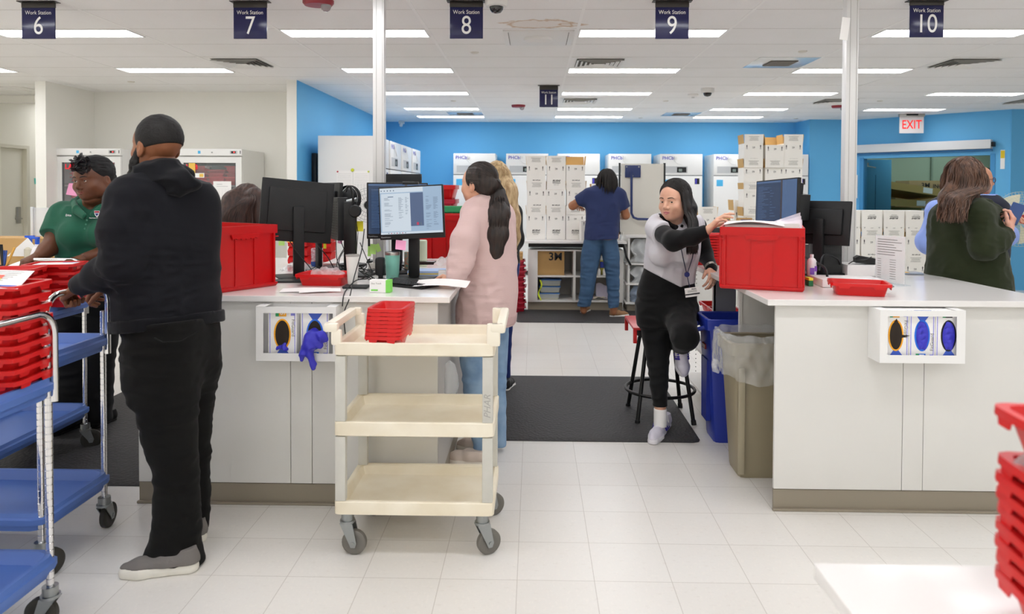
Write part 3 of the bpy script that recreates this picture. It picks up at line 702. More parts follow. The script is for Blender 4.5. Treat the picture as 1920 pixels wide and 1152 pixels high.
b = MB(); b.tube([(-.262, -.08, .70), (-.30, -.075, .69), (-.315, 0, .685), (-.30, .075, .69), (-.262, .08, .70)], .014, 10); b.build('handle', M_BINB, tb)
b = MB(); b.box(-.2475, -.236, -.04, .04, .56, .59); b.box(-.2485, -.236, -.035, .035, .565, .585, mi=1); b.build('badge', [mat('dark red badge', '7c1c20', .5), mat('badge pale', 'c2b7b6', .5)], tb)
b = MB(); b.prism([(-.06, .12), (-.075, .5), (.075, .5), (.06, .12)], -.243, -.215, 'x'); b.build('side_recess', mat('deep blue plastic', '1f3190', .4), tb)
tb = slim_bin(1.06, 3.79, .53, .27, .735, M_BIN, 'taupe slim bin with clear liner beside the right island panel', 'waste_bin')
b = MB(); b.box(-.235, -.20, -.145, -.132, .03, .60, .006); b.build('rib', mat('taupe bin light', 'a39a83', .45), tb)
# liner
rnd = random.Random(3)
def linf(u, v):
    a = u*2*PI; L_, W_ = .29, .158; n = 4
    ca, sa = math.cos(a), math.sin(a); k_ = (abs(ca)**n+abs(sa)**n)**(-1/n)
    drop = .20+.03*math.sin(3*a+1)+.05*max(0, -sa)*max(0, ca)
    prof = [(-.022, -.03), (.0, .018), (.012, .03), (.022, .01), (.028, -drop*.35), (.026+.012*math.sin(a*7), -drop*.7), (.018+.014*math.sin(a*9+1), -drop)]
    j = v*(len(prof)-1); i = min(int(j), len(prof)-2); f = j-i
    o = prof[i][0]*(1-f)+prof[i+1][0]*f; z = prof[i][1]*(1-f)+prof[i+1][1]*f
    w = .005*math.sin(a*23+v*11)+.004*math.sin(a*41-v*17)
    return ((L_+o+w)*ca*k_, (W_+o+w)*sa*k_, .745+z+.004*math.sin(a*17))
b = MB(); b.grid(linf, 160, 24); b.build('bin_liner', mat('bin liner film', 'e4e6e6', .15, alpha=.28, spec=.9, bump=.8, bscale=18, bdist=.02), tb, smooth=80, fixn=False)
b = MB(); b.tube([(-.335, -.06, .62), (-.35, -.075, .60), (-.345, -.08, .575), (-.325, -.085, .56)], .012, 8, rs=[.018, .014, .017, .006]); b.build('liner_knot', MATS['bin liner film'], tb, smooth=80)

# floor mats
k = NT('ribbed rubber mat', .62); k.col('3b3a3b'); k.b.inputs['Specular IOR Level'].default_value = .35
wv = k.n('ShaderNodeTexVoronoi'); wv.inputs['Scale'].default_value = 55; k.L(k.tc, wv.inputs['Vector']); k.bump(wv.outputs['Distance'], .9, .004)
M_MATT = MATS['ribbed rubber mat']
def fmat(x0, x1, y0, y1, lab, c=.05):
    b = MB(); R = lambda o, z: (x0+o, x1-o, y0+o, y1-o, z, c); loft(b, [R(0, .001), R(.0, .004), R(.018, .014)]); o = b.build('anti_fatigue_mat', M_MATT); tag(o, lab, 'floor mat')
fmat(-.36, 1.03, 4.34, 5.85, 'dark grey anti fatigue mat under the sitting woman'); fmat(-.2, 1.9, 8.25, 9.1, 'dark mat in front of the rear packing desk'); fmat(-3.1, -1.96, 3.61, 5.9, 'dark ribbed mat under the woman in green')

# stool
sp_ = Vector((.865, 4.86, 0)); t = thing('stool', 'round black metal stool with foot ring under the sitting woman', 'stool', sp_)
for a in (45, 135, 225, 315):
    a = math.radians(a+2); ca, sa = math.cos(a), math.sin(a)
    b = MB(); b.tube([(.13*ca, .13*sa, .555), (.155*ca, .155*sa, .545), (.17*ca, .17*sa, .51), (.262*ca, .262*sa, .012)], .0135, 12)
    o = b.build('leg', M_BLK2, t, smooth=60); b = MB(); b.cyl((.26*ca, .26*sa, .03), (.265*ca, .265*sa, 0), .017, seg=12); b.build('rubber_foot', M_BLACK, o)
b = MB(); b.tube([(.232*math.cos(2*PI*i/40), .232*math.sin(2*PI*i/40), .19) for i in range(40)], .011, 10, closed=True); b.build('foot_ring', M_BLK2, t, smooth=60)
b = MB(); b.lathe([(.001, .56), (.17, .56), (.178, .57), (.178, .60), (.165, .612), (.001, .615)], 32); b.build('seat', M_BLACK, t)

# spilling glove and glove scraps
def nitrile(parts_fn, loc, lab):
    q = S(); parts_fn(q); q.noise.append(folds(.004, 30, seed=4)); o = sobj('glove', [q.mesh(.0035)], mat('glove nitrile', '3a38c0', .38, bump=.5, bscale=30, bdist=.004)); o.location = loc; tag(o, lab, 'glove'); return o
def gl(q):
    q.ch([(0, .01, .02), (-.005, -.012, .0), (-.01, -.022, -.03)], [.022, .03, .028], .02); q.ch([(.01, -.01, .0), (.04, -.02, .004), (.062, -.02, -.008)], [.026, .022, .010], .015); q.ch([(.01, -.02, -.02), (.035, -.025, -.035)], [.018, .014], .01)
    q.ch([(-.02, -.022, -.03), (-.045, -.025, -.07), (-.05, -.025, -.105)], [.022, .015, .009], .01); q.ch([(-.01, -.024, -.04), (-.012, -.026, -.08), (.005, -.026, -.125), (.008, -.026, -.142)], [.022, .014, .012, .011], .01)
# ================================================================ PEOPLE: signed-distance modelling + surface nets
def _n(v): v = np.asarray(v, float); return v/(np.linalg.norm(v)+1e-12)
def V3(v): return np.array([v[0], v[1], v[2]], float)
def nz3(P, scale, seed=0):
    "smooth value noise, P (...,3) -> [-1,1]"
    q = P*scale+seed*17.3; i = np.floor(q).astype(np.int64); f = (q-i).astype(np.float32); f = f*f*(3-2*f)
    def h(a, b, c):
        n = (a*374761393+b*668265263+c*2147483647+seed*1013) & 0x7fffffff
        n = ((n ^ (n >> 13))*1274126177) & 0x7fffffff
        return ((n ^ (n >> 16)) & 0xffff).astype(np.float32)/32768-1
    r = 0
    for dx in (0, 1):
        for dy in (0, 1):
            for dz in (0, 1):
                w = (f[..., 0] if dx else 1-f[..., 0])*(f[..., 1] if dy else 1-f[..., 1])*(f[..., 2] if dz else 1-f[..., 2])
                r = r+w*h(i[..., 0]+dx, i[..., 1]+dy, i[..., 2]+dz)
    return r
class S:
    def __init__(s): s.p = []; s.clips = []; s.noise = []
    def c(s, a, b, ra, rb=None, k=.02, flat=None, f=1., cut=0, op='+', m=0):
        "tapered capsule; flat: direction compressed by factor f; cut=1 flat end at b, 2 both"
        s.p.append(('c', V3(a), V3(b), ra, ra if rb is None else rb, k, None if flat is None else _n(V3(flat)), f, cut, op, m)); return s
    def ch(s, pts, rs, k=.02, flat=None, f=1., op='+', m=0):
        for i in range(len(pts)-1): s.c(pts[i], pts[i+1], rs[i], rs[i+1], k, flat, f, 0, op, m)
        return s
    def e(s, c, r, R=None, k=.02, op='+', m=0):
        s.p.append(('e', V3(c), np.array(r, float), np.eye(3) if R is None else R, k, op, m)); return s
    def clip(s, p, n, near=None): s.clips.append((V3(p), _n(V3(n)), near)); return s
    def d1(s, q, P):
        if q[0] == 'c':
            _, a, b, ra, rb, k, fl, f, cut, op, m = q
            ab = b-a; L = np.linalg.norm(ab)+1e-9; u = ab/L
            pa = P-a; h = pa@u; t = np.clip(h/L, 0, 1)
            v = pa-(t*L)[..., None]*u
            if fl is not None:
                g = fl-u*(fl@u); g = g/(np.linalg.norm(g)+1e-9)
                vs = v@g; d = np.sqrt(np.maximum((v*v).sum(-1)-vs*vs+(vs*f)**2, 0))
                r = ra+(rb-ra)*t; d = d-r; d = np.where(np.abs(vs)*f > 0, d/ (1+(f-1)*np.clip((vs*f)**2/((d+r)**2+1e-9), 0, 1)), d)
            else: d = np.sqrt((v*v).sum(-1))-(ra+(rb-ra)*t)
            if cut: d = np.maximum(d, h-L)
            if cut == 2: d = np.maximum(d, -h)
            return d
        _, c, r, R, k, op, m = q
        l = (P-c)@R; k0 = np.sqrt(((l/r)**2).sum(-1)); k1 = np.sqrt(((l/(r*r))**2).sum(-1))+1e-9
        return k0*(k0-1)/k1
    def box(s, q):
        if q[0] == 'c':
            r = max(q[3], q[4])+.001; return np.minimum(q[1], q[2])-r, np.maximum(q[1], q[2])+r
        r = max(q[2])+.001; return q[1]-r, q[1]+r
    def mesh(s, h, pad=.03, lo=None, hi=None):
        bs = [s.box(q) for q in s.p if (q[9] if q[0] == 'c' else q[5]) == '+']
        l = np.min([b[0] for b in bs], 0)-pad; u = np.max([b[1] for b in bs], 0)+pad
        if lo is not None: l = np.maximum(l, lo)
        if hi is not None: u = np.minimum(u, hi)
        n = np.ceil((u-l)/h).astype(int)+1
        ax = [l[i]+h*np.arange(n[i]) for i in range(3)]
        D = np.full(n, .5, np.float32)
        for q in s.p:
            op = q[9] if q[0] == 'c' else q[5]; k = q[5] if q[0] == 'c' else q[4]
            b0, b1 = s.box(q); mg = k+h*3+.012
            sl = []
            for i in range(3):
                i0 = max(0, int((b0[i]-mg-l[i])/h)); i1 = min(n[i], int((b1[i]+mg-l[i])/h)+2)
                if i1 <= i0: break
                sl.append(slice(i0, i1))
            if len(sl) < 3: continue
            P = np.stack(np.meshgrid(*[ax[i][sl[i]] for i in range(3)], indexing='ij'), -1)
            d = s.d1(q, P).astype(np.float32); A = D[tuple(sl)]
            kk = max(k, 1e-5)
            if op == '+':
                hh = np.clip(.5+.5*(A-d)/kk, 0, 1); A = A*(1-hh)+d*hh-kk*hh*(1-hh)
            else:
                hh = np.clip(.5-.5*(A+d)/kk, 0, 1); A = A*(1-hh)-d*hh+kk*hh*(1-hh)
            D[tuple(sl)] = A
        if s.clips or s.noise:
            P = np.stack(np.meshgrid(*ax, indexing='ij'), -1)
            if s.noise:
                near = np.abs(D) < .05; Q = P[near]; add = 0
                for fn in s.noise: add = add+fn(Q)
                D[near] += add.astype(np.float32) if hasattr(add, 'astype') else add
            for p, nn, nr in s.clips:
                d = ((P-p)@nn).astype(np.float32)
                if nr is not None: d = np.where(np.linalg.norm(P-V3(nr[0]), axis=-1) < nr[1], d, -9)
                D = np.maximum(D, d)
        return nets(D, l, h)
def nets(D, l, h):
    D = np.where(D == 0, 1e-6, D); ins = D < 0; nx, ny, nz = D.shape
    cs = {}; acc = np.zeros((nx-1, ny-1, nz-1, 3), np.float32); cnt = np.zeros((nx-1, ny-1, nz-1), np.float32)
    for ax_ in range(3):
        o = [a for a in range(3) if a != ax_]
        for i in (0, 1):
            for j in (0, 1):
                s0 = [None]*3; s1 = [None]*3; s0[ax_] = slice(0, D.shape[ax_]-1); s1[ax_] = slice(1, D.shape[ax_])
                for a, v in ((o[0], i), (o[1], j)): s0[a] = s1[a] = slice(v, D.shape[a]-1+v)
                a0 = D[tuple(s0)]; a1 = D[tuple(s1)]; x = (a0 < 0) != (a1 < 0)
                t = np.where(x, a0/(a0-a1+1e-20), 0)
                p = np.zeros(x.shape+(3,), np.float32); p[..., ax_] = t; p[..., o[0]] = i; p[..., o[1]] = j
                acc += p*x[..., None]; cnt += x
    m = cnt > 0; idx = np.full(m.shape, -1, np.int64); idx[m] = np.arange(m.sum())
    cell = np.argwhere(m); vs = l+h*(cell+acc[m]/cnt[m][:, None])
    fs = []
    for ax_ in range(3):
        o = [(ax_+1) % 3, (ax_+2) % 3]
        sh = [slice(1, -1)]*3; sh[ax_] = slice(0, -1); s0 = [slice(1, d-1) for d in D.shape]; s1 = list(s0)
        s0[ax_] = slice(0, D.shape[ax_]-1); s1[ax_] = slice(1, D.shape[ax_])
        a0 = ins[tuple(s0)]; a1 = ins[tuple(s1)]; x = np.argwhere(a0 != a1)
        if len(x) == 0: continue
        sg = a0[tuple(x.T)]
        c = x.copy(); c[:, o[0]] += 1; c[:, o[1]] += 1     # grid coords of edge start
        def cid(d0, d1):
            q = c.copy(); q[:, o[0]] += d0; q[:, o[1]] += d1; return idx[q[:, 0], q[:, 1], q[:, 2]]
        Q = np.stack([cid(-1, -1), cid(0, -1), cid(0, 0), cid(-1, 0)], 1)
        Q[~sg] = Q[~sg][:, ::-1]; fs.append(Q)
    return vs, np.concatenate(fs) if fs else np.zeros((0, 4), int)
def sobj(name, parts, mats, parent=None, matfn=None, smooth_it=0):
    "parts: list of (verts, faces)"
    V = []; F = []; n = 0
    for v, f in parts: V.append(v); F.append(f+n); n += len(v)
    V = np.concatenate(V).astype(np.float32); F = np.concatenate(F)
    for _ in range(smooth_it):
        acc = np.zeros_like(V); c = np.zeros(len(V))
        for a, b_ in ((0, 1), (1, 2), (2, 3), (3, 0)):
            np.add.at(acc, F[:, a], V[F[:, b_]]); np.add.at(acc, F[:, b_], V[F[:, a]]); np.add.at(c, F[:, a], 1); np.add.at(c, F[:, b_], 1)
        V = V*.5+.5*acc/np.maximum(c, 1)[:, None]
    me = bpy.data.meshes.new(name)
    me.vertices.add(len(V)); me.vertices.foreach_set('co', V.ravel())
    me.loops.add(F.size); me.loops.foreach_set('vertex_index', F.ravel().astype(np.int32))
    me.polygons.add(len(F)); me.polygons.foreach_set('loop_start', np.arange(0, F.size, 4, dtype=np.int32)); me.polygons.foreach_set('loop_total', np.full(len(F), 4, np.int32))
    if not isinstance(mats, (list, tuple)): mats = [mats]
    for m in mats: me.materials.append(m)
    if matfn is not None:
        C_ = V[F].mean(1); me.polygons.foreach_set('material_index', matfn(C_).astype(np.int32))
    me.update(calc_edges=True); me.validate(); me.shade_smooth()
    o = bpy.data.objects.new(name, me); COL.objects.link(o)
    if parent: o.parent = parent
    return o

# ---------- anatomy
def basis(fwd, up):
    z = _n(up); y = _n(V3(fwd)-z*(V3(fwd)@z)); x = np.cross(y, z); return np.stack([x, y, z], 1)   # cols: right, forward, up
class Head:
    def __init__(s, c, fwd, up=(0, 0, 1), sc=1.): s.c = V3(c); s.B = basis(fwd, up); s.sc = sc
    def w(s, x, y, z): return s.c+s.B@(np.array([x, y, z])*s.sc)
def head_sdf(h, fem=0., wide=1., jaw=1., beard=False):
    q = S(); k = h.sc; R = h.B; W = h.w
    q.e(W(0, -.018, .030), np.array([.077*wide, .094, .090])*k, R, .01)
    q.e(W(0, .020, -.035), np.array([.062*wide*jaw, .070, .078])*k, R, .03)
    q.e(W(0, .052, .03), np.array([.056*wide, .036, .05])*k, R, .03)
    q.e(W(0, .058, -.082), np.array([.026*jaw, .026, .022])*k, R, .03)
    for s_ in (-1, 1):
        q.e(W(s_*.040*wide, .058, -.030), np.array([.024*jaw, .026, .022])*k, R, .03)
        q.e(W(s_*.046*wide*jaw, .018, -.062), np.array([.022, .034, .026])*k, R, .03)
        q.e(W(s_*.031, .098, .002), np.array([.018, .015, .012])*k, R, .012, '-')
        q.c(W(s_*.012, .084, .020), W(s_*.044, .073, .021), .008*k, .006*k, .012)
        # eyelid ball with slit
        q.e(W(s_*.031, .0735, .000), np.array([.0155, .0145, .0135])*k, R, .006)
        q.e(W(s_*.031, .088, .0005), np.array([.0138, .010, .0043])*k, R, .002, '-')
        # ear
        q.e(W(s_*.077*wide, -.012, -.012), np.array([.009, .019, .031])*k, R, .006)
        q.e(W(s_*.086*wide, -.008, -.006), np.array([.006, .010, .017])*k, R, .004, '-')
        q.e(W(s_*.076*wide, -.004, -.036), np.array([.007, .009, .010])*k, R, .006)
    q.c(W(0, .082, .012), W(0, .106, -.028), .0075*k, .0105*k, .012)
    for s_ in (-1, 1): q.e(W(s_*.0125, .094, -.034), np.array([.0085, .010, .008])*k, R, .008)
    # mouth mound, lips
    q.e(W(0, .079, -.058), np.array([.027, .013, .018])*k, R, .016)
    q.ch([W(-.023, .082, -.0575), W(-.008, .0955, -.0535), W(.008, .0955, -.0535), W(.023, .082, -.0575)], np.array([.0020, .0036, .0036, .0020])*k, .004, m=1)
    q.ch([W(-.021, .082, -.0600), W(0, .0945, -.0655), W(.021, .082, -.0600)], np.array([.0020, .0046, .0020])*k, .004, m=1)
    return q
def lips_fn(h, idx=1, brow=None):
    def fn(C_):
        L_ = (C_-h.c)@h.B/h.sc; m = np.zeros(len(C_), int)
        x, y, z = L_.T
        lip = (np.abs(x) < .0215) & (y > .074) & (z > -.0700+np.abs(x)*.42) & (z < -.0505-np.abs(x)*.25); m[lip] = idx
        if brow:
            ax = np.abs(x); br = (y > .05) & (ax > .013) & (ax < .048) & (np.abs(z-(.0240-(ax-.027)**2*14)) < .0026-(ax-.013)*.03); m[br] = brow
        return m
    return fn
def brows(h, parent, hb, m):
    v, _ = hb.mesh(.004); L_ = (v-h.c)@h.B/h.sc
    for s_ in (-1, 1):
        pts = []
        for i in range(8):
            x = s_*(.013+.036*i/7); z = .0225+.0035*math.sin(min(1, i/5)*PI*.6)-.003*max(0, i-5)
            k = (np.abs(L_[:, 0]-x) < .004) & (np.abs(L_[:, 2]-z) < .004) & (L_[:, 1] > .03); y = L_[k, 1].max() if k.any() else .08
            pts.append(Vector(h.w(x, y-.0008, z)))
        b = MB(); b.tube(pts, .0028*h.sc, 6, rs=[.0024, .0032, .0034, .0033, .0030, .0026, .0020, .0012]); b.build('eyebrow', m, parent, smooth=80)
def eyes(h, parent, iris='3a2416', look=(0, 0)):
    for s_ in (-1, 1):
        b = MB(); c = h.w(s_*.031, .0725, .0005); r = .0133*h.sc
        M = frame(c, h.B[:, 0], -h.B[:, 2], h.B[:, 1]) @ Matrix.Rotation(look[0], 4, 'Y') @ Matrix.Rotation(look[1], 4, 'X')
        pr = [(r*math.sin(t), -r*math.cos(t)) for t in np.linspace(.02, PI-.46, 12)]
        b.lathe(pr, 20, M=M, cap=False); t0 = PI-.46
        pr = [(r*math.sin(t), -r*math.cos(t)) for t in np.linspace(t0, PI-.2, 4)]; b.lathe(pr, 20, mi=1, M=M, cap=False)
        pr = [(r*math.sin(t), -r*math.cos(t)) for t in np.linspace(PI-.2, PI-.01, 3)]; b.lathe(pr, 20, mi=2, M=M, cap=False)
        b.build('eye', [mat('eye white', 'dedad2', .15), mat('iris '+iris, iris, .15), mat('pupil', '0a0808', .1)], parent, smooth=80)
def hand_sdf(q, wrist, d, nrm, side, curl=.5, sc=1., thumb=.5, spread=.1, curls=None, tcurl=.3):
    "wrist point, d fingers direction, nrm = back-of-hand normal, side=+1 thumb on the left of d looking from the back"
    d = _n(V3(d)); nrm = V3(nrm); nrm = _n(nrm-d*(nrm@d)); u = np.cross(nrm, d)*side       # towards the thumb
    w = V3(wrist); k = sc
    offs = [.030, .010, -.010, -.028]; ln = [.088, .092, .087, .078]; L1 = [.043, .047, .044, .034]; L2 = [.026, .029, .027, .020]; L3 = [.021, .022, .021, .018]
    q.c(w-d*.03*k, w+d*.01*k, .024*k, .024*k, .02, nrm, 1.35)
    for i in range(4):
        kn = w+d*ln[i]*k+u*offs[i]*k+nrm*(.002 if i in (1, 2) else -.003)*k
        q.c(w+u*offs[i]*.45*k+d*.012*k, kn, .0135*k, .0115*k, .016)
        c_ = curl if curls is None else curls[i]
        dd = _n(d+u*spread*(1.5-i)*.6); p = kn; r = [.0098, .0088, .0080, .0070] if i < 3 else [.0085, .0077, .0070, .0062]
        ang = 0
        for j, (L_, cc) in enumerate(((L1[i], c_*.9), (L2[i], c_*1.25), (L3[i], c_*.8))):
            ang += cc; v = dd*math.cos(ang)-nrm*math.sin(ang); p2 = p+v*L_*k
            q.c(p, p2, r[j]*k, r[j+1]*k, .005); p = p2
    # thumb
    b0 = w+d*.018*k+u*.020*k-nrm*.004*k
    td = _n(d*(1-thumb*.75)+u*(.35+thumb*.75)-nrm*.25); p1 = b0+td*.042*k
    q.c(w+d*.02*k, p1, .017*k, .0125*k, .014)
    t2 = _n(td+d*.55-nrm*tcurl-u*.15); p2 = p1+t2*.032*k; q.c(p1, p2, .0115*k, .0103*k, .006)
    t3 = _n(t2+d*.3-nrm*tcurl); q.c(p2, p2+t3*.026*k, .0102*k, .0080*k, .005)
    return q
def folds(amp, scale, dirs=(1, 1, 1), seed=0, ridge=True, near=None, warp=.03):
    dv = np.array(dirs)
    def fn(P):
        Q = P+warp*np.stack([nz3(P, 5, seed+1), nz3(P, 5, seed+2), nz3(P, 5, seed+3)], -1)
        n = nz3(Q*dv, scale, seed)
        if near is not None: return -amp*(1-np.abs(n)*2.2)*np.exp(-((P-V3(near[0]))**2).sum(-1)/near[1]**2)
        if ridge: n = (1-np.abs(n)*2.2)
        return -amp*n
    return fn
def shoe(name, heel, toe, parent, up_m, sole_m, L=None, ht=.07, solet=.022, ankle=None, w=.046, accents=None, tilt=None, lace=None, h=.0042):
    "heel/toe: ground points"
    heel = V3(heel); toe = V3(toe); d = _n(toe-heel); L = np.linalg.norm(toe-heel)
    up = _n(V3(tilt)) if tilt is not None else np.array([0, 0, 1.]); up = _n(up-d*(up@d)); s_ = np.cross(d, up)
    P = lambda a, b_, c_: heel+d*a*L+s_*b_+up*c_
    q = S()
    q.c(P(.14, 0, .045), P(.40, 0, .045), .036, .040, .02)
    q.c(P(.40, 0, .040), P(.74, 0, .030), .040, .038, .02)
    q.c(P(.74, 0, .030), P(.90, 0, .028), .038, .026, .02)
    q.c(P(.15, 0, .05), P(.17, 0, ht+.012), .034, .034, .02); q.c(P(.2, 0, .06), P(.42, 0, .055), .034, .034, .02)
    q.clip(P(0, 0, solet), -up); q.clip(P(0, 0, ht+.02), up)
    o = sobj(name, [q.mesh(h)], up_m, parent)
    q = S(); f = .12
    q.c(P(.15, 0, solet/2), P(.5, 0, solet/2), .037, .036, .02); q.c(P(.5, 0, solet/2), P(.72, 0, solet/2), .036, .045, .02); q.c(P(.72, 0, solet/2), P(.88, 0, solet/2), .045, .034, .02)
    q.clip(P(0, 0, .001), -up); q.clip(P(0, 0, solet+.004), up)
    sobj('sole', [q.mesh(h)], sole_m, o)
    if lace:
        b = MB()
        for i in range(5):
            a = .36+i*.075; zz = .093-i*.0085
            b.tube([P(a, -.024, zz-.010), P(a+.01, 0, zz), P(a+.02, .024, zz-.010)], .0028, 6); b.tube([P(a+.02, -.024, zz-.011), P(a+.01, 0, zz+.001), P(a, .024, zz-.011)], .0028, 6)
        b.tube([P(.36, 0, .09), P(.34, .03, .1), P(.4, .045, .07), P(.42, .03, .075)], .0026, 6); b.tube([P(.36, 0, .09), P(.34, -.03, .1), P(.4, -.045, .07)], .0026, 6)
        b.build('laces', lace, o, smooth=60)
    return o
SKIN = {}
def skin(name, c, c2=None):
    return mat('skin '+name, c, .45, spec=.4, var=1 if c2 else 0, var2=c2, vscale=12, sss=.12, bump=.08, bscale=250, bdist=.0005)
def fabric(name, c, rough=.85, b=.35, sc=300, sheen=.1, fold=.0, stretch=None):
    return mat('fabric '+name, c, rough, spec=.25, bump=b, bscale=sc, bdist=.0008, sheen=sheen, stretch=stretch)
def hair_mat(name, c, c2, stretch=(120, 120, 6)):
    if 'hair '+name in MATS: return MATS['hair '+name]
    k = NT('hair '+name, .5); n = k.noise(1.0, 4, sc=stretch); k.col(k.mix(k.rng(n, .35, .65), c, c2)); k.bump(n, .5, .002); k.b.inputs['Specular IOR Level'].default_value = .5
    return k.m
def strand_tubes(name, curves, r0, m, parent, seg=5):
    "curves: list of point lists -> tapered strands in one mesh"
    b = MB()
    for c in curves:
        n = len(c); b.tube(c, r0, seg, rs=[r0*(1 if i < n-2 else (.75 if i == n-2 else .25)) for i in range(n)])
    return b.build(name, m, parent, smooth=80, fixn=False)
def _slerp(a, b, t):
    a, b = _n(a), _n(b); w = math.acos(max(-1, min(1, float(a@b))))
    return a if w < 1e-4 else (math.sin((1-t)*w)*a+math.sin(t*w)*b)/math.sin(w)
def strands(h, rad, N, m, parent, path, r0=.0024, seed=1, jit=.004, off=(0, -.022, .034), wave=0., name='hair_strands'):
    "path(rnd) -> (list of unit dirs on the head ellipsoid, list of world points to fall through)"
    rnd = random.Random(seed); cs = []
    for _ in range(N):
        dirs, tail = path(rnd); pts = []
        for i in range(len(dirs)-1):
            for j in range(5):
                d = _slerp(dirs[i], dirs[i+1], j/5); pts.append(V3(h.w(off[0]+d[0]*rad[0], off[1]+d[1]*rad[1], off[2]+d[2]*rad[2])))
        d = _n(dirs[-1]); pts.append(V3(h.w(off[0]+d[0]*rad[0], off[1]+d[1]*rad[1], off[2]+d[2]*rad[2])))
        k = len(pts); pts += [V3(p) for p in tail]
        if tail:
            C_ = _catmull(pts[k-2:], 4)[4:]; ph = rnd.random()*6
            pts = pts[:k]+[c+np.array([math.sin(i*.8+ph), math.cos(i*.7+ph), 0])*wave for i, c in enumerate(C_[1:])]
        j_ = np.array([rnd.uniform(-1, 1), rnd.uniform(-1, 1), rnd.uniform(-1, 1)])*jit
        cs.append([Vector(p+j_*min(1, i/4)) for i, p in enumerate(pts)])
    return strand_tubes(name, cs, r0, m, parent, 4)
def _catmull(A, sub=6):
    A = np.array(A, float); n = len(A); out = []
    for i in range(n-1):
        p0 = A[max(i-1, 0)]; p1 = A[i]; p2 = A[i+1]; p3 = A[min(i+2, n-1)]
        for j in range(sub):
            t = j/sub; out.append(.5*((2*p1)+(-p0+p2)*t+(2*p0-5*p1+4*p2-p3)*t*t+(-p0+3*p1-3*p2+p3)*t**3))
    out.append(A[-1]); return np.array(out)
_d1 = S.d1
def d1x(s, q, P):
    if q[0] != 'l': return _d1(s, q, P)
    _, A, k, ex, op, m = q
    z = P[..., 2]; zs = A[:, 2]
    I = [np.interp(z, zs, A[:, j]) for j in (0, 1, 3, 4, 5)]
    x = P[..., 0]-I[0]; y = P[..., 1]-I[1]; c, sn = np.cos(I[4]), np.sin(I[4])
    lx = x*c+y*sn; ly = -x*sn+y*c; a, b = I[2], I[3]
    k0 = (np.abs(lx/a)**ex+np.abs(ly/b)**ex)**(1/ex)+1e-6; r = np.sqrt(lx*lx+ly*ly)
    d = np.where(k0 > .3, r*(1-1/k0), -.7*np.minimum(a, b)); d = np.where(k0 > .3, d, -.7*np.minimum(a, b))
    return np.maximum(d, np.maximum(zs[0]-z, z-zs[-1]))
S.d1 = d1x
_bx = S.box
def boxx(s, q):
    if q[0] != 'l': return _bx(s, q)
    A = q[1]; r = max(A[:, 3].max(), A[:, 4].max()); return A[:, :3].min(0)-[r, r, 0], A[:, :3].max(0)+[r, r, 0]
S.box = boxx
def _l(s, secs, k=.03, ex=2.3, op='+', m=0, grow=0):
    A = np.array(sorted([list(c) for c in secs], key=lambda r: r[2]), float); A[:, 3:5] += grow; A = _catmull(A, 6)
    z = A[:, 2]; A = A[np.concatenate([[True], np.diff(z) > 1e-5])]
    # field order fix used by mesh(): k at 4 / op at 5 for non-'c'
    s.p.append(('l', A, k, ex, op, m)); return s
S.l = _l
# mesh() reads k=q[4], op=q[5] for 'e'; adapt for 'l'
_m = S.mesh
def meshx(s, *a, **kw):
    s.p = [q if q[0] != 'l' else LQ(q) for q in s.p]; return _m(s, *a, **kw)
class LQ(tuple):
    def __getitem__(s, i):
        if i == 4: return tuple.__getitem__(s, 2)
        if i == 5: return tuple.__getitem__(s, 4)
        return tuple.__getitem__(s, i)
    def __iter__(s): return iter([tuple.__getitem__(s, i) for i in range(6)])
S.mesh = meshx
def sec(l, r, py, y, ratio=.65, yaw=0., dy=0.):
    a = at(l, py, y); b = at(r, py, y); W = (b.x-a.x)/2; k = math.sqrt(math.cos(yaw)**2+ratio**2*math.sin(yaw)**2)
    A = W/k; return [(a.x+b.x)/2, y+dy, (a.z+b.z)/2, A, A*ratio, yaw]
def grow(secs, g): return [[*s[:3], s[3]+g, s[4]+g, s[5]] for s in secs]
def person(label, parts, m, matfn=None):
    o = sobj('person', parts, m, None, matfn); tag(o, label, 'person'); return o
def torso_core(q, secs, g=-.012): q.l(grow(secs, g), .03)
def cap_hair(h, ex, pts=None): pass

nitrile(gl, (-1.035, 3.325, .845), 'violet blue nitrile glove spilling out of the left holder')
nitrile(lambda q: (q.ch([(-.022, 0, 0), (-.008, -.003, .006), (.014, -.003, .002), (.024, 0, -.002)], [.006, .009, .009, .006], .006), q.c((.010, -.001, .01), (.014, 0, .022), .007, .008, .006)), (-1.19, 3.335, .785), 'violet blue glove scrap in the yellow ringed box of the left holder')
BLK_SH = mat('black shoe', '141416', .5)
H_ = .0075
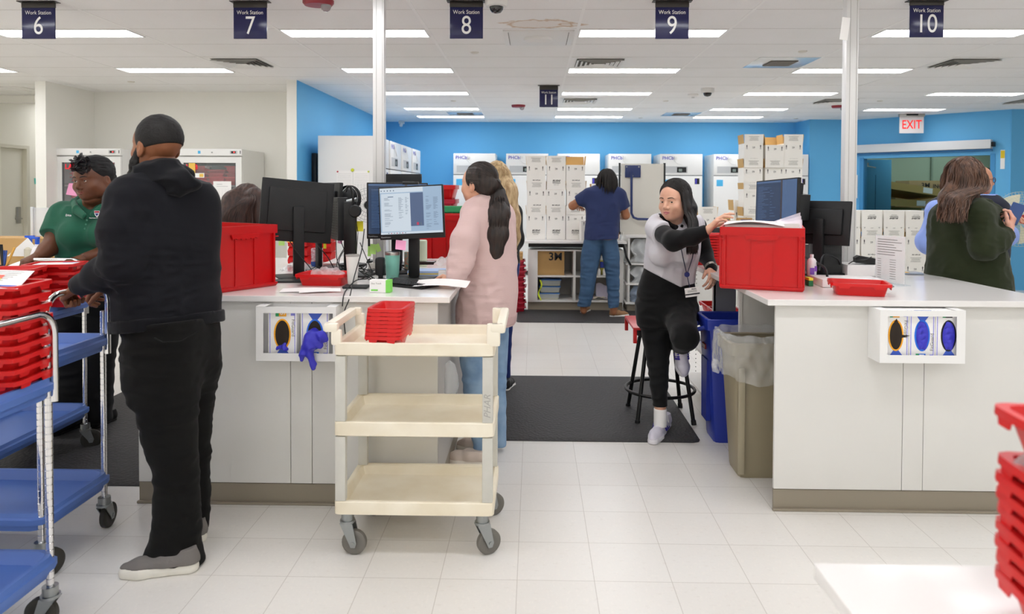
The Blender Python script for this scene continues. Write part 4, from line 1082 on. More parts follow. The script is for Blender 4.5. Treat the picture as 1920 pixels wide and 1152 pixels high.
# ---------------------------------------------------------------- man in black (nearest)
def man_black():
    sk = skin('deep brown', '8e5b3e', '7b4c33'); y0 = 2.92
    h = Head(at(294, 275, 2.93), (-.88, .46, -.08), (-.02, .0, 1), 1.04)
    hb = head_sdf(h, wide=1.02)
    tor = [sec(248, 376, 345, 2.9, .56, .75), sec(230, 388, 370, 2.9, .56, .75), sec(232, 390, 410, 2.9, .58, .8), sec(236, 390, 460, 2.9, .60, .85), sec(238, 390, 520, 2.92, .64, .9), sec(238, 392, 575, 2.93, .68, .95), sec(242, 396, 645, 2.94, .70, 1.0)]
    legn = [sec(252, 372, 590, 2.86, .95), sec(250, 370, 650, 2.86, .95), sec(252, 368, 700, 2.86, .95), sec(260, 366, 760, 2.86, .95), sec(273, 366, 820, 2.86, .9), sec(290, 368, 880, 2.86, .9), sec(294, 372, 940, 2.86, .9), sec(289, 373, 1000, 2.86, .9), sec(270, 378, 1045, 2.86, .75), sec(264, 379, 1056, 2.86, .72)]
    legf = [sec(300, 396, 590, 3.06, .95), sec(305, 402, 650, 3.06, .9), sec(312, 402, 700, 3.06, .9), sec(322, 397, 760, 3.08, .9), sec(332, 392, 860, 3.1, .9), sec(336, 391, 940, 3.1, .9), sec(330, 386, 1000, 3.1, .8), sec(322, 384, 1012, 3.1, .8)]
    # body
    b = S(); torso_core(b, tor[:-2], -.05); b.l(grow(legn[2:], -.035), .04); b.l(grow(legf[2:], -.03), .04); b.l([sec(280, 360, 570, 2.94, .7, 1.), sec(275, 360, 720, 2.95, .7, 1.)], .05)
    b.c(at(300, 350, 2.9), h.w(0, -.02, -.06), .062, .058, .03)
    LW, LE, LS = at(150, 534, 2.86), at(232, 494, 2.74), at(246, 378, 2.78)
    RW, RE, RS = at(216, 528, 3.12), at(262, 520, 3.2), at(358, 388, 3.0)
    for a, e, w in ((LS, LE, LW), (RS, RE, RW)): b.c(a, e, .05, .04, .03); b.c(e, w, .038, .028, .02)
    hd = hb.mesh(.0042); hh = S()
    bar = lambda px: at(px, 548, 2.9)
    hand_sdf(hh, at(146, 537, 2.86), at(122, 556, 2.90)-at(146, 537, 2.86), (-.35, -.35, .85), -1, curls=[1.15, 1.2, 1.25, 1.25], sc=1.03, thumb=.25)
    hand_sdf(hh, at(214, 528, 3.12), at(192, 534, 3.12)-at(214, 527, 3.12), (-.2, -.3, .9), 1, curls=[.8, .85, .9, .9], sc=1.05)
    me = person('man in black hoodie and black sweatpants pushing the blue cart', [b.mesh(.011), hd, hh.mesh(.0032)], [sk])
    # hoodie
    fb = fabric('black fleece', '101117', .85, .5, 260, .04)
    q = S(); q.l(tor, .03, 2.4)
    q.c(at(250, 366, 2.80), at(300, 334, 2.88), .075, .07, .05); q.c(at(352, 370, 2.98), at(312, 334, 2.9), .075, .07, .05)
    q.ch([at(246, 374, 2.78), at(229, 430, 2.75), LE], [.082, .082, .074], .04); q.ch([LE, at(192, 514, 2.79), at(156, 534, 2.85)], [.072, .058, .043], .05)
    q.ch([RS, at(322, 460, 3.12), RE], [.080, .072, .065], .05); q.c(RE, at(226, 527, 3.13), .06, .045, .03)
    n0 = at(318, 612, 2.9); q.clip(n0, (.10, -.1, -1))
    q.noise.append(folds(.0035, 8, (1.3, 1.3, 1), 3)); q.noise.append(folds(.009, 13, (1, 1, 2.6), 5, near=(at(330, 570, 2.75), .20))); q.noise.append(folds(.009, 16, (1, 1, 2.2), 7, near=(LE, .13))); q.noise.append(folds(.006, 14, (1.5, 1.5, 1), 8, near=(at(240, 400, 2.72), .14)))
    o = sobj('hoodie', [q.mesh(H_)], fb, me)
    # ribbed hem
    q = S(); q.l(grow(tor[3:], .010), .03, 2.4); q.clip(n0+Vector((0, 0, -.006)), (.10, -.1, -1)); q.clip(n0+Vector((0, 0, .045)), (-.10, .1, 1)); sobj('hem_band', [q.mesh(.008)], fabric('black rib', '0c0d12', .9, .6, 200), o)
    q = S(); q.c(LW+(LE-LW)*.10, LW+(LE-LW)*-.06, .044, .040, .01, cut=2); sobj('cuff', [q.mesh(.005)], MATS['fabric black rib'], o)
    # hood
    q = S(); 
    q.ch([h.w(.02, .07, -.155), h.w(-.055, .03, -.14), h.w(-.065, -.045, -.115), h.w(-.01, -.095, -.105), h.w(.06, -.06, -.115), h.w(.07, .01, -.14)], [.030, .036, .042, .045, .04, .032], .03)
    q.ch([at(296, 328, 2.84), at(332, 342, 2.83), at(362, 346, 2.86)], [.042, .048, .034], .03); q.ch([at(258, 330, 2.82), at(290, 330, 2.82)], [.030, .040], .03)
    q.noise.append(folds(.009, 13, (1, 1, 1.5), 9)); sobj('hood', [q.mesh(.0065)], fabric('black hood', '0c0d12', .85, .5, 260, .05), o)
    # trousers
    q = S(); q.l(legn, .035, 2.2); q.l(legf, .035, 2.2); q.l([sec(256, 384, 585, 2.95, .76, 1.0), sec(251, 391, 620, 2.95, .78, 1.0), sec(252, 390, 665, 2.95, .72, 1.0), sec(258, 388, 700, 2.95, .6, 1.0), sec(275, 374, 735, 2.95, .4, 1.0)], .05)
    q.clip(n0+Vector((0, 0, .02)), (-.10, .1, 1))
    q.noise.append(folds(.006, 7, (1, 1, 2.4), 11)); q.noise.append(folds(.0025, 18, (1, 1, 2), 12))
    tr = sobj('sweatpants', [q.mesh(H_)], fabric('black sweat', '0b0b0a', .9, .45, 300, .03), me)
    b = MB(); b.tube([at(289, 634, 2.715), at(305, 642, 2.712), at(340, 640, 2.722), at(372, 622, 2.765)], .003, 6); b.build('back_pocket_seam', mat('black seam', '0b0b0a', .9), tr)
    # shoes
    up = mat('grey knit', '6f6b68', .8, bump=.8, bscale=350, bdist=.001); so = mat('white foam sole', 'dcd9cf', .5)
    a, c = on(378, 1068), on(221, 1083); shoe('shoe', a, c, me, up, so, ht=.078, solet=.036, h=.005)
    a = on(386, 1018); shoe('shoe', a, a+Vector((-.27, .09, 0)), me, up, so, ht=.078, solet=.036, h=.006)
    # hair + beard
    hm = mat('short black hair', '0e0b0a', .7, bump=.8, bscale=160, bdist=.002)
    q = S(); R = h.B; kk = h.sc
    q.e(h.w(0, -.020, .034), np.array([.083, .098, .094])*kk, R, .01)
    q.clip(h.w(0, .052, .045), R@np.array([0, .9, -.42])); q.clip(h.w(0, -.04, -.006), R@np.array([0, -.22, -1])); 
    q.noise.append(folds(.0012, 90, seed=2)); sobj('hair', [q.mesh(.005)], hm, me)
    q = S()
    for s_ in (-1, 1): q.ch([h.w(s_*.068, .012, -.015), h.w(s_*.066, .035, -.07), h.w(s_*.036, .075, -.115)], [.012, .022, .032], .02)
    q.c(h.w(-.03, .088, -.118), h.w(.03, .088, -.118), .034, .034, .02); q.noise.append(folds(.003, 60, seed=4)); sobj('beard', [q.mesh(.005)], hm, me)
man_black()

# ---------------------------------------------------------------- woman in green polo
def woman_green():
    sk = skin('dark brown', '6e4630', '5f3a28'); y = 4.42
    h = Head(at(175, 337, 4.36), (-.24, -.92, -.28), (-.08, -.12, 1), 1.14)
    hb = head_sdf(h, wide=1.06, jaw=1.22)
    tor = [sec(124, 214, 388, y, .6, .1), sec(108, 226, 402, y, .6, .1), sec(106, 228, 430, y, .68, .1), sec(107, 226, 455, y, .74, .1), sec(113, 222, 480, y, .7, .1), sec(112, 222, 510, y, .72, .1), sec(108, 225, 545, y, .72, .1)]
    legs = [[sec(110, 176, 540, y, .95), sec(97, 170, 640, y-.02, .95), sec(92, 165, 700, y-.05, .9), sec(96, 160, 760, y-.08, .9), sec(104, 156, 790, y-.1, .9)], [sec(160, 222, 540, y, .95), sec(162, 216, 640, y, .95), sec(163, 210, 700, y, .9), sec(163, 208, 780, y, .9), sec(166, 204, 790, y, .9)]]
    b = S(); torso_core(b, tor, -.025)
    for L_ in legs: b.l(grow(L_, -.03), .03)
    b.c(at(168, 398, y), h.w(0, -.02, -.07), .066, .066, .03); b.e(h.w(0, .035, -.105), [.045, .04, .03], h.B, .03)
    RS, RE, RW = at(116, 402, y), at(97, 462, 4.30), at(72, 480, 4.20); LS, LE, LW = at(216, 402, y), at(222, 468, 4.36), at(158, 484, 4.22)
    for a, e, w in ((RS, RE, RW), (LS, LE, LW)): b.ch([a, e], [.06, .053], .03); b.ch([e, e+(w-e)*.4, w], [.052, .047, .031], .02)
    hh = S(); hand_sdf(hh, RW, at(54, 487, 4.15)-RW, (-.1, -.45, .85), 1, curls=[1.0, 1.05, 1.1, 1.1], sc=1.0); hand_sdf(hh, LW, at(134, 490, 4.15)-LW, (0, -.5, .8), -1, curls=[.95, 1, 1.05, 1.05], sc=1.0)
    lm = mat('lips brown', '7c4238', .4)
    fn = lips_fn(h, 1); me = person('woman in green polo and black head wrap behind the blue cart', [b.mesh(.010), hb.mesh(.0027), hh.mesh(.0036)], [sk, lm, ], fn)
    brows(h, me, hb, mat('brow black', '1c1310', .7)); eyes(h, me, '2a160e', (0, .2))
    fb = fabric('green pique', '1f5a45', .8, .5, 420, .1)
    q = S(); q.l(tor, .03, 2.3)
    q.c(at(128, 400, y), at(165, 388, y), .062, .055, .05); q.c(at(206, 400, y), at(172, 388, y), .062, .055, .05)
    q.e(at(140, 438, y-.13), (.085, .07, .075), k=.06); q.e(at(192, 438, y-.13), (.085, .07, .075), k=.06)
    for a, e in ((RS, RE), (LS, LE)): q.c(a, a+(e-a)*.66, .077, .084, .04, cut=1)
    q.noise.append(folds(.004, 9, (1.6, 1, 1), 21)); q.clip(at(168, 540, y), (0, 0, -1))
    q.e(at(165, 372, y-.10), (.035, .07, .075), k=.02, op='-')
    o = sobj('polo_shirt', [q.mesh(H_)], fb, me)
    q = S(); cn = at(168, 388, y-.01)
    q.ch([at(174, 404, y-.175), at(192, 392, y-.13), at(204, 380, y-.02), at(190, 374, y+.06)], [.012, .017, .018, .018], .012, (0, .3, 1), .6); q.ch([at(158, 406, y-.175), at(142, 393, y-.12), at(138, 382, y-.02), at(150, 374, y+.06)], [.012, .017, .018, .018], .012, (0, .3, 1), .6)
    sobj('collar', [q.mesh(.0045)], fb, o)
    for i, (px_, py_) in enumerate(((163, 413), (161, 421), (159, 429))):
        b = MB(); b.lathe([(.006, 0), (.005, .003), (.001, .003)], 12, M=T(at(px_, py_, y-.185-.012*i)) @ Matrix.Rotation(PI/2, 4, 'X')); b.build('button', mat('green button', '3c7a64', .4), o)
    M_ = mat('embroidery white', 'e3e3e6', .7); b = MB(); yy = y-.197
    put_text(b, 'Erica', .018, T(at(128, 404, y-.175)), bold=.03, shear=.2); b.build('name_embroidery', M_, o, smooth=None)
    b = MB(); c = at(182, 401, y-.176); b.prism([(-.016, .018), (.016, .018), (.016, -.004), (0, -.022), (-.016, -.004)], -.002, 0, 'y', M=T(c)); b.prism([(-.014, .016), (.014, .016), (.014, .006), (-.014, .006)], -.003, -.002, 'y', mi=1, M=T(c)); b.prism([(-.012, .002), (.012, .002), (0, -.015)], -.003, -.002, 'y', mi=2, M=T(c))
    put_text(b, 'Department of Pathology', .008, T(at(180, 409, y-.185)), bold=.02); b.build('crest_embroidery', [M_, mat('crest red', 'a32638', .7), mat('crest blue', '24346f', .7)], o, smooth=None)
    q = S()
    for L_ in legs: q.l(L_, .03, 2.2)
    q.l([sec(110, 222, 528, y, .7, .1), sec(108, 222, 560, y, .72, .1), sec(108, 218, 585, y, .7, .1)], .04); q.noise.append(folds(.006, 8, (1, 1, 2), 23)); sobj('trousers', [q.mesh(.009)], fabric('black twill', '0a0a0b', .8), me)
    a = on(196, 800); shoe('shoe', a+Vector((0, .12, 0)), a+Vector((-.05, -.14, 0)), me, BLK_SH, mat('black sole', '0d0d0e', .6)); a = on(128, 812); shoe('shoe', a+Vector((.02, .12, 0)), a+Vector((-.06, -.14, 0)), me, BLK_SH, MATS['black sole'])
    # head wrap, bow, curls, earbud
    wm = mat('black chiffon', '101011', .75, bump=.6, bscale=30, bdist=.004)
    q = S(); R = h.B; kk = h.sc; q.e(h.w(0, -.024, .040), np.array([.088, .100, .092])*kk, R, .01)
    q.clip(h.w(0, .060, .062), R@np.array([0, .72, -.70])); q.clip(h.w(0, -.05, -.015), R@np.array([0, .35, -1])); q.noise.append(folds(.003, 26, (1, 1, 2.5), 31)); w_ = sobj('head_wrap', [q.mesh(.005)], wm, me)
    b = MB(); rnd = random.Random(5)
    for i in range(11):
        c = V3(h.w(-.055+rnd.uniform(-.03, .035), .075+rnd.uniform(-.01, .02), .085+rnd.uniform(-.03, .02))); ax = _n([rnd.uniform(-1, -.1), rnd.uniform(-.6, .1), rnd.uniform(-.3, 1)]); bx = _n(np.cross(ax, [rnd.random(), 1, .3])); s_ = rnd.uniform(.045, .075); ph = rnd.random()*6
        b.grid(lambda u, v: tuple(c+ax*s_*u*(.75+.35*math.sin(PI*v))+bx*s_*(v-.5)*(.3+1.2*math.sin(PI*min(1, u*1.0+.12)))+np.cross(ax, bx)*.014*math.sin(v*9+ph)*(.3+u)), 10, 16)
    b.build('bow', mat('black chiffon sheer', '151316', .5, alpha=.88), w_, smooth=80, fixn=False)
    q = S(); q.c(h.w(.055, -.07, .0), h.w(.05, -.085, -.07), .035, .03, .02); q.c(h.w(-.03, -.08, .0), h.w(-.02, -.08, -.05), .035, .03, .02); q.noise.append(folds(.008, 38, seed=7)); sobj('hair', [q.mesh(.006)], mat('black curls', '17120f', .7, bump=.8, bscale=90, bdist=.004), me)
    b = MB(); b.cyl(h.w(.084, .004, -.014), h.w(.078, .022, -.05), .0042*1.2, seg=10); b.cyl(h.w(.078, -.002, -.012), h.w(.090, .006, -.012), .0085, .007, seg=12); b.build('earbud', mat('glossy white', 'f4f4f2', .15), me, smooth=60)
woman_green()

# ---------------------------------------------------------------- hunched woman behind the left monitor
def woman_hunched():
    y = 5.72; sk = skin('tan', 'b98464')
    h = Head(at(458, 388, 5.62), (.45, -.45, -.75), (.4, -.3, .75), 1.04)
    tor = [sec(404, 470, 398, y+.0, .7), sec(398, 500, 420, y+.02, .65), sec(402, 505, 470, y+.1, .65), sec(408, 505, 540, y+.2, .7), sec(408, 506, 580, y+.22, .7)]
    legs = [[sec(408, 458, 575, y+.22, .95), sec(412, 452, 680, y+.2, .9), sec(418, 446, 715, y+.2, .9)], [sec(458, 506, 575, y+.22, .95), sec(460, 502, 680, y+.2, .9), sec(466, 496, 715, y+.2, .9)]]
    b = S(); torso_core(b, tor, -.02); b.c(at(440, 400, y), h.w(0, -.02, -.05), .055, .055, .03)
    for L_ in legs: b.l(grow(L_, -.02), .03)
    me = person('woman with long brown hair bent forward behind the left monitor', [b.mesh(.012), head_sdf(h).mesh(.006)], [sk])
    q = S(); q.l(tor, .03); q.c(at(412, 415, y), at(420, 470, 5.55), .06, .05, .04); q.c(at(420, 470, 5.55), at(445, 480, 5.35), .05, .042, .03); q.noise.append(folds(.004, 10, seed=1))
    k = NT('speckled knit', .9); k.col(k.mix(k.rng(k.noise(160, 2), .45, .55), '2b2a2d', 'b9b6b4')); sobj('sweater', [q.mesh(.010)], k.m, me)
    q = S(); [q.l(L_, .03) for L_ in legs]; sobj('trousers', [q.mesh(.012)], fabric('charcoal trousers', '2a2b30'), me)
    for x in (430, 480): a = on(x, 715); shoe('shoe', a+Vector((0, .12, 0)), a+Vector((.02, -.13, 0)), me, BLK_SH, BLK_SH, h=.008)
    hm = hair_mat('dark brown long', '2a1a15', '4a3128', (60, 60, 10))
    q = S(); q.e(h.w(0, -.02, .035), (.090, .108, .100), h.B, .02)
    q.ch([at(462, 360, 5.6), at(440, 378, 5.52), at(422, 408, 5.46), at(410, 438, 5.46)], [.075, .085, .075, .03], .05, (0, 1, 0), 1.5); q.ch([at(470, 362, 5.56), at(464, 400, 5.5), at(452, 440, 5.48)], [.07, .085, .05], .05, (0, 1, 0), 1.5); q.ch([at(478, 366, 5.5), at(486, 420, 5.48)], [.06, .05], .04)
    q.noise.append(folds(.003, 55, (1, .5, .12), 6)); sobj('hair', [q.mesh(.007)], hm, me)
    def p1(r):
        f = r.random(); return [_n([.2, -.2, 1]), _n([-.6+.8*f, -1, .5])], [V3(at(452+26*f, 368+8*(1-f), 5.40)), V3(at(428+45*f, 395, 5.36)), V3(at(415+60*f, 420+8*r.random(), 5.36)), V3(at(404+66*f+r.uniform(-5, 5), 442+r.uniform(-6, 12), 5.38))]
    strands(h, (.094, .112, .104), 260, hm, me, p1, .0030, 9, .006, wave=.003)
woman_hunched()

# ---------------------------------------------------------------- woman in pink sweatshirt
def woman_pink():
    y = 4.05; sk = skin('light', 'd9a78c', 'cf9a80')
    h = Head(at(897, 346, 4.02), (-.82, .52, -.12), (0, 0, 1), 1.0)
    tor = [sec(888, 944, 374, y, .7, .9), sec(874, 956, 392, y, .66, .9), sec(874, 963, 420, y, .68, .9), sec(874, 967, 470, y, .72, .9), sec(868, 968, 530, y, .78, .9), sec(859, 967, 575, y, .8, .9), sec(860, 963, 612, y, .8, .9)]
    ln = [sec(861, 922, 596, y-.06, .95), sec(862, 919, 660, y-.06, .95), sec(868, 918, 720, y-.06, .95), sec(877, 918, 780, y-.06, .9), sec(887, 918, 840, y-.05, .9), sec(888, 917, 852, y-.05, .9)]
    lf = [sec(905, 955, 596, y+.12, .95), sec(912, 951, 660, y+.12, .95), sec(918, 949, 720, y+.12, .95), sec(921, 948, 830, y+.12, .9), sec(921, 947, 836, y+.12, .9)]
    b = S(); torso_core(b, tor, -.03); b.l(grow(ln, -.015), .03); b.l(grow(lf, -.015), .03); b.c(at(910, 385, y), h.w(0, -.02, -.06), .048, .046, .03)
    LS, LE, LW = at(884, 410, 3.93), at(864, 490, 3.84), at(850, 521, 3.80)
    RS, RE, RW = at(925, 405, 4.2), at(880, 480, 4.25), at(858, 515, 4.1)
    for a, e, w in ((LS, LE, LW), (RS, RE, RW)): b.c(a, e, .04, .034, .03); b.c(e, w, .032, .025, .02)
    b.c(at(902, 850, y-.05), at(903, 872, y-.05), .036, .032, .01)
    hh = S(); hand_sdf(hh, LW, at(836, 530, 3.79)-LW, (-.3, -.8, .3), -1, curl=.35, sc=.92); hand_sdf(hh, RW, at(842, 526, 4.05)-RW, (-.2, .3, .9), 1, curl=.3, sc=.92)
    me = person('woman in pink sweatshirt with long dark ponytail facing the left monitor', [b.mesh(.010), head_sdf(h, wide=.97, jaw=.95).mesh(.0042), hh.mesh(.0035)], [sk])
    fb = mat('pink ribbed knit', 'd5b9b6', .9, bump=.6, bscale=1, bdist=.002, stretch=(6, 6, 520))
    q = S(); q.l(tor, .03, 2.3); q.c(at(886, 405, 3.98), at(905, 386, y), .065, .06, .05); q.c(at(940, 405, 4.12), at(920, 386, y), .065, .06, .05)
    q.ch([LS, at(872, 450, 3.86), LE], [.062, .074, .070], .018); q.ch([LE, at(856, 513, 3.82), LW], [.068, .052, .034], .02)
    q.ch([RS, RE, RW], [.065, .06, .036], .04)
    q.ch([h.w(.02, .05, -.12), h.w(.055, .0, -.115), h.w(.03, -.06, -.09), h.w(-.04, -.05, -.095), h.w(-.05, .02, -.12)], [.026, .03, .034, .034, .028], .03)
    q.noise.append(folds(.004, 9, (1.6, 1.6, 1), 41)); q.noise.append(folds(.008, 14, (1, 1, 2), 42, near=(at(885, 560, 3.85), .16))); q.noise.append(folds(.007, 17, (1, 1, 1.6), 44, near=(LE, .09))); q.clip(at(910, 611, y), (0, 0, -1))
    o = sobj('sweatshirt', [q.mesh(H_)], fb, me)
    q = S(); q.l(grow(tor[4:], .003), .03, 2.3); q.clip(at(910, 608, y), (0, 0, -1)); q.clip(at(910, 588, y), (0, 0, 1)); sobj('hem_band', [q.mesh(.008)], mat('pink rib', 'c9aba9', .9, bump=.8, bscale=1, bdist=.002, stretch=(300, 300, 4)), o)
    dn = mat('light denim', '8fabc6', .85, var=.2, vscale=9, var2='6f8fb2', bump=.5, bscale=400, bdist=.0008)
    q = S(); q.l(ln, .03, 2.2); q.l(lf, .03, 2.2); q.noise.append(folds(.005, 9, (1, 1, 2.2), 43)); sobj('jeans', [q.mesh(.008)], dn, me)
    q = S(); q.c(at(903, 850, y-.05), at(903, 875, y-.05), .040, .040, .01, cut=2); sobj('sock', [q.mesh(.006)], mat('black sock', '18181b', .9), me)
    a = on(914, 872); shoe('shoe', a, a+Vector((-.235, .03, 0)), me, mat('cream suede', 'd6c7bb', .8), mat('cream sole', 'e4ddd2', .5), ht=.06, solet=.025)
    a = on(930, 848); shoe('shoe', a, a+Vector((-.235, .05, 0)), me, MATS['cream suede'], MATS['cream sole'], ht=.06, solet=.025)
    hm = hair_mat('near black', '17110f', '32241e', (70, 70, 14))
    q = S(); q.e(h.w(0, -.022, .034), (.083, .100, .095), h.B, .02); q.clip(h.w(0, .055, .055), h.B@np.array([0, .95, -.35])); q.e(h.w(0, -.07, -.01), (.062, .05, .055), h.B, .03)
    q.c(h.w(0, -.095, .0), at(932, 342, 4.06), .035, .020, .02)
    q.noise.append(folds(.002, 60, (1, .4, .4), 3)); q.clip(h.w(0, .02, -.035), h.B@np.array([0, .65, -.76])); sobj('hair', [q.mesh(.005)], hm, me)
    q = S(); q.ch([at(926, 344, 4.05), at(932, 362, 4.0), at(934, 400, 3.95), at(932, 440, 3.93), at(927, 470, 3.93), at(921, 490, 3.93)], [.022, .040, .062, .058, .045, .012], .03, (0, 1, 0), 1.35); q.noise.append(folds(.003, 60, (1, 1, .13), 5)); sobj('ponytail', [q.mesh(.0055)], hm, me)
    g = np.array([0, -1, -.12])
    def p1(r):
        a = r.uniform(0, 2*PI); d = _n([math.sin(a)*.9, .62 if math.cos(a) > 0 else .25, max(-.35, math.cos(a)*.75)]); return [d, _n(d+g*1.2), g], []
    strands(h, (.0845, .1015, .0965), 240, hm, me, p1, .0016, 2, .0015)
    def p2(r):
        a = r.uniform(0, 2*PI); c, s_ = math.cos(a), math.sin(a); k = r.uniform(.9, 1.04); L = r.uniform(.82, 1)
        T_ = [(932, 362, 4.0, .042), (934, 400, 3.95, .060), (932, 440, 3.93, .056), (927, 470, 3.93, .042), (922, 492, 3.93, .012)]
        return [g, g*1.0], [V3(at(X, 344+(Y-344)*L, D))+np.array([c*R*k, -abs(s_)*R*.72*k, 0]) for X, Y, D, R in T_]
    strands(h, (.08, .11, .09), 200, hm, me, p2, .0022, 3, .002, wave=.002)
woman_pink()

# ---------------------------------------------------------------- blonde woman behind her
def woman_blonde():
    y = 5.45; sk = skin('fair', 'e2b79d')
    h = Head(at(930, 342, y-.02), (-.6, .75, -.1), (0, 0, 1), 1.02)
    tor = [sec(908, 962, 374, y, .65, .5), sec(896, 972, 392, y, .62, .5), sec(896, 973, 430, y, .7, .5), sec(900, 973, 470, y, .72, .5), sec(902, 974, 500, y, .72, .5)]
    legs = [[sec(902, 940, 494, y-.03, .95), sec(906, 938, 600, y, .9), sec(910, 932, 700, y, .9), sec(912, 932, 712, y, .9)], [sec(932, 975, 494, y, .95), sec(934, 962, 600, y+.03, .9), sec(938, 957, 700, y+.05, .9), sec(938, 957, 708, y+.05, .9)]]
    b = S(); torso_core(b, tor, -.02); [b.l(grow(L_, -.015), .03) for L_ in legs]; b.c(at(934, 385, y), h.w(0, -.02, -.06), .048, .046, .03)
    A_ = [at(965, 400, y+.05), at(968, 450, y+.08), at(955, 480, y+.2)]; b.ch(A_, [.04, .035, .03], .03)
    me = person('blonde woman in black sweater standing behind the woman in pink', [b.mesh(.012), head_sdf(h).mesh(.006)], [sk])
    q = S(); q.l(tor, .03); q.ch(A_, [.06, .055, .045], .04); q.noise.append(folds(.004, 10, seed=8)); sobj('sweater', [q.mesh(.010)], fabric('black knit', '0d0e10'), me)
    q = S(); [q.l(L_, .03) for L_ in legs]; q.noise.append(folds(.004, 9, seed=8)); sobj('jeans', [q.mesh(.010)], fabric('navy jeans', '20306e'), me)
    a = on(951, 728); shoe('shoe', a+Vector((-.02, -.13, 0)), a+Vector((.03, .13, 0)), me, BLK_SH, mat('white sole', 'e0dfdc', .5), h=.007); a = on(922, 731); shoe('shoe', a+Vector((0, -.13, 0)), a+Vector((0, .13, 0)), me, BLK_SH, MATS['white sole'], h=.007)
    hm = hair_mat('blonde', 'd6bd92', '9a7a52', (60, 60, 10))
    q = S(); q.e(h.w(0, -.022, .034), (.086, .103, .097), h.B, .02); q.clip(h.w(0, .06, .05), h.B@np.array([0, .95, -.35]))
    q.ch([at(932, 318, y-.05), at(948, 360, y-.1), at(957, 410, y-.12), at(962, 445, y-.12), at(963, 472, y-.1)], [.07, .085, .07, .05, .015], .04, (0, 1, 0), 1.6)
    q.noise.append(folds(.003, 55, (1, 1, .12), 7)); sobj('hair', [q.mesh(.007)], hm, me)
    def p1(r):
        a = r.uniform(-1.3, 1.9); d = _n([math.sin(a)*1.0, -.75-.3*math.cos(a), .25]); x = at(946+22*r.uniform(-.7, 1), 440, y-.16-.08*r.random())
        return [_n([0, .5-r.random(), 1]), d], [V3(h.w(math.sin(a)*.085, -.09, -.06)), V3(x)+[-.02, 0, .15], V3(x), V3(at(962+r.uniform(-12, 8), 470+r.uniform(-14, 8), y-.14))]
    strands(h, (.090, .107, .100), 260, hm, me, p1, .0026, 4, .006, wave=.004)
woman_blonde()

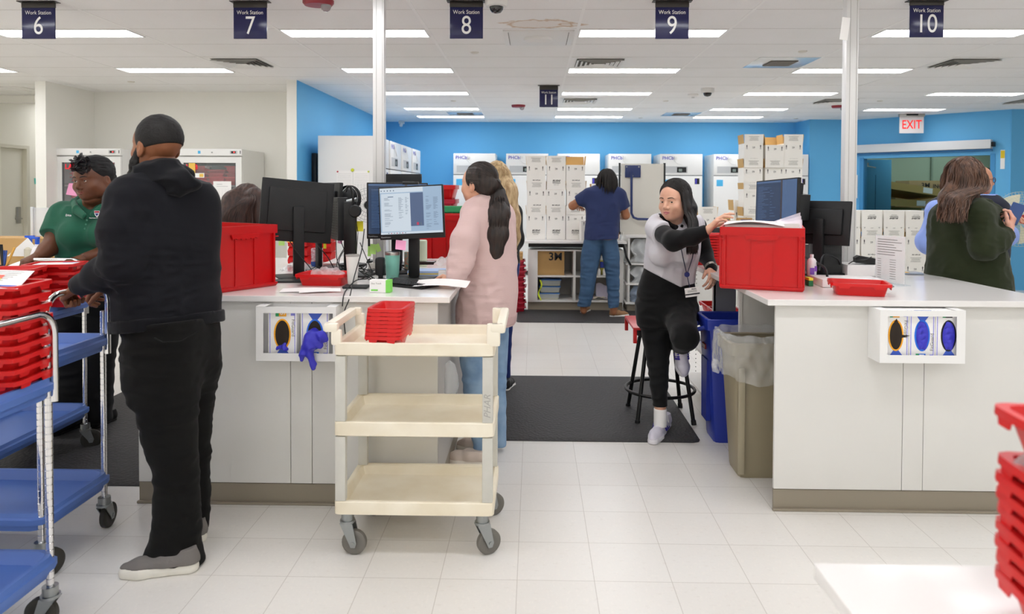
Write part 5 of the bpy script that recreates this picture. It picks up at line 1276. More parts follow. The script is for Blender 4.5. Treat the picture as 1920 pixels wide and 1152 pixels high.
# ---------------------------------------------------------------- man in navy t-shirt
def man_navy():
    y = 8.63; sk = skin('warm brown', 'a87253', '986446')
    h = Head(at(1138, 338, y), (.05, .97, -.2), (0, 0, 1), 1.1)
    tor = [sec(1112, 1156, 349, y, .6), sec(1099, 1168, 360, y, .58), sec(1096, 1166, 380, y, .6), sec(1098, 1162, 405, y, .62), sec(1097, 1160, 430, y, .64), sec(1096, 1160, 449, y, .66)]
    legs = [[sec(1098, 1128, 440, y, 1), sec(1090, 1125, 480, y, 1), sec(1089, 1119, 510, y, 1), sec(1087, 1113, 545, y, 1), sec(1083, 1106, 574, y, 1)], [sec(1126, 1155, 440, y, 1), sec(1130, 1161, 480, y, 1), sec(1135, 1161, 510, y, 1), sec(1139, 1161, 545, y, 1), sec(1141, 1160, 577, y-.05, 1)]]
    b = S(); torso_core(b, tor, -.02); [b.l(grow(L_, -.015), .03) for L_ in legs]; b.c(at(1136, 360, y), h.w(0, 0, -.06), .065, .06, .03)
    for L_ in legs: b.c(V3(L_[-1][:3]), V3(L_[-1][:3])-[0, 0, .06], .045, .04, .02)
    RS, RE, RW = at(1104, 366, y), at(1074, 386, y+.08), at(1082, 388, y+.36); LS, LE, LW = at(1162, 368, y), at(1173, 404, y+.05), at(1165, 408, y+.33)
    for a, e, w in ((RS, RE, RW), (LS, LE, LW)): b.c(a, e, .058, .052, .03); b.c(e, w, .05, .032, .02)
    hh = S(); hand_sdf(hh, RW, Vector((.3, .8, 0)), (0, 0, 1), -1, curl=.4); hand_sdf(hh, LW, Vector((-.3, .8, 0)), (0, 0, 1), 1, curl=.4)
    me = person('man with short locs in navy t-shirt and jeans at the rear packing desk', [b.mesh(.012), head_sdf(h).mesh(.007), hh.mesh(.006)], [sk])
    q = S(); q.l(tor, .03, 2.3); q.c(at(1112, 362, y), at(1134, 354, y), .07, .06, .05); q.c(at(1156, 362, y), at(1138, 354, y), .07, .06, .05)
    for a, e in ((RS, RE), (LS, LE)): q.c(a, a+(e-a)*.62, .078, .082, .05, cut=1)
    q.noise.append(folds(.008, 6, (1.4, 1.4, 1), 51)); q.noise.append(folds(.006, 12, (1, 1, 2), 52, near=(at(1130, 435, y-.15), .2))); q.clip(at(1130, 449, y), (.05, 0, -1)); sobj('t_shirt', [q.mesh(.010)], fabric('navy jersey', '293359', .85, .3), me)
    q = S(); [q.l(L_, .03, 2.2) for L_ in legs]; q.noise.append(folds(.007, 9, (1, 1, 2.4), 53)); sobj('jeans', [q.mesh(.010)], mat('blue denim', '3a5878', .85, var=.2, vscale=7, var2='2f4a68', bump=.4, bscale=400), me)
    tn = mat('tan canvas', '9a7453', .8); wh = mat('white rubber', 'ecebe7', .4)
    a = on(1094, 588); shoe('shoe', a+Vector((-.02, -.05, 0)), a+Vector((.08, .21, 0)), me, tn, wh, ht=.10, solet=.03, h=.008)
    a = on(1143, 596); shoe('shoe', a, a+Vector((.24, .09, 0)), me, tn, wh, ht=.10, solet=.03, h=.008)
    rnd = random.Random(9); cs = []; hm = mat('black locs', '17120f', .75, bump=.6, bscale=120, bdist=.003)
    for i in range(150):
        a = rnd.uniform(-PI*.72, PI*.72)-PI/2; el = rnd.uniform(.1, 1.35); r0 = .082*math.cos(el*.9)
        p = [(r0*math.cos(a), -.01+r0*math.sin(a)*1.15, .04+.085*math.sin(el))]; rr = r0
        for j in range(4): rr += .018*(1-j*.2); p.append((min(.118, rr)*math.cos(a)*1.0, -.012+min(.118, rr)*math.sin(a)*1.05, p[-1][2]-.016-.020*j-rnd.uniform(0, .01)))
        cs.append([Vector(h.w(*c)) for c in p])
    o = strand_tubes('hair', cs, .0085, hm, me, 5); q = S(); q.e(h.w(0, -.020, .036), (.092, .106, .100), h.B, .02); q.clip(h.w(0, .06, .03), h.B@np.array([0, 1, 0])); q.noise.append(folds(.004, 45, seed=3)); sobj('hair_cap', [q.mesh(.007)], hm, me)
man_navy()

# ---------------------------------------------------------------- woman half seated on the stool
def woman_sit():
    y = 4.62; sk = skin('light warm', 'dcae95', 'd2a088')
    h = Head(at(1264, 377, 4.50), (-.66, -.75, -.02), (-.06, -.06, 1), 1.08)
    hb = head_sdf(h, wide=.98, jaw=.98)
    tor = [sec(1232, 1300, 413, 4.6, .55, .1), sec(1217, 1311, 427, 4.6, .62, .1), sec(1211, 1312, 450, 4.6, .68, .1), sec(1209, 1311, 478, 4.61, .74, .1), sec(1207, 1306, 505, 4.62, .72, .1), sec(1201, 1303, 530, 4.63, .75, .1), sec(1200, 1303, 552, 4.64, .78, .1)]
    ls = [sec(1196, 1262, 570, 4.66, .95), sec(1200, 1260, 610, 4.64, .95), sec(1208, 1256, 650, 4.60, .95), sec(1216, 1253, 700, 4.52, .95), sec(1222, 1251, 745, 4.47, .95), sec(1224, 1250, 760, 4.46, .95)]
    b = S(); torso_core(b, tor, -.022); b.l(grow(ls, -.015), .03); b.c(at(1262, 425, 4.6), h.w(0, -.015, -.07), .052, .05, .03)
    hip, kn, ank = at(1278, 580, 4.66), at(1284, 632, 4.28), at(1277, 650, 4.62)
    b.c(hip, kn, .09, .06, .03); b.c(kn, ank, .05, .035, .02); b.c(at(1238, 755, 4.46), at(1238, 790, 4.46), .036, .038, .01)
    RS, RE, RW = at(1229, 428, 4.54), at(1262, 452, 4.22), at(1326, 433, 4.14); LS, LE, LW = at(1308, 424, 4.68), at(1322, 478, 4.72), at(1334, 503, 4.56)
    for a, e, w in ((RS, RE, RW), (LS, LE, LW)): b.c(a, e, .045, .038, .03); b.c(e, w, .036, .026, .02)
    hh = S(); hand_sdf(hh, RW, at(1346, 412, 4.12)-RW, (-.5, .1, .75), 1, curls=[.25, .3, .38, .45], sc=.98, thumb=.5, spread=.22)
    hand_sdf(hh, LW, at(1337, 520, 4.50)-LW, (.55, -.5, .5), -1, curls=[.5, .5, .55, .6], sc=.95, thumb=.3)
    fn = lips_fn(h, 1); me = person('woman in grey polo over black sleeves leaning on a stool', [b.mesh(.010), hb.mesh(.0025), hh.mesh(.0034)], [sk, mat('lips rose', 'c4787a', .35)], fn)
    brows(h, me, hb, mat('brow brown', '4a3226', .7)); eyes(h, me, '2a1a12', (-.25, 0))
    # black undershirt (sleeves + neck)
    bk = fabric('black jersey', '08090b', .8, .3, 400)
    q = S(); q.ch([RS, RE], [.058, .056], .03); q.ch([RE, at(1296, 445, 4.17), RW], [.056, .047, .036], .03); q.ch([LS, LE, LW], [.056, .048, .036], .03)
    q.c(at(1238, 415, 4.56), at(1256, 428, 4.52), .05, .04, .03); q.c(at(1292, 415, 4.62), at(1275, 428, 4.55), .05, .04, .03); q.e(at(1266, 402, 4.46), (.045, .09, .07), k=.02, op='-')
    q.clip(RW, RW-RE); q.noise.append(folds(.003, 14, seed=61)); us = sobj('undershirt', [q.mesh(.0065)], bk, me)
    # polo
    fb = fabric('light grey jersey', 'cfcdd3', .75, .3, 400)
    q = S(); q.l(tor, .03, 2.3); q.e(at(1240, 476, 4.44), (.075, .075, .07), k=.07); q.e(at(1284, 474, 4.44), (.075, .075, .07), k=.07)
    q.c(at(1232, 420, 4.57), at(1250, 412, 4.6), .058, .05, .05); q.c(at(1302, 420, 4.64), at(1282, 410, 4.62), .055, .05, .05)
    q.c(RS, RS+(RE-RS)*.46, .060, .071, .03, cut=1); q.c(LS, LS+(LE-LS)*.35, .062, .066, .04, cut=1)
    q.e(at(1264, 405, 4.44), (.062, .12, .10), k=.015, op='-')
    q.noise.append(folds(.008, 8, (1.8, 1, .5), 63)); q.noise.append(folds(.006, 16, (1.4, 1, .9), 64, near=(at(1245, 500, 4.45), .14))); q.clip(at(1250, 538, 4.6), (.16, .0, -1)); q.clip(at(1290, 545, 4.6), (-.5, .0, -1))
    po = sobj('polo_shirt', [q.mesh(H_)], fb, me)
    # trousers
    bt = fabric('black stretch twill', '08090a', .75, .3, 350)
    q = S(); q.l(ls, .035, 2.2); q.l([sec(1208, 1298, 500, 4.63, .68, .1), sec(1204, 1299, 518, 4.63, .72, .1), sec(1196, 1304, 548, 4.65, .78, .1), sec(1195, 1308, 580, 4.66, .8, .1), sec(1198, 1306, 606, 4.66, .75, .1)], .05)
    q.c(at(1272, 580, 4.60), kn, .105, .078, .05); q.c(kn, ank, .076, .055, .03)
    q.noise.append(folds(.005, 10, (1, 1, 2), 65)); sobj('trousers', [q.mesh(H_)], bt, me)
    wu = mat('white lilac knit', 'dad7e4', .8, bump=.8, bscale=260, bdist=.001); pu = mat('violet blue foam', '3b2f9c', .5); lc = mat('white laces', 'f2f1ee', .8)
    q = S(); q.c(at(1238, 766, 4.46), at(1238, 800, 4.46), .0405, .041, .01, cut=2); sobj('sock', [q.mesh(.005)], mat('white sock', 'efeeec', .9), me)
    he, to = on(1254, 808), on(1222, 834)
    def sneaker(he, to, tilt=None):
        o = shoe('shoe', he, to, me, wu, mat('white foam', 'e8e7ee', .5), ht=.075, solet=.03, lace=lc, tilt=tilt)
        he, to = V3(he), V3(to); d = _n(to-he); up = np.array([0, 0, 1.]) if tilt is None else _n(V3(tilt)); up = _n(up-d*(up@d)); s_ = np.cross(d, up); L = np.linalg.norm(to-he); P = lambda a, b_, c_: he+d*a*L+s_*b_+up*c_
        q = S(); 
        for sg in (-1, 1):
            for a in (.36, .43, .50): q.c(P(a, sg*.042, .036), P(a+.07, sg*.030, .078), .0075, .006, .002)
        q.c(P(.06, 0, .035), P(.07, 0, .075), .020, .014, .01); q.c(P(.90, -.02, .012), P(.90, .02, .012), .012, .012, .01)
        sobj('stripe_trim', [q.mesh(.003)], pu, o)
    sneaker(Vector((he.x+.02, he.y+.13, .001)), Vector((to.x-.01, to.y-.03, .001)))
    sneaker(at(1272, 645, 4.66), at(1281, 706, 4.56), Vector((.05, -1, .15)))
    # hair
    hm = hair_mat('black straight', '0d0c0d', '26211f', (90, 90, 8))
    q = S(); kk = h.sc; q.e(h.w(0, -.024, .034), np.array([.082, .099, .094])*kk, h.B, .02); q.e(h.w(0, .095, -.04), np.array([.064, .078, .098])*kk, h.B, .004, '-')
    q.ch([h.w(-.074, .0, .04), h.w(-.080, .0, -.03), at(1298, 425, 4.44), at(1299, 450, 4.40), at(1297, 472, 4.385)], [.020, .020, .024, .022, .010], .03, (0, 1, 0), 1.5)
    q.ch([h.w(.0, -.085, .04), h.w(-.05, -.075, -.05), at(1298, 430, 4.54)], [.05, .045, .03], .04); q.ch([h.w(.06, -.05, .02), h.w(.06, -.06, -.06), at(1240, 425, 4.64)], [.035, .035, .03], .03)
    q.noise.append(folds(.0015, 75, (1, 1, .10), 6)); sobj('hair', [q.mesh(.0048)], hm, me)
    def p1(r):
        u = r.random(); st = _n([.08, .92-1.5*u, .66]); f = r.random()
        if r.random() < .68:
            d = _n([-1, .62-1.1*f, .1]); tx = at(1288+20*f, 445, 4.335+.06*f); return [st, d], [V3(h.w(-.090, .045-.09*f, -.05)), V3(at(1291+17*f, 416, 4.38+.06*f)), V3(tx), V3(at(1289+18*f+r.uniform(-3, 3), 474+r.uniform(-12, 4), 4.335+.05*f))]
        d = _n([1, .45-.9*f, .1]); return [st, d], [V3(h.w(.082, .0-.05*f, -.06)), V3(at(1240+4*f, 415, 4.58+.05*f)), V3(at(1238+6*f, 428+r.uniform(-6, 4), 4.62+.04*f))]
    strands(h, (.086, .104, .099), 620, hm, me, p1, .0021, 6, .003)
    # lanyard, badge, watch
    b = MB(); reel = at(1288, 515, 4.38); ly = mat('navy lanyard', '1c2040', .6)
    b.tube([at(1277, 466, 4.36), at(1282, 490, 4.355), reel], .0028, 6); b.tube([at(1302, 462, 4.40), at(1298, 485, 4.37), reel], .0028, 6); b.tube([reel, at(1291, 530, 4.38), at(1294, 541, 4.37)], .0025, 6)
    la = b.build('lanyard', ly, me); b = MB(); b.lathe([(.001, -.006), (.016, -.005), (.017, 0), (.016, .005), (.001, .006)], 20, M=T(reel) @ Matrix.Rotation(PI/2, 4, 'X')); b.build('badge_reel', mat('blue reel', '232a6b', .3), la, smooth=60)
    bp = at(1298, 548, 4.34); M = T(bp) @ Matrix.Rotation(-.14, 4, 'Y'); b = MB(); b.box(-.044, .044, -.001, .001, -.028, .028, M=M); b.box(-.044, .044, -.0018, -.001, -.016, -.008, mi=1, M=M)
    put_text(b, 'PENN', .011, M @ T(.012, -.0015, .018), mi=1, bold=.03)
    for i in range(3): b.box(-.028, .028, -.0015, -.001, .000+i*.005, .0015+i*.005, mi=1, M=M)
    b.build('badge', [M_PAPER, mat('badge ink', '2b2b33', .5)], la, smooth=None)
    b = MB(); wd = (V3(LW)-V3(LE)); wd = _n(wd); c = V3(LW)-wd*.005; q_ = _n(np.cross(wd, [0, 0, 1])); w_ = np.cross(wd, q_)
    for dd in (-.008, 0, .008): b.tube([Vector(c+wd*dd+(q_*math.cos(2*PI*i/20)+w_*math.sin(2*PI*i/20))*.038) for i in range(20)], .0045, 6, closed=True)
    b.build('watch', mat('watch steel', 'b9b6ae', .25, .9), me)
woman_sit()

# ---------------------------------------------------------------- woman in olive cardigan
def woman_olive():
    y = 4.42; sk = skin('fair pink', 'e3b09d', 'd9a08c')
    h = Head(at(1813, 338, y), (.86, .35, -.12), (0, 0, 1), 1.02)
    tor = [sec(1778, 1850, 378, y, .7, -.9), sec(1762, 1862, 396, y, .68, -.9), sec(1757, 1866, 430, y, .72, -.9), sec(1756, 1868, 470, y, .78, -.9), sec(1752, 1876, 510, y, .8, -.9), sec(1750, 1884, 550, y, .82, -.9), sec(1752, 1888, 620, y, .8, -.9)]
    legs = [[sec(1758, 1822, 610, y-.08, .95), sec(1768, 1814, 720, y-.08, .9), sec(1774, 1806, 815, y-.08, .9)], [sec(1818, 1880, 610, y+.1, .95), sec(1822, 1868, 720, y+.1, .9), sec(1828, 1860, 795, y+.1, .9)]]
    b = S(); torso_core(b, tor, -.03); [b.l(grow(L_, -.01), .03) for L_ in legs]; b.c(at(1814, 392, y), h.w(0, -.02, -.06), .05, .048, .03)
    RS, RE, RW = at(1834, 402, 4.24), at(1846, 462, 4.18), at(1890, 438, 4.24); LS, LE, LW = at(1826, 402, 4.6), at(1860, 450, 4.65), at(1872, 420, 4.5)
    for a, e, w in ((RS, RE, RW), (LS, LE, LW)): b.c(a, e, .045, .04, .03); b.c(e, w, .038, .026, .02)
    hh = S(); hand_sdf(hh, RW, at(1902, 410, 4.25)-RW, (.75, -.5, .3), 1, curls=[.7, .8, .85, .9], sc=1.0, thumb=.3); hand_sdf(hh, LW, at(1895, 408, 4.4)-LW, (.1, -.6, .75), -1, curl=.25, sc=1.0)
    me = person('woman with long brown wavy hair in a dark olive cardigan holding a phone', [b.mesh(.010), head_sdf(h).mesh(.0045), hh.mesh(.0036)], [sk])
    fb = fabric('olive jersey', '262d19', .85, .3, 350)
    q = S(); q.l(tor, .03, 2.2); q.c(at(1838, 398, 4.28), at(1815, 384, y), .07, .06, .05); q.c(at(1800, 396, 4.55), at(1812, 384, y), .07, .06, .05)
    q.ch([RS, RE], [.078, .072], .05); q.ch([RE, at(1868, 452, 4.2), RW], [.072, .058, .042], .04); q.ch([LS, LE, LW], [.07, .06, .04], .04); q.clip(at(1893, 434, 4.24), (.8, 0, .5), (at(1890, 436, 4.24), .12))
    q.noise.append(folds(.007, 9, (1.2, 1.2, .8), 71)); q.noise.append(folds(.003, 20, (1, 1, 1.6), 72)); q.clip(at(1820, 618, y), (0, 0, -1)); sobj('cardigan', [q.mesh(H_)], fb, me)
    q = S(); [q.l(L_, .03) for L_ in legs]; sobj('trousers', [q.mesh(.012)], fabric('black trousers', '16171a'), me)
    a = on(1790, 826); shoe('shoe', a+Vector((-.1, 0, 0)), a+Vector((.15, .05, 0)), me, BLK_SH, BLK_SH, h=.008); a = on(1846, 806); shoe('shoe', a+Vector((-.1, 0, 0)), a+Vector((.15, .05, 0)), me, BLK_SH, BLK_SH, h=.008)
    hm = hair_mat('wavy brown', '3e2a20', '6d4e3c', (45, 45, 9))
    q = S(); q.e(h.w(0, -.022, .034), (.088, .104, .100), h.B, .02); q.clip(h.w(0, .07, .05), h.B@np.array([0, .95, -.3]))
    q.ch([at(1806, 325, y-.03), at(1800, 350, y-.05), at(1792, 385, y-.10), at(1786, 402, y-.12)], [.03, .045, .055, .02], .05, (0, 1, 0), 1.5)
    q.ch([at(1818, 325, y-.03), at(1816, 350, y-.05), at(1810, 382, y-.10)], [.03, .04, .03], .04, (0, 1, 0), 1.5)
    q.ch([at(1800, 330, y), at(1780, 372, y-.05), at(1768, 402, y-.06)], [.04, .05, .02], .05)
    q.noise.append(folds(.002, 42, (1, 1, .2), 6)); sobj('hair', [q.mesh(.0055)], hm, me)
    def p1(r):
        u = r.random(); a = r.uniform(.15, 3.3) if r.random() < .85 else -r.uniform(.3, 2.6); f = min(1, abs(a)/3.0); sa, ca = math.sin(a), math.cos(a)
        st = _n([.05, .55-1.1*u, .85]); x0 = 1834-64*f; yy = y-.24*max(sa, .35)-.02 if a > 0 else y+.08
        return [st, _n([sa, ca, .05])], [V3(h.w(.108*sa, .122*ca-.02, -.05)), V3(at(x0+r.uniform(-4, 4), 368, yy)), V3(at(x0-5+r.uniform(-5, 5), 390, yy-.03)), V3(at(x0-8+r.uniform(-6, 6), 405+r.uniform(-14, 14), yy-.03))]
    strands(h, (.097, .113, .107), 900, hm, me, p1, .0030, 8, .007, wave=.007)
woman_olive()
ph = thing('phone', 'dark blue phone held up by the woman in the olive cardigan', 'phone', at(1903, 401, 4.25), 0)
b = MB(); M = Matrix.Rotation(.45, 4, 'Y') @ Rz(.9); b.box(-.006, .006, -.035, .035, -.065, .065, .005, M=M); b.build('case', mat('blue phone case', '2d4a80', .4), ph); b = MB(); b.box(.0061, .0066, -.031, .031, -.06, .06, M=M); b.build('screen', mat('phone glass', '0c0f14', .08), ph)

# ---------------------------------------------------------------- man in vest behind her
def man_vest():
    y = 5.55; sk = skin('ruddy', 'dba78c', 'cc9378')
    h = Head(at(1833, 338, y), (.93, -.1, -.05), (0, 0, 1), 1.04)
    tor = [sec(1776, 1862, 366, y, .65, -.5), sec(1752, 1874, 384, y, .62, -.5), sec(1748, 1880, 420, y, .68, -.5), sec(1752, 1876, 480, y, .7, -.5), sec(1756, 1872, 530, y, .72, -.5)]
    legs = [[sec(1758, 1816, 525, y, .95), sec(1766, 1806, 640, y, .9), sec(1770, 1800, 712, y, .9)], [sec(1812, 1868, 525, y, .95), sec(1818, 1858, 640, y, .9), sec(1824, 1852, 712, y, .9)]]
    b = S(); torso_core(b, tor, -.02); [b.l(grow(L_, -.02), .03) for L_ in legs]; b.c(at(1820, 380, y), h.w(0, -.01, -.06), .058, .055, .03)
    A1 = [at(1757, 395, 5.5), at(1738, 455, 5.5), at(1768, 478, 5.35)]; A2 = [at(1874, 392, 5.7), at(1888, 442, 5.6), at(1876, 420, 5.3)]
    b.ch(A1, [.05, .04, .03], .03); b.ch(A2, [.05, .04, .03], .03)
    hh = S(); hand_sdf(hh, at(1878, 418, 5.25), Vector((.3, -.5, .3)), (.2, -.3, 1), -1, curl=.5); hand_sdf(hh, at(1768, 478, 5.35), Vector((.6, -.3, .1)), (0, 0, 1), 1, curl=.6)
    me = person('bald man with glasses in navy vest and blue shirt behind the woman in olive', [b.mesh(.012), head_sdf(h).mesh(.0055), hh.mesh(.006)], [sk])
    bs = fabric('sky blue shirt', '94acf0', .7, .3)
    q = S(); q.l(grow(tor, -.008), .03); q.ch(A1, [.075, .068, .05], .05); q.ch(A2, [.072, .062, .045], .05); q.noise.append(folds(.009, 11, seed=81)); sobj('shirt', [q.mesh(.009)], bs, me)
    q = S(); q.l(grow(tor[:4], .004), .03); q.clip(V3(A1[0])+[.03, 0, 0], (-1, -.3, 0)); q.clip(V3(A2[0])-[.02, 0, 0], (1, .3, 0)); q.noise.append(folds(.004, 10, seed=2)); v_ = sobj('vest', [q.mesh(.009)], fabric('navy quilt', '232738'), me)
    q = S(); q.ch([h.w(-.05, .03, -.12), h.w(0, -.06, -.10), h.w(.06, .0, -.12), h.w(.03, .06, -.15)], [.02, .024, .024, .02], .02); sobj('collar', [q.mesh(.006)], mat('brown collar', '6b5238', .8), v_)
    q = S(); [q.l(L_, .03) for L_ in legs]; sobj('trousers', [q.mesh(.012)], fabric('grey trousers', '3b3d44'), me)
    for x in (1786, 1838): a = on(x, 722); shoe('shoe', a+Vector((-.12, 0, 0)), a+Vector((.15, 0, 0)), me, BLK_SH, BLK_SH, h=.008)
    b = MB()
    for s_ in (-1, 1):
        b.tube([h.w(s_*(.031)+.021*math.cos(2*PI*i/20), .098, .0+.018*math.sin(2*PI*i/20)) for i in range(20)], .0022, 6, closed=True); b.tube([h.w(s_*.05, .097, .006), h.w(s_*.078, .06, .006), h.w(s_*.082, -.005, .002)], .002, 6)
    b.tube([h.w(-.011, .1, .004), h.w(0, .105, .007), h.w(.011, .1, .004)], .002, 6); b.build('glasses', mat('tortoise frame', '4a1f24', .3), me)
    q = S(); q.e(h.w(0, -.028, .012), np.array([.083, .092, .075]), h.B, .01); q.clip(h.w(0, -.0, .035), h.B@np.array([0, .1, 1])); q.clip(h.w(0, -.005, 0), h.B@np.array([0, 1, 0])); sobj('hair', [q.mesh(.007)], mat('grey stubble', '9b8f86', .9), me)
    eyes(h, me, '4a5a70')
man_vest()
# ================================================================ trays and crates
def tray_master(L, W, H, m, lab, g, nm='red_tray', tabs=True):
    t = thing(nm, lab, 'tray', (0, 0, 0), 0, g)
    b = MB(); shell(b, L, W, H, .016, .0022, .010, .014, .022); b.build('tub', m, t, smooth=30)
    if tabs:
        b = MB()
        for s in (-1, 1):
            b.prism([(-W*.42, H-.012), (-W*.40, H-.028), (-W*.18, H-.028), (-W*.14, H-.014), (W*.14, H-.014), (W*.18, H-.028), (W*.40, H-.028), (W*.42, H-.012), (W*.42, H-.004), (-W*.42, H-.004)], s*(L/2+.009)-.0015, s*(L/2+.009)+.0015, 'x')
        for s in (-1, 1):
            b.prism([(-L*.42, H-.012), (-L*.40, H-.026), (-L*.24, H-.026), (-L*.20, H-.014), (L*.20, H-.014), (L*.24, H-.026), (L*.40, H-.026), (L*.42, H-.012), (L*.42, H-.004), (-L*.42, H-.004)], s*(W/2+.009)-.0015, s*(W/2+.009)+.0015, 'y')
        b.build('rim_tabs', m, t, smooth=None)
    return t
tm = tray_master(.25, .19, .062, M_RED2, 'shallow red plastic tray on the right counter by the sign holder', None)
tm.location = at(1610, 545, 3.60); tm.location.z = 1.027; tm.rotation_euler = (0, 0, -.28); tm['label'] = 'empty shallow red tray on the right counter near its front edge'
t2 = dup(tm, on(604, 536, 1.027)+Vector((0, .07, 0)), -.06, 'shallow red tray with a clear bag in it on the left counter'); t2.location.z = 1.027
b = MB(); rnd = random.Random(2); b.grid(lambda u, v: (-.09+.19*u, -.05+.10*v+.01*math.sin(u*9), .03+.055*math.sin(PI*u)**.4*math.sin(PI*v)**.6+.008*math.sin(u*17+v*13)+.006*math.sin(v*29-u*11)), 26, 16); o = b.build('plastic_bag', M_POLY, None, smooth=80, fixn=False); o.location = t2.location+Vector((.0, .0, .0)); tag(o, 'crumpled clear plastic bag lying in the left red tray', 'plastic bag')
# nested stack on the beige cart
sm = tray_master(.20, .135, .062, M_RED2, 'lowest red tray of the nested stack on the beige cart', 'nested red trays on the beige cart'); base = Vector((-.622, 3.05, .8655)); sm.location = base; sm.rotation_euler = (0, 0, PI/2-.08)
for i in range(1, 8): dup(sm, base+Vector((.0012*i, .002*i, 0.0162*i)), PI/2-.08+.004*math.sin(i*2), ['', 'second', 'third', 'fourth', 'fifth', 'sixth', 'seventh', 'top'][i]+' red tray up in the nested stack on the beige cart')
# cart A tall stack (fills the lower left)
for gi, (x, y0_, rz, n, z0, nm) in enumerate(((-1.80, 2.33, .06, 9, .853, 'tallest stack, nearest blue cart'), (-2.10, 2.24, .04, 8, .853, 'second stack, nearest blue cart'))):
    for i in range(n):
        o = dup(tm, (x+.006*math.sin(i*3.1+gi), y0_+.006*math.cos(i*2.3), z0+.0385*i), rz+.02*math.sin(i*1.7), 'red tray %s up, %s' % (['one', 'two', 'three', 'four', 'five', 'six', 'seven', 'eight', 'nine', 'ten', 'eleven'][i], nm), 'stacked red trays, '+nm)
# cart C stacks
for gi, (px, n, nm) in enumerate(((104, 5, 'right stack on the cart by the green polo'), (20, 5, 'left stack on the cart by the green polo'))):
    yb = 3.92 if gi == 0 else 3.66
    for i in range(n):
        p = at(px, 500, yb); dup(tm, (p.x-.0+.004*math.sin(i*2.2), yb, .885+.044*i), .25+.03*math.sin(i*1.3+gi), 'red tray %s up, %s' % (['first', 'second', 'third', 'fourth', 'fifth'][i], nm), 'stacked red trays, '+nm)
# papers on top of stacks
def paper(loc, w, h, rz=0, tilt=0, lab='', marks=0, curl=0):
    t = thing('paper', lab, 'paper', loc, rz)
    b = MB(); b.grid(lambda u, v: ((u-.5)*w, (v-.5)*h, curl*(math.sin(u*PI)*.5+v*v)+.0015), 8, 8); o = b.build('sheet', M_PAPER, t, smooth=60, fixn=False)
    if marks:
        b = MB()
        for i in range(marks):
            y = h*(.40-.8*i/marks); b.box(-w*.38, w*(.1+.28*math.sin(i*3.3+marks)**2), y, y+h*.012, .0022, .0026)
        b.build('print', M_INKG, t, smooth=None)
    t.rotation_euler = (tilt, 0, rz); return t
p = paper((-1.80, 2.32, 1.30), .20, .26, .35, 0, 'white form with red yellow and blue blocks on the tall red tray stack', 8); p.location.z = 1.238; p.rotation_euler = (.12, .08, .45)
for (a, c, hx, n_) in ((-.02, .05, 'ef6a5a', 'red block'), (-.02, .0, 'd8e02c', 'yellow block')): b = MB(); b.box(a, a+.05, c-.05, c-.0, .003, .0035); b.build('printed_block', mat(n_, hx, .6), p)
b = MB(); b.box(.04, .09, -.105, -.09, .003, .0035); b.build('printed_block', mat('blue block', '3c6fd0', .6), p)
q_ = on(104, 492, 1.125); p = paper((-2.72, 3.92, 1.0), .2, .15, .25, 0, 'white label sheets with blue marks on the right tray stack by the green polo', 0); p.location = (at(104, 500, 3.92).x, 3.92, .885+.044*4+.056)
b = MB(); b.box(-.08, -.03, -.06, -.045, .002, .0025); b.build('blue_mark', mat('blue block', '3c6fd0', .6), p); b = MB(); b.box(.02, .09, .05, .06, .002, .0025); b.build('blue_mark', MATS['blue block'], p)
# foreground stack on the white table
for i in range(8):
    dup(sm, (TBL.x+.345+.002*math.sin(i*1.9), TBL.y-.20, .871+.0262*i), -.12+.03*math.sin(i*1.4), 'blurred red tray in the foreground stack, %s up from the table' % ['first', 'second', 'third', 'fourth', 'fifth', 'sixth', 'seventh', 'eighth'][i], 'foreground red trays on the white table').scale = (1, 1, 1)
o = dup(sm, (TBL.x+.34, TBL.y-.20, 1.135), -.10, 'topmost foreground red tray, lifted on a clear bag'); del o['group']
b = MB(); b.grid(lambda u, v: (-.10+.2*u, -.06+.12*v, .012*math.sin(u*13)+.035*math.sin(PI*u)*math.sin(PI*v)+.008*math.sin(v*17)), 20, 14); o = b.build('plastic_bag', M_POLY, None, smooth=80, fixn=False, loc=(TBL.x+.345, TBL.y-.2, 1.11)); tag(o, 'crumpled clear bag sandwiched in the foreground red tray stack', 'plastic bag')

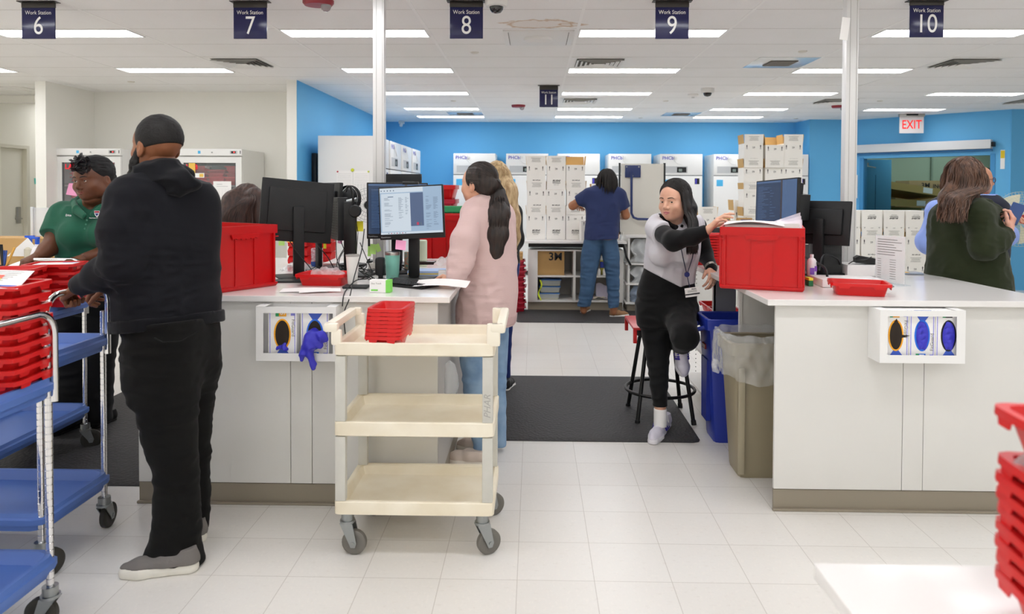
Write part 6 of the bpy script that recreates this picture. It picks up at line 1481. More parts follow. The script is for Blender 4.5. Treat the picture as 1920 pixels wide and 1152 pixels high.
def crate_master(lab):
    "front face centred at x=0,y=0 (faces -y), extends +y"
    W, D, H = .42, .60, .325; t = thing('red_crate', lab, 'crate', (0, 0, 0)); cy = D/2
    b = MB()
    R = lambda o, z, c=.012: (-W/2+o, W/2-o, o, D-o, z, c)
    loft(b, [R(.006, 0), R(.0, .01), R(0, .02), R(.008, .022), R(.008, H-.045), R(0, H-.045), R(0, H), R(.012, H), R(.014, .012)]); b.build('tub', M_RED, t, smooth=30)
    b = MB()
    for x in (-W/2+.028, W/2-.028): b.box(x-.004, x+.004, -.001, .009, .015, H-.04)
    for x in (-.055, .06): b.box(x-.0025, x+.0025, .003, .009, .015, H-.045)
    for y in (.03, D-.03): b.box(-W/2-.001, -W/2+.009, y-.004, y+.004, .015, H-.04); b.box(W/2-.009, W/2+.001, y-.004, y+.004, .015, H-.04)
    b.box(-W/2, -W/2+.028, -.001, .004, H-.065, H-.06); b.box(W/2-.028, W/2, -.001, .004, H-.065, H-.06)
    b.build('ribs', M_RED, t, smooth=None)
    def wavy(y0, y1):
        pts = [(-.085, H-.04), (-.075, H-.066)]
        for i in range(25): u = i/24; pts.append((-.058+.116*u, H-.060-.006*abs(math.sin(u*PI*4))-.003*math.sin(PI*u)))
        pts += [(.075, H-.066), (.085, H-.04)]; return pts
    b = MB(); b.prism(wavy(0, 0), -.006, .010, 'y'); b.build('hand_grip', M_RED, t, smooth=None)
    b = MB(); b.prism(wavy(0, 0), D-.010, D+.006, 'y'); b.build('hand_grip', M_RED, t, smooth=None)
    return t
cr = crate_master('large red crate full of papers overhanging the corner of the right counter')
a, c = on(1345, 541, 1.026), on(1512, 549, 1.026); u = (c-a).normalized(); ang = math.atan2(u.y, u.x); mid = (a+c)/2; cr.location = (mid.x, mid.y, 1.027); cr.rotation_euler = (0, 0, ang)
cl = dup(cr, label='large empty red crate on the left counter beside the man in black'); a, c = at(403, 549, 3.47), on(522, 534, 1.026); c = Vector((-1.362, 3.77, 0)); u = Vector((.50, .866, 0)); mid = c-u*.21
cl.location = (mid.x, mid.y, 1.027); cl.rotation_euler = (0, 0, math.atan2(u.y, u.x))
# papers standing in the right crate
Mc = T(mid) ; Mc = T(cr.location) @ Rz(ang)
for i in range(9):
    b = MB(); y = .05+i*.055; wv_ = .004*math.sin(i*2.1); h0 = .335+.008*math.sin(i*1.3)
    b.grid(lambda u, v: (-.185+.37*u, y+.014*v+.006*math.sin(u*5+i), .03+(h0-.03)*v+wv_*math.sin(u*6+i)), 10, 4)
    o = b.build('paper_sheets', M_PAPER, None, smooth=60, fixn=False); o.matrix_world = Mc; tag(o, 'white paper sheets standing upright in the right red crate', 'paper', 'paper sheets in the right red crate')
for i in range(3):
    b = MB(); b.grid(lambda u, v: (.0+.2*u, .10+.12*i+.05*v, .30+.075*u*(.6+.2*i)*v+.02*v), 6, 4); o = b.build('clear_sleeve', mat('clear film sheet', 'f0e4ee', .1, alpha=.5, spec=.8), None, smooth=60, fixn=False); o.matrix_world = Mc; tag(o, 'clear plastic document sleeve sticking out of the right red crate', 'document sleeve', 'clear sleeves in the right red crate')
b = MB(); b.grid(lambda u, v: (-.19+.30*u, .03+.3*v, .335+.012*math.sin(u*3.1)+.006*math.sin(v*9+u*4)), 12, 10); o = b.build('paper_pile', M_PAPER, None, smooth=60, fixn=False); o.matrix_world = Mc; tag(o, 'loose white papers lying on top of the right red crate', 'paper')

# ================================================================ monitors and desk things
M_SCR = mat('screen light blue', 'bcd8f5', .2, emit=.42); M_SCRW = mat('screen white', 'e3f0fc', .2, emit=.5); M_SCRG = mat('screen slate', '6d83ad', .2, emit=.35); M_SCRT = mat('screen text', '7f95b5', .3, emit=.25); M_SCRR = mat('screen red', 'c04060', .3, emit=.6)
def monitor(loc, rz, w, h, lab, tilt=0, screen=None, stand=True, roll=0, z_c=.30, col_r=.018, hump=True, cat='monitor', basez=None):
    "screen faces -y in local space; origin at stand foot"
    t = thing('monitor', lab, cat, loc, rz)
    Ms = T(0, 0, z_c) @ Matrix.Rotation(tilt, 4, 'X') @ Matrix.Rotation(roll, 4, 'Y')
    b = MB(); b.box(-w/2, w/2, -.012, .012, -h/2, h/2, .004, M=Ms); b.box(-w/2+.04, w/2-.04, .012, .032, -h/2+.06, h/2-.05, .01, M=Ms); 
    b.build('display_case', M_BLACK, t)
    if screen:
        bz = .008; x0, x1, z0, z1 = -w/2+bz, w/2-bz, -h/2+.030, h/2-bz; Wd, Hd = x1-x0, z1-z0; y = -.0125
        def R(a, c, d, e, mi, dy=0): b.box(x0+a*Wd, x0+c*Wd, y-.0006-dy, y-dy, z0+d*Hd, z0+e*Hd, mi=mi, M=Ms)
        b = MB(); R(0, 1, 0, 1, 0)
        if screen == 'full':
            R(0, .70, .90, 1, 1, .0007); R(.02, .49, .06, .88, 1, .0007); R(.49, .70, .16, .88, 2, .0007); R(0, 1, 0, .045, 1, .0007)
            R(.585, .62, .18, .24, 4, .0014); R(.63, .665, .18, .235, 3, .0014); R(.13, .22, .80, .815, 2, .0014)
            rnd = random.Random(4)
            for cx_, n_, w_ in ((.07, 30, .14), (.30, 22, .08), (.41, 18, .06), (.74, 34, .09), (.86, 30, .08)):
                for i in range(n_):
                    zz = .78-i*.021
                    if rnd.random() < .8: R(cx_, cx_+w_*rnd.uniform(.4, 1), zz, zz+.006, 3, .0014)
            for i in range(7): R(.12+i*.045, .135+i*.045, .012, .032, 4 if i % 2 else 3, .0014)
            for i in range(5): R(.02+i*.05, .035+i*.05, .93, .955, 3, .0014)
        else:
            R(.0, .62, .0, .96, 2, .0007); R(.62, .66, 0, 1, 5, .0007)
            rnd = random.Random(8)
            for i in range(26):
                R(.05, .05+.2*rnd.random()+.1, .88-i*.03, .89-i*.03, 0, .0014); 
                if i % 2: R(.36, .36+.15*rnd.random(), .88-i*.03, .89-i*.03, 0, .0014)
        b.build('screen', [M_SCR, M_SCRW, M_SCRG, M_SCRT, M_SCRR, mat('screen dark', '5c5a66', .3, emit=.3)] if screen == 'full' else [mat('screen dim blue', '6f8fc0', .2, emit=.3), M_SCRW, mat('screen dim slate', '51688f', .2, emit=.25), M_SCRT, M_SCRR, mat('screen dark', '5c5a66', .3, emit=.3)], t, smooth=None)
    b = MB(); put_text(b, 'Lenovo' if False else 'ThinkVision', .012, Ms @ T(-w/2+.035, -.0128, -h/2+.014)); b.build('brand_mark', mat('light grey mark', 'b9bcc0', .4), t, smooth=None)
    if stand:
        b = MB(); b.box(-.032, .032, .035, .065, .01, z_c+.03, .012); b.cyl((0, .03, z_c), (0, .05, z_c), .03, seg=16); b.build('stand', M_BLACK, t)
        b = MB(); b.box(-.12, .12, -.08, .13, 0, .012, .005); b.build('stand_base', M_BLACK, t)
    return t
Z1 = 1.027
# big monitor seen from the back on the left
p = on(560, 520, Z1); m1 = monitor((p.x, 4.14, Z1), PI+.50, .41, .36, 'large black monitor seen from the back beside the left red crate', tilt=.10, z_c=.385, roll=-.09)
m1.location = (at(557, 500, 4.14).x, 4.14, Z1)
# second, turned edge-on, behind it
m2 = monitor((at(612, 500, 4.56).x, 4.56, Z1), PI-.95, .50, .31, 'black monitor seen edge on behind the large black monitor', z_c=.40, tilt=.06)
# front lit monitor
m3 = monitor((at(772, 500, 4.02).x, 4.02, Z1), -.10, .375, .30, 'lit monitor with forms on screen in front of the woman in pink', z_c=.385, roll=-.055, screen='full', tilt=-.05)
m4 = monitor((at(742, 500, 4.28).x, 4.34, Z1), .32, .37, .34, 'lit monitor turned sideways, left of the main lit monitor', z_c=.385, screen='dim', tilt=-.03)
m5 = monitor((at(745, 500, 4.75).x, 4.85, Z1), PI-.12, .30, .26, 'black monitor top showing behind the main lit monitor', z_c=.49)
b = MB(); M = T(at(770, 345, 4.02)); b.box(-.045, .045, -.02, .02, -.004, .012, .004, M=M); o = b.build('webcam', M_BLK2); tag(o, 'black webcam bar on top of the main lit monitor', 'webcam')
# monitor stand column + mini pc + black desk fan + headset
b = MB(); p = at(657, 480, 4.2); b.box(-.036, .036, -.02, .02, 1.03-Z1, .44, .008); t = thing('headset_post', 'black monitor stand column with a headset hung beside it', 'monitor stand', (p.x, 4.2, Z1)); b.build('column', M_BLK2, t); b = MB(); b.box(-.13, .13, -.09, .09, 0, .012, .005); b.build('foot', M_BLACK, t); b = MB(); b.cyl((-.02, 0, .44), (.04, 0, .455), .012); b.build('hinge', M_ZINC, t)
p = at(636, 410, 4.34); t = thing('mini_computer', 'black mini computer mounted behind the edge on monitor', 'computer', p); t.rotation_euler = (0, 0, .5)
b = MB(); b.box(-.03, .03, -.09, .09, -.13, .13, .004); b.build('case', M_DKG, t)
b = MB(); [b.box(-.032, -.0302, -.07, .07, -.11+i*.016, -.104+i*.016) for i in range(14)]; b.build('vents', M_BLACK, t, smooth=None)
p = at(655, 372, 4.75); t = thing('desk_fan', 'ribbed black desk fan above the monitor stand column', 'fan', p)
b = MB(); b.lathe([(.01, -.05), (.055, -.04), (.075, 0), (.06, .05), (.01, .06)], 24, M=Matrix.Rotation(PI/2, 4, 'X') @ Matrix.Scale(.75, 4, (1, 0, 0))); b.build('motor_housing', M_DKG, t)
for i in range(8): b = MB(); b.tube([(.07*math.cos(a), -.04+i*.011, .085*math.sin(a)) for a in np.linspace(0, 2*PI, 24)[:-1]], .0025, 5, closed=True); b.build('grille_ring', M_BLACK, t, smooth=60)
b = MB(); b.cyl((0, 0, -.06), (.02, 0, Z1-p.z+.01), .014); b.cyl((.02, 0, Z1-p.z), (.02, 0, Z1-p.z+.015), .09, seg=24); b.build('stem', M_BLACK, t)
p = at(672, 372, 4.15); t = thing('headset', 'black headset hanging on the monitor stand column', 'headset', p)
b = MB(); b.tube([(-.055+.04*math.cos(a)*.6, .0, .07*math.sin(a)+.0) for a in np.linspace(2.6, -.6, 14)], .007, 8); b.build('headband', M_BLK2, t, smooth=60)
for dx, dz in ((-.02, -.075),): b = MB(); b.lathe([(.001, -.02), (.034, -.018), (.038, 0), (.032, .016), (.001, .018)], 20, M=T(dx, 0, dz) @ Matrix.Rotation(PI/2, 4, 'X')); b.build('ear_cup', M_BLACK, t)
b = MB(); b.tube([(-.02, 0, -.10), (.0, -.01, -.2), (-.01, -.01, -.33)], .002, 5); b.build('cable', M_BLACK, t)
# wire clock / fan grille behind (round white mesh)
p = at(690, 385, 5.0); t = thing('desk_fan', 'small wire cage fan behind the headset', 'fan', p)
for r in (.03, .055, .08, .105, .12): b = MB(); b.tube([(r*math.cos(a), 0, r*math.sin(a)) for a in np.linspace(0, 2*PI, 30)[:-1]], .0016, 4, closed=True); b.build('cage_ring', M_ZINC, t)
b = MB(); [b.tube([(0, 0, 0), (.12*math.cos(a), 0, .12*math.sin(a))], .0012, 4) for a in np.linspace(0, 2*PI, 25)[:-1]]; b.build('cage_spokes', M_ZINC, t)
b = MB(); b.cyl((0, .01, 0), (0, .06, 0), .03); b.cyl((0, .03, -.02), (0, .03, Z1-p.z), .008); b.cyl((0, .03, Z1-p.z), (0, .03, Z1-p.z+.01), .07, seg=24); b.build('base', M_BLACK, t)
# front lit monitor's hand sanitizer dispenser, cups, etc.
t = thing('white_cup', 'tall white paper cup standing on a black phone stand', 'cup', on(661, 533, Z1+.012)); t.location.z = Z1+.013
b = MB(); b.lathe([(.024, 0), (.025, .003), (.034, .145), (.035, .15), (.031, .15), (.022, .006)], 28, cap=True); b.build('cup_body', mat('white paper cup', 'e9e7e2', .5), t); b = MB(); b.lathe([(.0355, .146), (.0365, .15), (.036, .156), (.030, .157), (.001, .156)], 28, cap=False); b.build('lid', mat('clear grey lid', 'b5b2ad', .2, alpha=.7), t)
t = thing('phone_stand', 'flat black stand under the white cup', 'stand', on(668, 540, Z1)); b = MB(); b.box(-.065, .065, -.04, .05, 0, .012, .005); b.build('plate', M_DKG, t)
t = thing('tumbler', 'mint green steel tumbler below the lit monitor', 'tumbler', on(736, 524, Z1)); b = MB(); b.lathe([(.034, 0), (.036, .005), (.042, .135), (.043, .14), (.001, .14)], 32); b.build('body', mat('mint enamel', '8fd6c5', .35), t); b = MB(); b.lathe([(.043, .14), (.0435, .153), (.042, .158), (.001, .157)], 32); b.build('steel_rim', MATS['brushed steel'], t)
b = MB(); put_text(b, 'YETI', .012, T(.012, -.0365, .022) @ Rz(.25)); b.build('mark', mat('steel mark', '9fb5ae', .3), t, smooth=None)
t = thing('scanner_cradle', 'black barcode scanner standing in a cradle by the tumbler', 'scanner', on(716, 527, Z1)+Vector((0, -.03, 0))); t.location.z = Z1
b = MB(); b.box(-.028, .022, -.03, .03, .035, .135, .014); b.box(-.012, .012, -.012, .012, .0, .05, .004); b.build('head', M_BLACK, t); b = MB(); loft(b, [(-.045, .045, -.04, .04, 0, .02), (-.045, .045, -.04, .04, .006, .02), (-.02, .02, -.02, .02, .018, .01)]); b.build('base', M_BLACK, t)
t = thing('small_carton', 'small white and green carton on the left counter edge', 'carton', on(712, 549, Z1)); t.location.z = Z1; t.rotation_euler = (0, 0, -.05)
b = MB(); b.box(-.052, .052, 0, .05, 0, .062, .001); b.build('box', M_PAPER, t); b = MB(); b.box(.03, .0522, -.0006, .0505, .0, .0622); b.build('green_band', mat('lime band', '7fd65a', .5), t); b = MB(); b.box(-.044, -.01, -.0008, 0, .008, .016); b.build('green_mark', MATS['lime band'], t); b = MB(); put_text(b, 'Easy Touch', .011, T(-.018, -.001, .045), shear=.2); b.build('lettering', M_INKG, t, smooth=None)
# keyboard
t = thing('keyboard', 'black keyboard on the left counter before the lit monitor', 'keyboard', on(766, 536, Z1)); t.location.z = Z1; t.rotation_euler = (0, 0, -.52)
b = MB(); b.prism([(-.075, 0), (.075, 0), (.075, .022), (-.075, .01)], -.15, .15, 'x'); b.build('case', M_BLACK, t)
b = MB()
for i in range(15):
    for j in range(5):
        x = -.14+i*.0187; y = -.062+j*.026; z = .012+ (y+.075)*.08; b.box(x, x+.0165, y, y+.022, z, z+.008, .0015, seg=1)
b.build('keys', M_DKG, t, smooth=None)
# books, phones, notes, papers
t = thing('folder_stack', 'light blue folder and papers under the phones by the keyboard', 'folder', on(800, 516, Z1)); t.location.z = Z1; t.rotation_euler = (0, 0, .08)
b = MB(); b.box(-.11, .11, -.06, .10, 0, .03, .003); b.build('blue_folder', mat('pale blue folder', 'a8c2ea', .5), t); b = MB(); b.box(-.108, .112, -.0615, .10, .01, .017); b.build('yellow_edge', mat('yellow edge', 'd9c052', .6), t)
for i, (dz, rr) in enumerate(((0, .1), (.011, -.05))): b = MB(); b.box(-.075, .075, -.035, .035, 0, .01, .004); o = b.build('phone', mat('dark phone', '33201e', .2), loc=on(792, 505, Z1)+Vector((.01*i, 0, .032+dz)), rot=(0, 0, rr)); o.location.z = Z1+.031+dz; tag(o, ['lower dark phone', 'upper dark phone'][i]+' lying on the pale blue folder', 'phone')
paper(on(828, 541, Z1)+Vector((0, 0, .012)), .28, .12, -.12, 0, 'white papers spread in front of the woman in pink', 5, .02)
paper(on(572, 546, Z1)+Vector((0, 0, .0)), .24, .10, .12, 0, 'blank white papers flat on the left counter before the red tray', 0, .006)
paper(on(600, 548, Z1)+Vector((0, 0, .003)), .20, .08, .3, 0, 'white sheet lying crosswise on the papers by the red tray', 0, .006)
t = thing('tape_box', 'small white box on the papers at the counter corner', 'box', on(832, 526, Z1)); t.location.z = Z1+.002; t.rotation_euler = (0, 0, .15); b = MB(); b.box(-.03, .03, -.03, .03, 0, .055, .003); b.build('box', M_PAPER, t)
b = MB(); b.grid(lambda u, v: (-.10+.2*u, -.05+.12*v, .005+.05*math.sin(PI*u)**.6*math.sin(PI*v)**.6+.01*math.sin(u*19+v*7)), 24, 14); o = b.build('plastic_bag', M_POLY, None, smooth=80, fixn=False, loc=on(842, 500, Z1)+Vector((-.02, .12, 0))); tag(o, 'clear crinkled bag behind the papers near the woman in pink', 'plastic bag')
def note(px, py, y, w, h, m, lab, rz=0, roll=0):
    b = MB(); b.grid(lambda u, v: ((u-.5)*w+.004*v*v, -.012*(v-.0)**2, -h*v), 4, 6); o = b.build('sticky_note', m, None, smooth=60, fixn=False, loc=at(px, py, y), rot=(0, roll, rz)); tag(o, lab, 'sticky note'); return o
note(752, 451, 3.985, .058, .052, M_PINKN, 'pink sticky note curling off the lit monitor', 0, .1)
note(700, 458, 4.32, .035, .06, M_LIMEN, 'lime sticky note strip left of the tumbler', .2, .1); note(706, 458, 4.32, .03, .05, M_LIMEN, 'lime sticky note under the sideways monitor', -.2, -.4); note(693, 462, 4.32, .02, .06, M_LIMEN, 'narrow lime sticky note hanging lowest by the tumbler', 0, .05)
note(670, 415, 4.226, .07, .06, mat('yellow sheet', 'e9df2f', .6), 'yellow sheet between the monitor stand columns', 0, 0); note(640, 445, 4.5, .028, .04, M_PINKN, 'small pink sticky note beside the mini computer', 0, .3); note(528, 446, 4.6, .04, .05, M_LIMEN, 'lime sticky note behind the left crate', 0, 0); note(546, 446, 4.62, .06, .03, mat('orange note', 'f0a83a', .6), 'orange sticky note behind the large black monitor', 0, 0); note(609, 452, 4.7, .02, .05, MATS['yellow sheet'], 'yellow sticky note right of the large black monitor', 0, 0)
t = thing('patterned_box', 'teal and coral patterned box behind the tumbler', 'box', on(759, 512, Z1)+Vector((0, .12, 0))); t.location.z = Z1; b = MB(); b.box(-.022, .022, -.02, .02, 0, .12, .002); b.build('box', mat('coral pattern', 'd98f74', .5, var=1, var2='57b3a4', vscale=60), t)
t = thing('pale_canister', 'pale green canister behind the lit monitor', 'canister', on(782, 505, Z1)+Vector((0, .2, 0))); t.location.z = Z1; b = MB(); b.lathe([(.035, 0), (.035, .17), (.03, .175), (.001, .175)], 24); b.build('body', mat('pale green', 'ced8bf', .5), t)
# cables on the left counter
rnd = random.Random(12)
def cable(pts, lab, r=.0028, g='black cables on the left counter', m=None):
    P = _catmull([list(p) for p in pts], 6); b = MB(); b.tube([Vector(p) for p in P], r, 6); o = b.build('cable', m or M_BLACK, None, smooth=80); tag(o, lab, 'cable'); return o
c = lambda px, py, y: at(px, py, y)
cable([c(527, 420, 4.2), c(545, 455, 4.1), c(562, 480, 4.05), c(582, 503, 4.05), (at(590, 510, 4.0).x, 4.0, Z1+.004)], 'black cable hanging from the back of the large monitor')
cable([c(582, 440, 4.3), c(600, 465, 4.2), c(616, 485, 4.2), (at(630, 495, 4.3).x, 4.3, Z1+.005)], 'black cable right of the large monitor stand')
cable([c(683, 430, 4.0), c(678, 470, 3.75), c(664, 520, 3.55), c(655, 560, 3.40), c(645, 590, 3.372), c(649, 640, 3.375)], 'black cable running down past the white cup over the counter edge')
cable([c(700, 508, 3.95), c(690, 522, 3.8), c(668, 526, 3.7), (at(650, 548, 3.6).x, 3.6, Z1+.004), c(644, 556, 3.40), c(642, 575, 3.37)], 'black cable looping around the white cup')
for i in range(12):
    x0 = rnd.uniform(-1.28, -.86); y0_ = rnd.uniform(3.95, 4.7); pts = [Vector((x0, y0_, Z1+.004))]
    for j in range(5): pts.append(pts[-1]+Vector((rnd.uniform(-.09, .09), rnd.uniform(-.07, .07), 0))); pts[-1].z = Z1+.004+rnd.random()*.05*(j % 2)
    cable(pts, 'tangled black cables among the monitor stands on the left counter')['group'] = 'tangled black cables on the left counter'
for i in range(6):
    a = at(630+i*9, 450+rnd.uniform(-15, 10), 4.35+rnd.uniform(-.1, .2)); e = Vector((a.x+rnd.uniform(-.12, .12), a.y-.1, Z1+.005)); cable([a, (a+e)/2+Vector((rnd.uniform(-.06, .06), 0, -.03)), e], 'thin black cable dangling behind the monitor stand columns')['group'] = 'dangling black cables behind the monitors'
# clutter behind: red bins, papers, boxes on far part of the left island
def red_bin(px, py0, y, w, h, lab, n=3):
    t = thing('parts_bin', lab, 'bin', (at(px, 500, y).x, y, Z1))
    for i in range(n):
        b = MB(); z = i*h/n; b.prism([(0, z), (.12, z), (.12, z+h/n*.95), (.02, z+h/n*.95), (-.01, z+h/n*.55)], -w/2, w/2, 'x'); b.build('bin_front', M_RED2, t, smooth=None)
    return t
red_bin(558, 500, 4.78, .13, .19, 'stacked red parts bins behind the large black monitor stand'); red_bin(602, 500, 5.0, .14, .21, 'stacked red parts bins right of the large black monitor')
t = thing('supply_box', 'small red and white supply box beside the left crate', 'box', on(545, 512, Z1)+Vector((0, .1, 0))); t.location.z = Z1; t.rotation_euler = (0, 0, .3); b = MB(); b.box(-.05, .05, -.03, .03, 0, .045, .001); b.build('box', M_PAPER, t); b = MB(); b.box(-.051, .02, -.0305, -.03, .005, .03); b.build('print', mat('print red', 'd8403c', .5), t)
t = thing('patterned_box', 'red and white patterned tissue box behind the large monitor', 'box', (at(590, 480, 4.55).x, 4.6, Z1)); b = MB(); b.box(-.03, .03, -.03, .03, 0, .13, .001); b.build('box', mat('tissue pattern', 'e8e4e8', .5, var=1, var2='c84460', vscale=90), t); b = MB(); b.box(-.031, .031, -.0305, -.03, .0, .045); b.build('blue_panel', mat('print blue', '3c5fae', .5), t)
b = MB(); b.grid(lambda u, v: (-.16+.3*u, -.10+.2*v, .01+.07*u*v+.015*math.sin(u*7)*math.sin(v*9)), 14, 10); o = b.build('paper_pile', M_PAPER, None, smooth=60, fixn=False, loc=(at(655, 480, 4.9).x, 4.9, Z1)); tag(o, 'sloping pile of white paper behind the monitor stand columns', 'paper')
b = MB(); b.grid(lambda u, v: (-.10+.2*u, -.06+.12*v, .008+.05*math.sin(PI*u)*math.sin(PI*v)+.012*math.sin(u*15+v*21)), 16, 12); o = b.build('plastic_bag', M_POLY, None, smooth=80, fixn=False, loc=(at(548, 505, 4.3).x, 4.42, Z1)); tag(o, 'crumpled clear wrap behind the left crate', 'plastic bag')
b = MB(); b.grid(lambda u, v: ((u-.5)*.16, (v-.5)*.12, .004+.0*u), 2, 2); o = b.build('note_pad', M_PAPER, None, fixn=False, loc=(at(536, 520, 4.05).x, 4.05, Z1)); tag(o, 'white notepad behind the left crate', 'notepad')
b = MB(); b.box(-.09, .09, -.06, .06, 0, .008, .003); o = b.build('mouse_pad', M_DKG, loc=(at(548, 525, 4.0).x+.02, 3.93, Z1)); tag(o, 'dark pad under the notepad beside the large monitor stand', 'pad')
# hanging bag under the left counter end
b = MB(); b.lathe([(.001, .08), (.03, .06), (.045, .0), (.05, -.06), (.035, -.11), (.001, -.12)], 18, cap=False); b.lathe([(.001, -.11), (.03, -.13), (.032, -.17), (.001, -.19)], 14, cap=False)
o = b.build('plastic_bag', M_POLY, None, smooth=80, loc=at(829, 704, 3.72)); o.location.x = -.44; tag(o, 'clear plastic bag hung under the end of the left counter', 'plastic bag')

# ---------------- right counter things
m6 = monitor((at(1470, 500, 3.98).x, 4.15, Z1), .96, .40, .335, 'dim lit monitor standing behind the right red crate', z_c=.42, screen='dim', tilt=-.06, roll=-.05)
m6.rotation_euler = (0, 0, -1.24); m6.location = (at(1456, 500, 4.47).x, 4.47, Z1)
t = thing('monitor_mount', 'black computer block clamped behind the dim monitor', 'computer', at(1480, 375, 4.46)); t.rotation_euler = (0, .1, -1.24); b = MB(); b.box(-.025, .06, .0, .05, -.05, .11, .004); b.box(-.02, .07, .02, .10, -.12, .04, .004); b.build('case', M_DKG, t)
m7 = monitor((at(1540, 500, 4.42).x, 4.42, Z1), PI-.75, .34, .27, 'black monitor seen from behind right of the dim lit monitor', z_c=.32, tilt=.16)
t = thing('jointed_support', 'black jointed monitor arm between the right monitors', 'monitor arm', at(1494, 384, 4.46)); b = MB(); b.tube([(0, 0, 0), (.05, .02, .005), (.12, .08, -.03)], .014, 10); b.tube([(.12, .08, -.03), (.12, .08, Z1-t.location.z)], .014, 10); b.build('arm', M_BLACK, t)
t = thing('printer', 'black label printer beside the right pole', 'printer', (at(1548, 480, 4.46).x, 4.5, Z1)); t.rotation_euler = (0, 0, -.15)
b = MB(); b.prism([(-.10, 0), (.10, 0), (.10, .17), (-.08, .185), (-.10, .16)], -.085, .085, 'x'); b.build('body', M_BLACK, t); b = MB(); b.box(-.086, .086, -.105, .0, .12, .19, .01); b.box(.02, .07, -.108, -.1, .135, .145); b.build('lid', M_DKG, t)
t = thing('desk_phone_tray', 'white printed paper leaning behind the black label printer', 'paper', (at(1528, 455, 4.6).x+.03, 4.50, Z1+.19)); b = MB(); b.grid(lambda u, v: (-.06+.12*u, .05*v, .05*v+.02*math.sin(u*3)), 6, 6); b.build('sheet', M_PAPER, t, smooth=60, fixn=False)
# cable + pump bottle + sponge by crate
t = thing('pump_bottle', 'white and violet lotion bottle behind the right crate', 'bottle', (at(1522, 500, 4.1).x, 4.1, Z1+.028)); b = MB(); b.lathe([(.024, 0), (.026, .005), (.026, .085), (.018, .10), (.010, .105), (.010, .125), (.001, .126)], 24); b.build('body', mat('white bottle', 'ece9ee', .3), t); b = MB(); b.box(-.02, .005, -.0268, -.026, .012, .05); b.box(.006, .02, -.0266, -.0258, .03, .06); b.build('label', mat('violet label', '8a5bc8', .5), t)
t = thing('black_riser', 'black tripod holder under the lotion bottle', 'stand', (at(1522, 505, 4.1).x, 4.1, Z1)); b = MB(); b.box(-.045, .045, -.04, .04, .02, .027, .003); [b.cyl((x, y, 0), (x*.5, y*.5, .022), .004, seg=8) for x in (-.03, .03) for y in (-.03, .03)]; b.build('frame', M_BLACK, t)
cable([c(1500, 478, 4.3), c(1530, 492, 4.1), c(1548, 505, 3.98), (at(1552, 512, 3.95).x, 3.95, Z1+.006)], 'thick black cable curving behind the right crate', .007)
cable([(at(1536, 505, 4.2).x, 4.2, Z1+.05), c(1545, 478, 4.25), c(1570, 486, 4.35), (at(1575, 490, 4.4).x, 4.4, Z1+.06)], 'grey cable arching in front of the label printer', .005, m=M_DKG)
t = thing('sponge', 'yellow and green sponge behind the right crate', 'sponge', (at(1517, 525, 3.9).x, 3.9, Z1)); b = MB(); b.box(-.012, .012, -.03, .03, 0, .03, .003); b.build('green_side', mat('sponge green', '2f7a50', .9), t); b = MB(); b.box(-.012, .012, -.03, .03, .03, .045, .003); b.build('yellow_side', mat('sponge yellow', 'e6df4a', .9), t)
# flat white boxes
t = thing('flat_box', 'flat white box on the right counter behind the small red tray', 'box', (at(1590, 525, 3.9).x, 3.92, Z1)); t.rotation_euler = (0, 0, -.06); b = MB(); b.box(-.16, .17, -.10, .12, 0, .042, .004); b.build('box', mat('white glossy card', 'f0eeee', .35), t)
t = thing('flat_box', 'white tissue pack under the black scanner right of the pole', 'box', (at(1628, 495, 4.36).x, 4.42, Z1)); t.rotation_euler = (0, 0, -.03); b = MB(); b.box(-.13, .13, -.08, .10, 0, .07, .01); b.build('box', MATS['white glossy card'], t)
t = thing('box_scanner', 'black handheld scanner on the white tissue pack', 'scanner', (at(1635, 478, 4.36).x, 4.38, Z1+.072)); t.rotation_euler = (0, .08, -.15); b = MB(); b.prism([(-.09, .0), (.08, .0), (.085, .03), (-.075, .045), (-.095, .03)], -.03, .03, 'y'); b.prism([(.06, .005), (.085, .01), (.09, -.065), (.075, -.065)], -.012, -.002, 'y', M=T(0, -.09, 0)); b.build('body', M_BLACK, t)
cable([c(1585, 500, 4.5), c(1600, 490, 4.28), c(1622, 487, 4.27), c(1634, 482, 4.3)], 'black scanner cable across the white tissue pack', .003)
t = thing('sign_holder', 'clear acrylic sign holder with a printed list on the right counter', 'sign holder', (at(1668, 530, 3.98).x, 3.98, Z1)); t.rotation_euler = (0, 0, -1.22); 
b = MB(); b.box(-.10, .10, -.003, -.001, .0, .27); b.box(-.10, .10, .001, .003, .0, .27); b.build('acrylic', M_POLY2, t); b = MB(); b.box(-.097, .097, -.0008, .0008, .012, .266); b.build('sheet', M_PAPER, t); b = MB(); b.box(-.10, .10, -.045, .045, 0, .004); b.build('foot', M_POLY2, t)
b = MB()
for i in range(7): b.box(-.085, .05+.03*math.sin(i*2), -.0014, -.0009, .245-i*.014, .249-i*.014)
for i in range(9): b.box(-.085, -.06, -.0014, -.0009, .135-i*.013, .138-i*.013); b.box(.0, .04, -.0014, -.0009, .135-i*.013, .138-i*.013)
b.build('print', M_INKG, t, smooth=None)
t = thing('phone', 'silver phone lying near the back edge of the right counter', 'phone', (at(1703, 506, 4.5).x, 4.48, Z1)); t.rotation_euler = (0, 0, -.2); b = MB(); b.box(-.07, .07, -.035, .035, 0, .01, .004); b.build('case', mat('steel phone', '8f98a6', .3, .4), t); b = MB(); b.box(-.06, -.01, -.03, .02, .0101, .011); b.build('yellow_patch', mat('amber patch', 'e8b23c', .5), t)
b = MB(); b.cyl((-.06, .03, .005), (.07, -.03, .005), .004, seg=8); o = b.build('pen', mat('grey pen', '85868c', .4), loc=(at(1652, 530, 3.85).x, 3.88, Z1)); tag(o, 'grey pen beside the flat white box', 'pen')
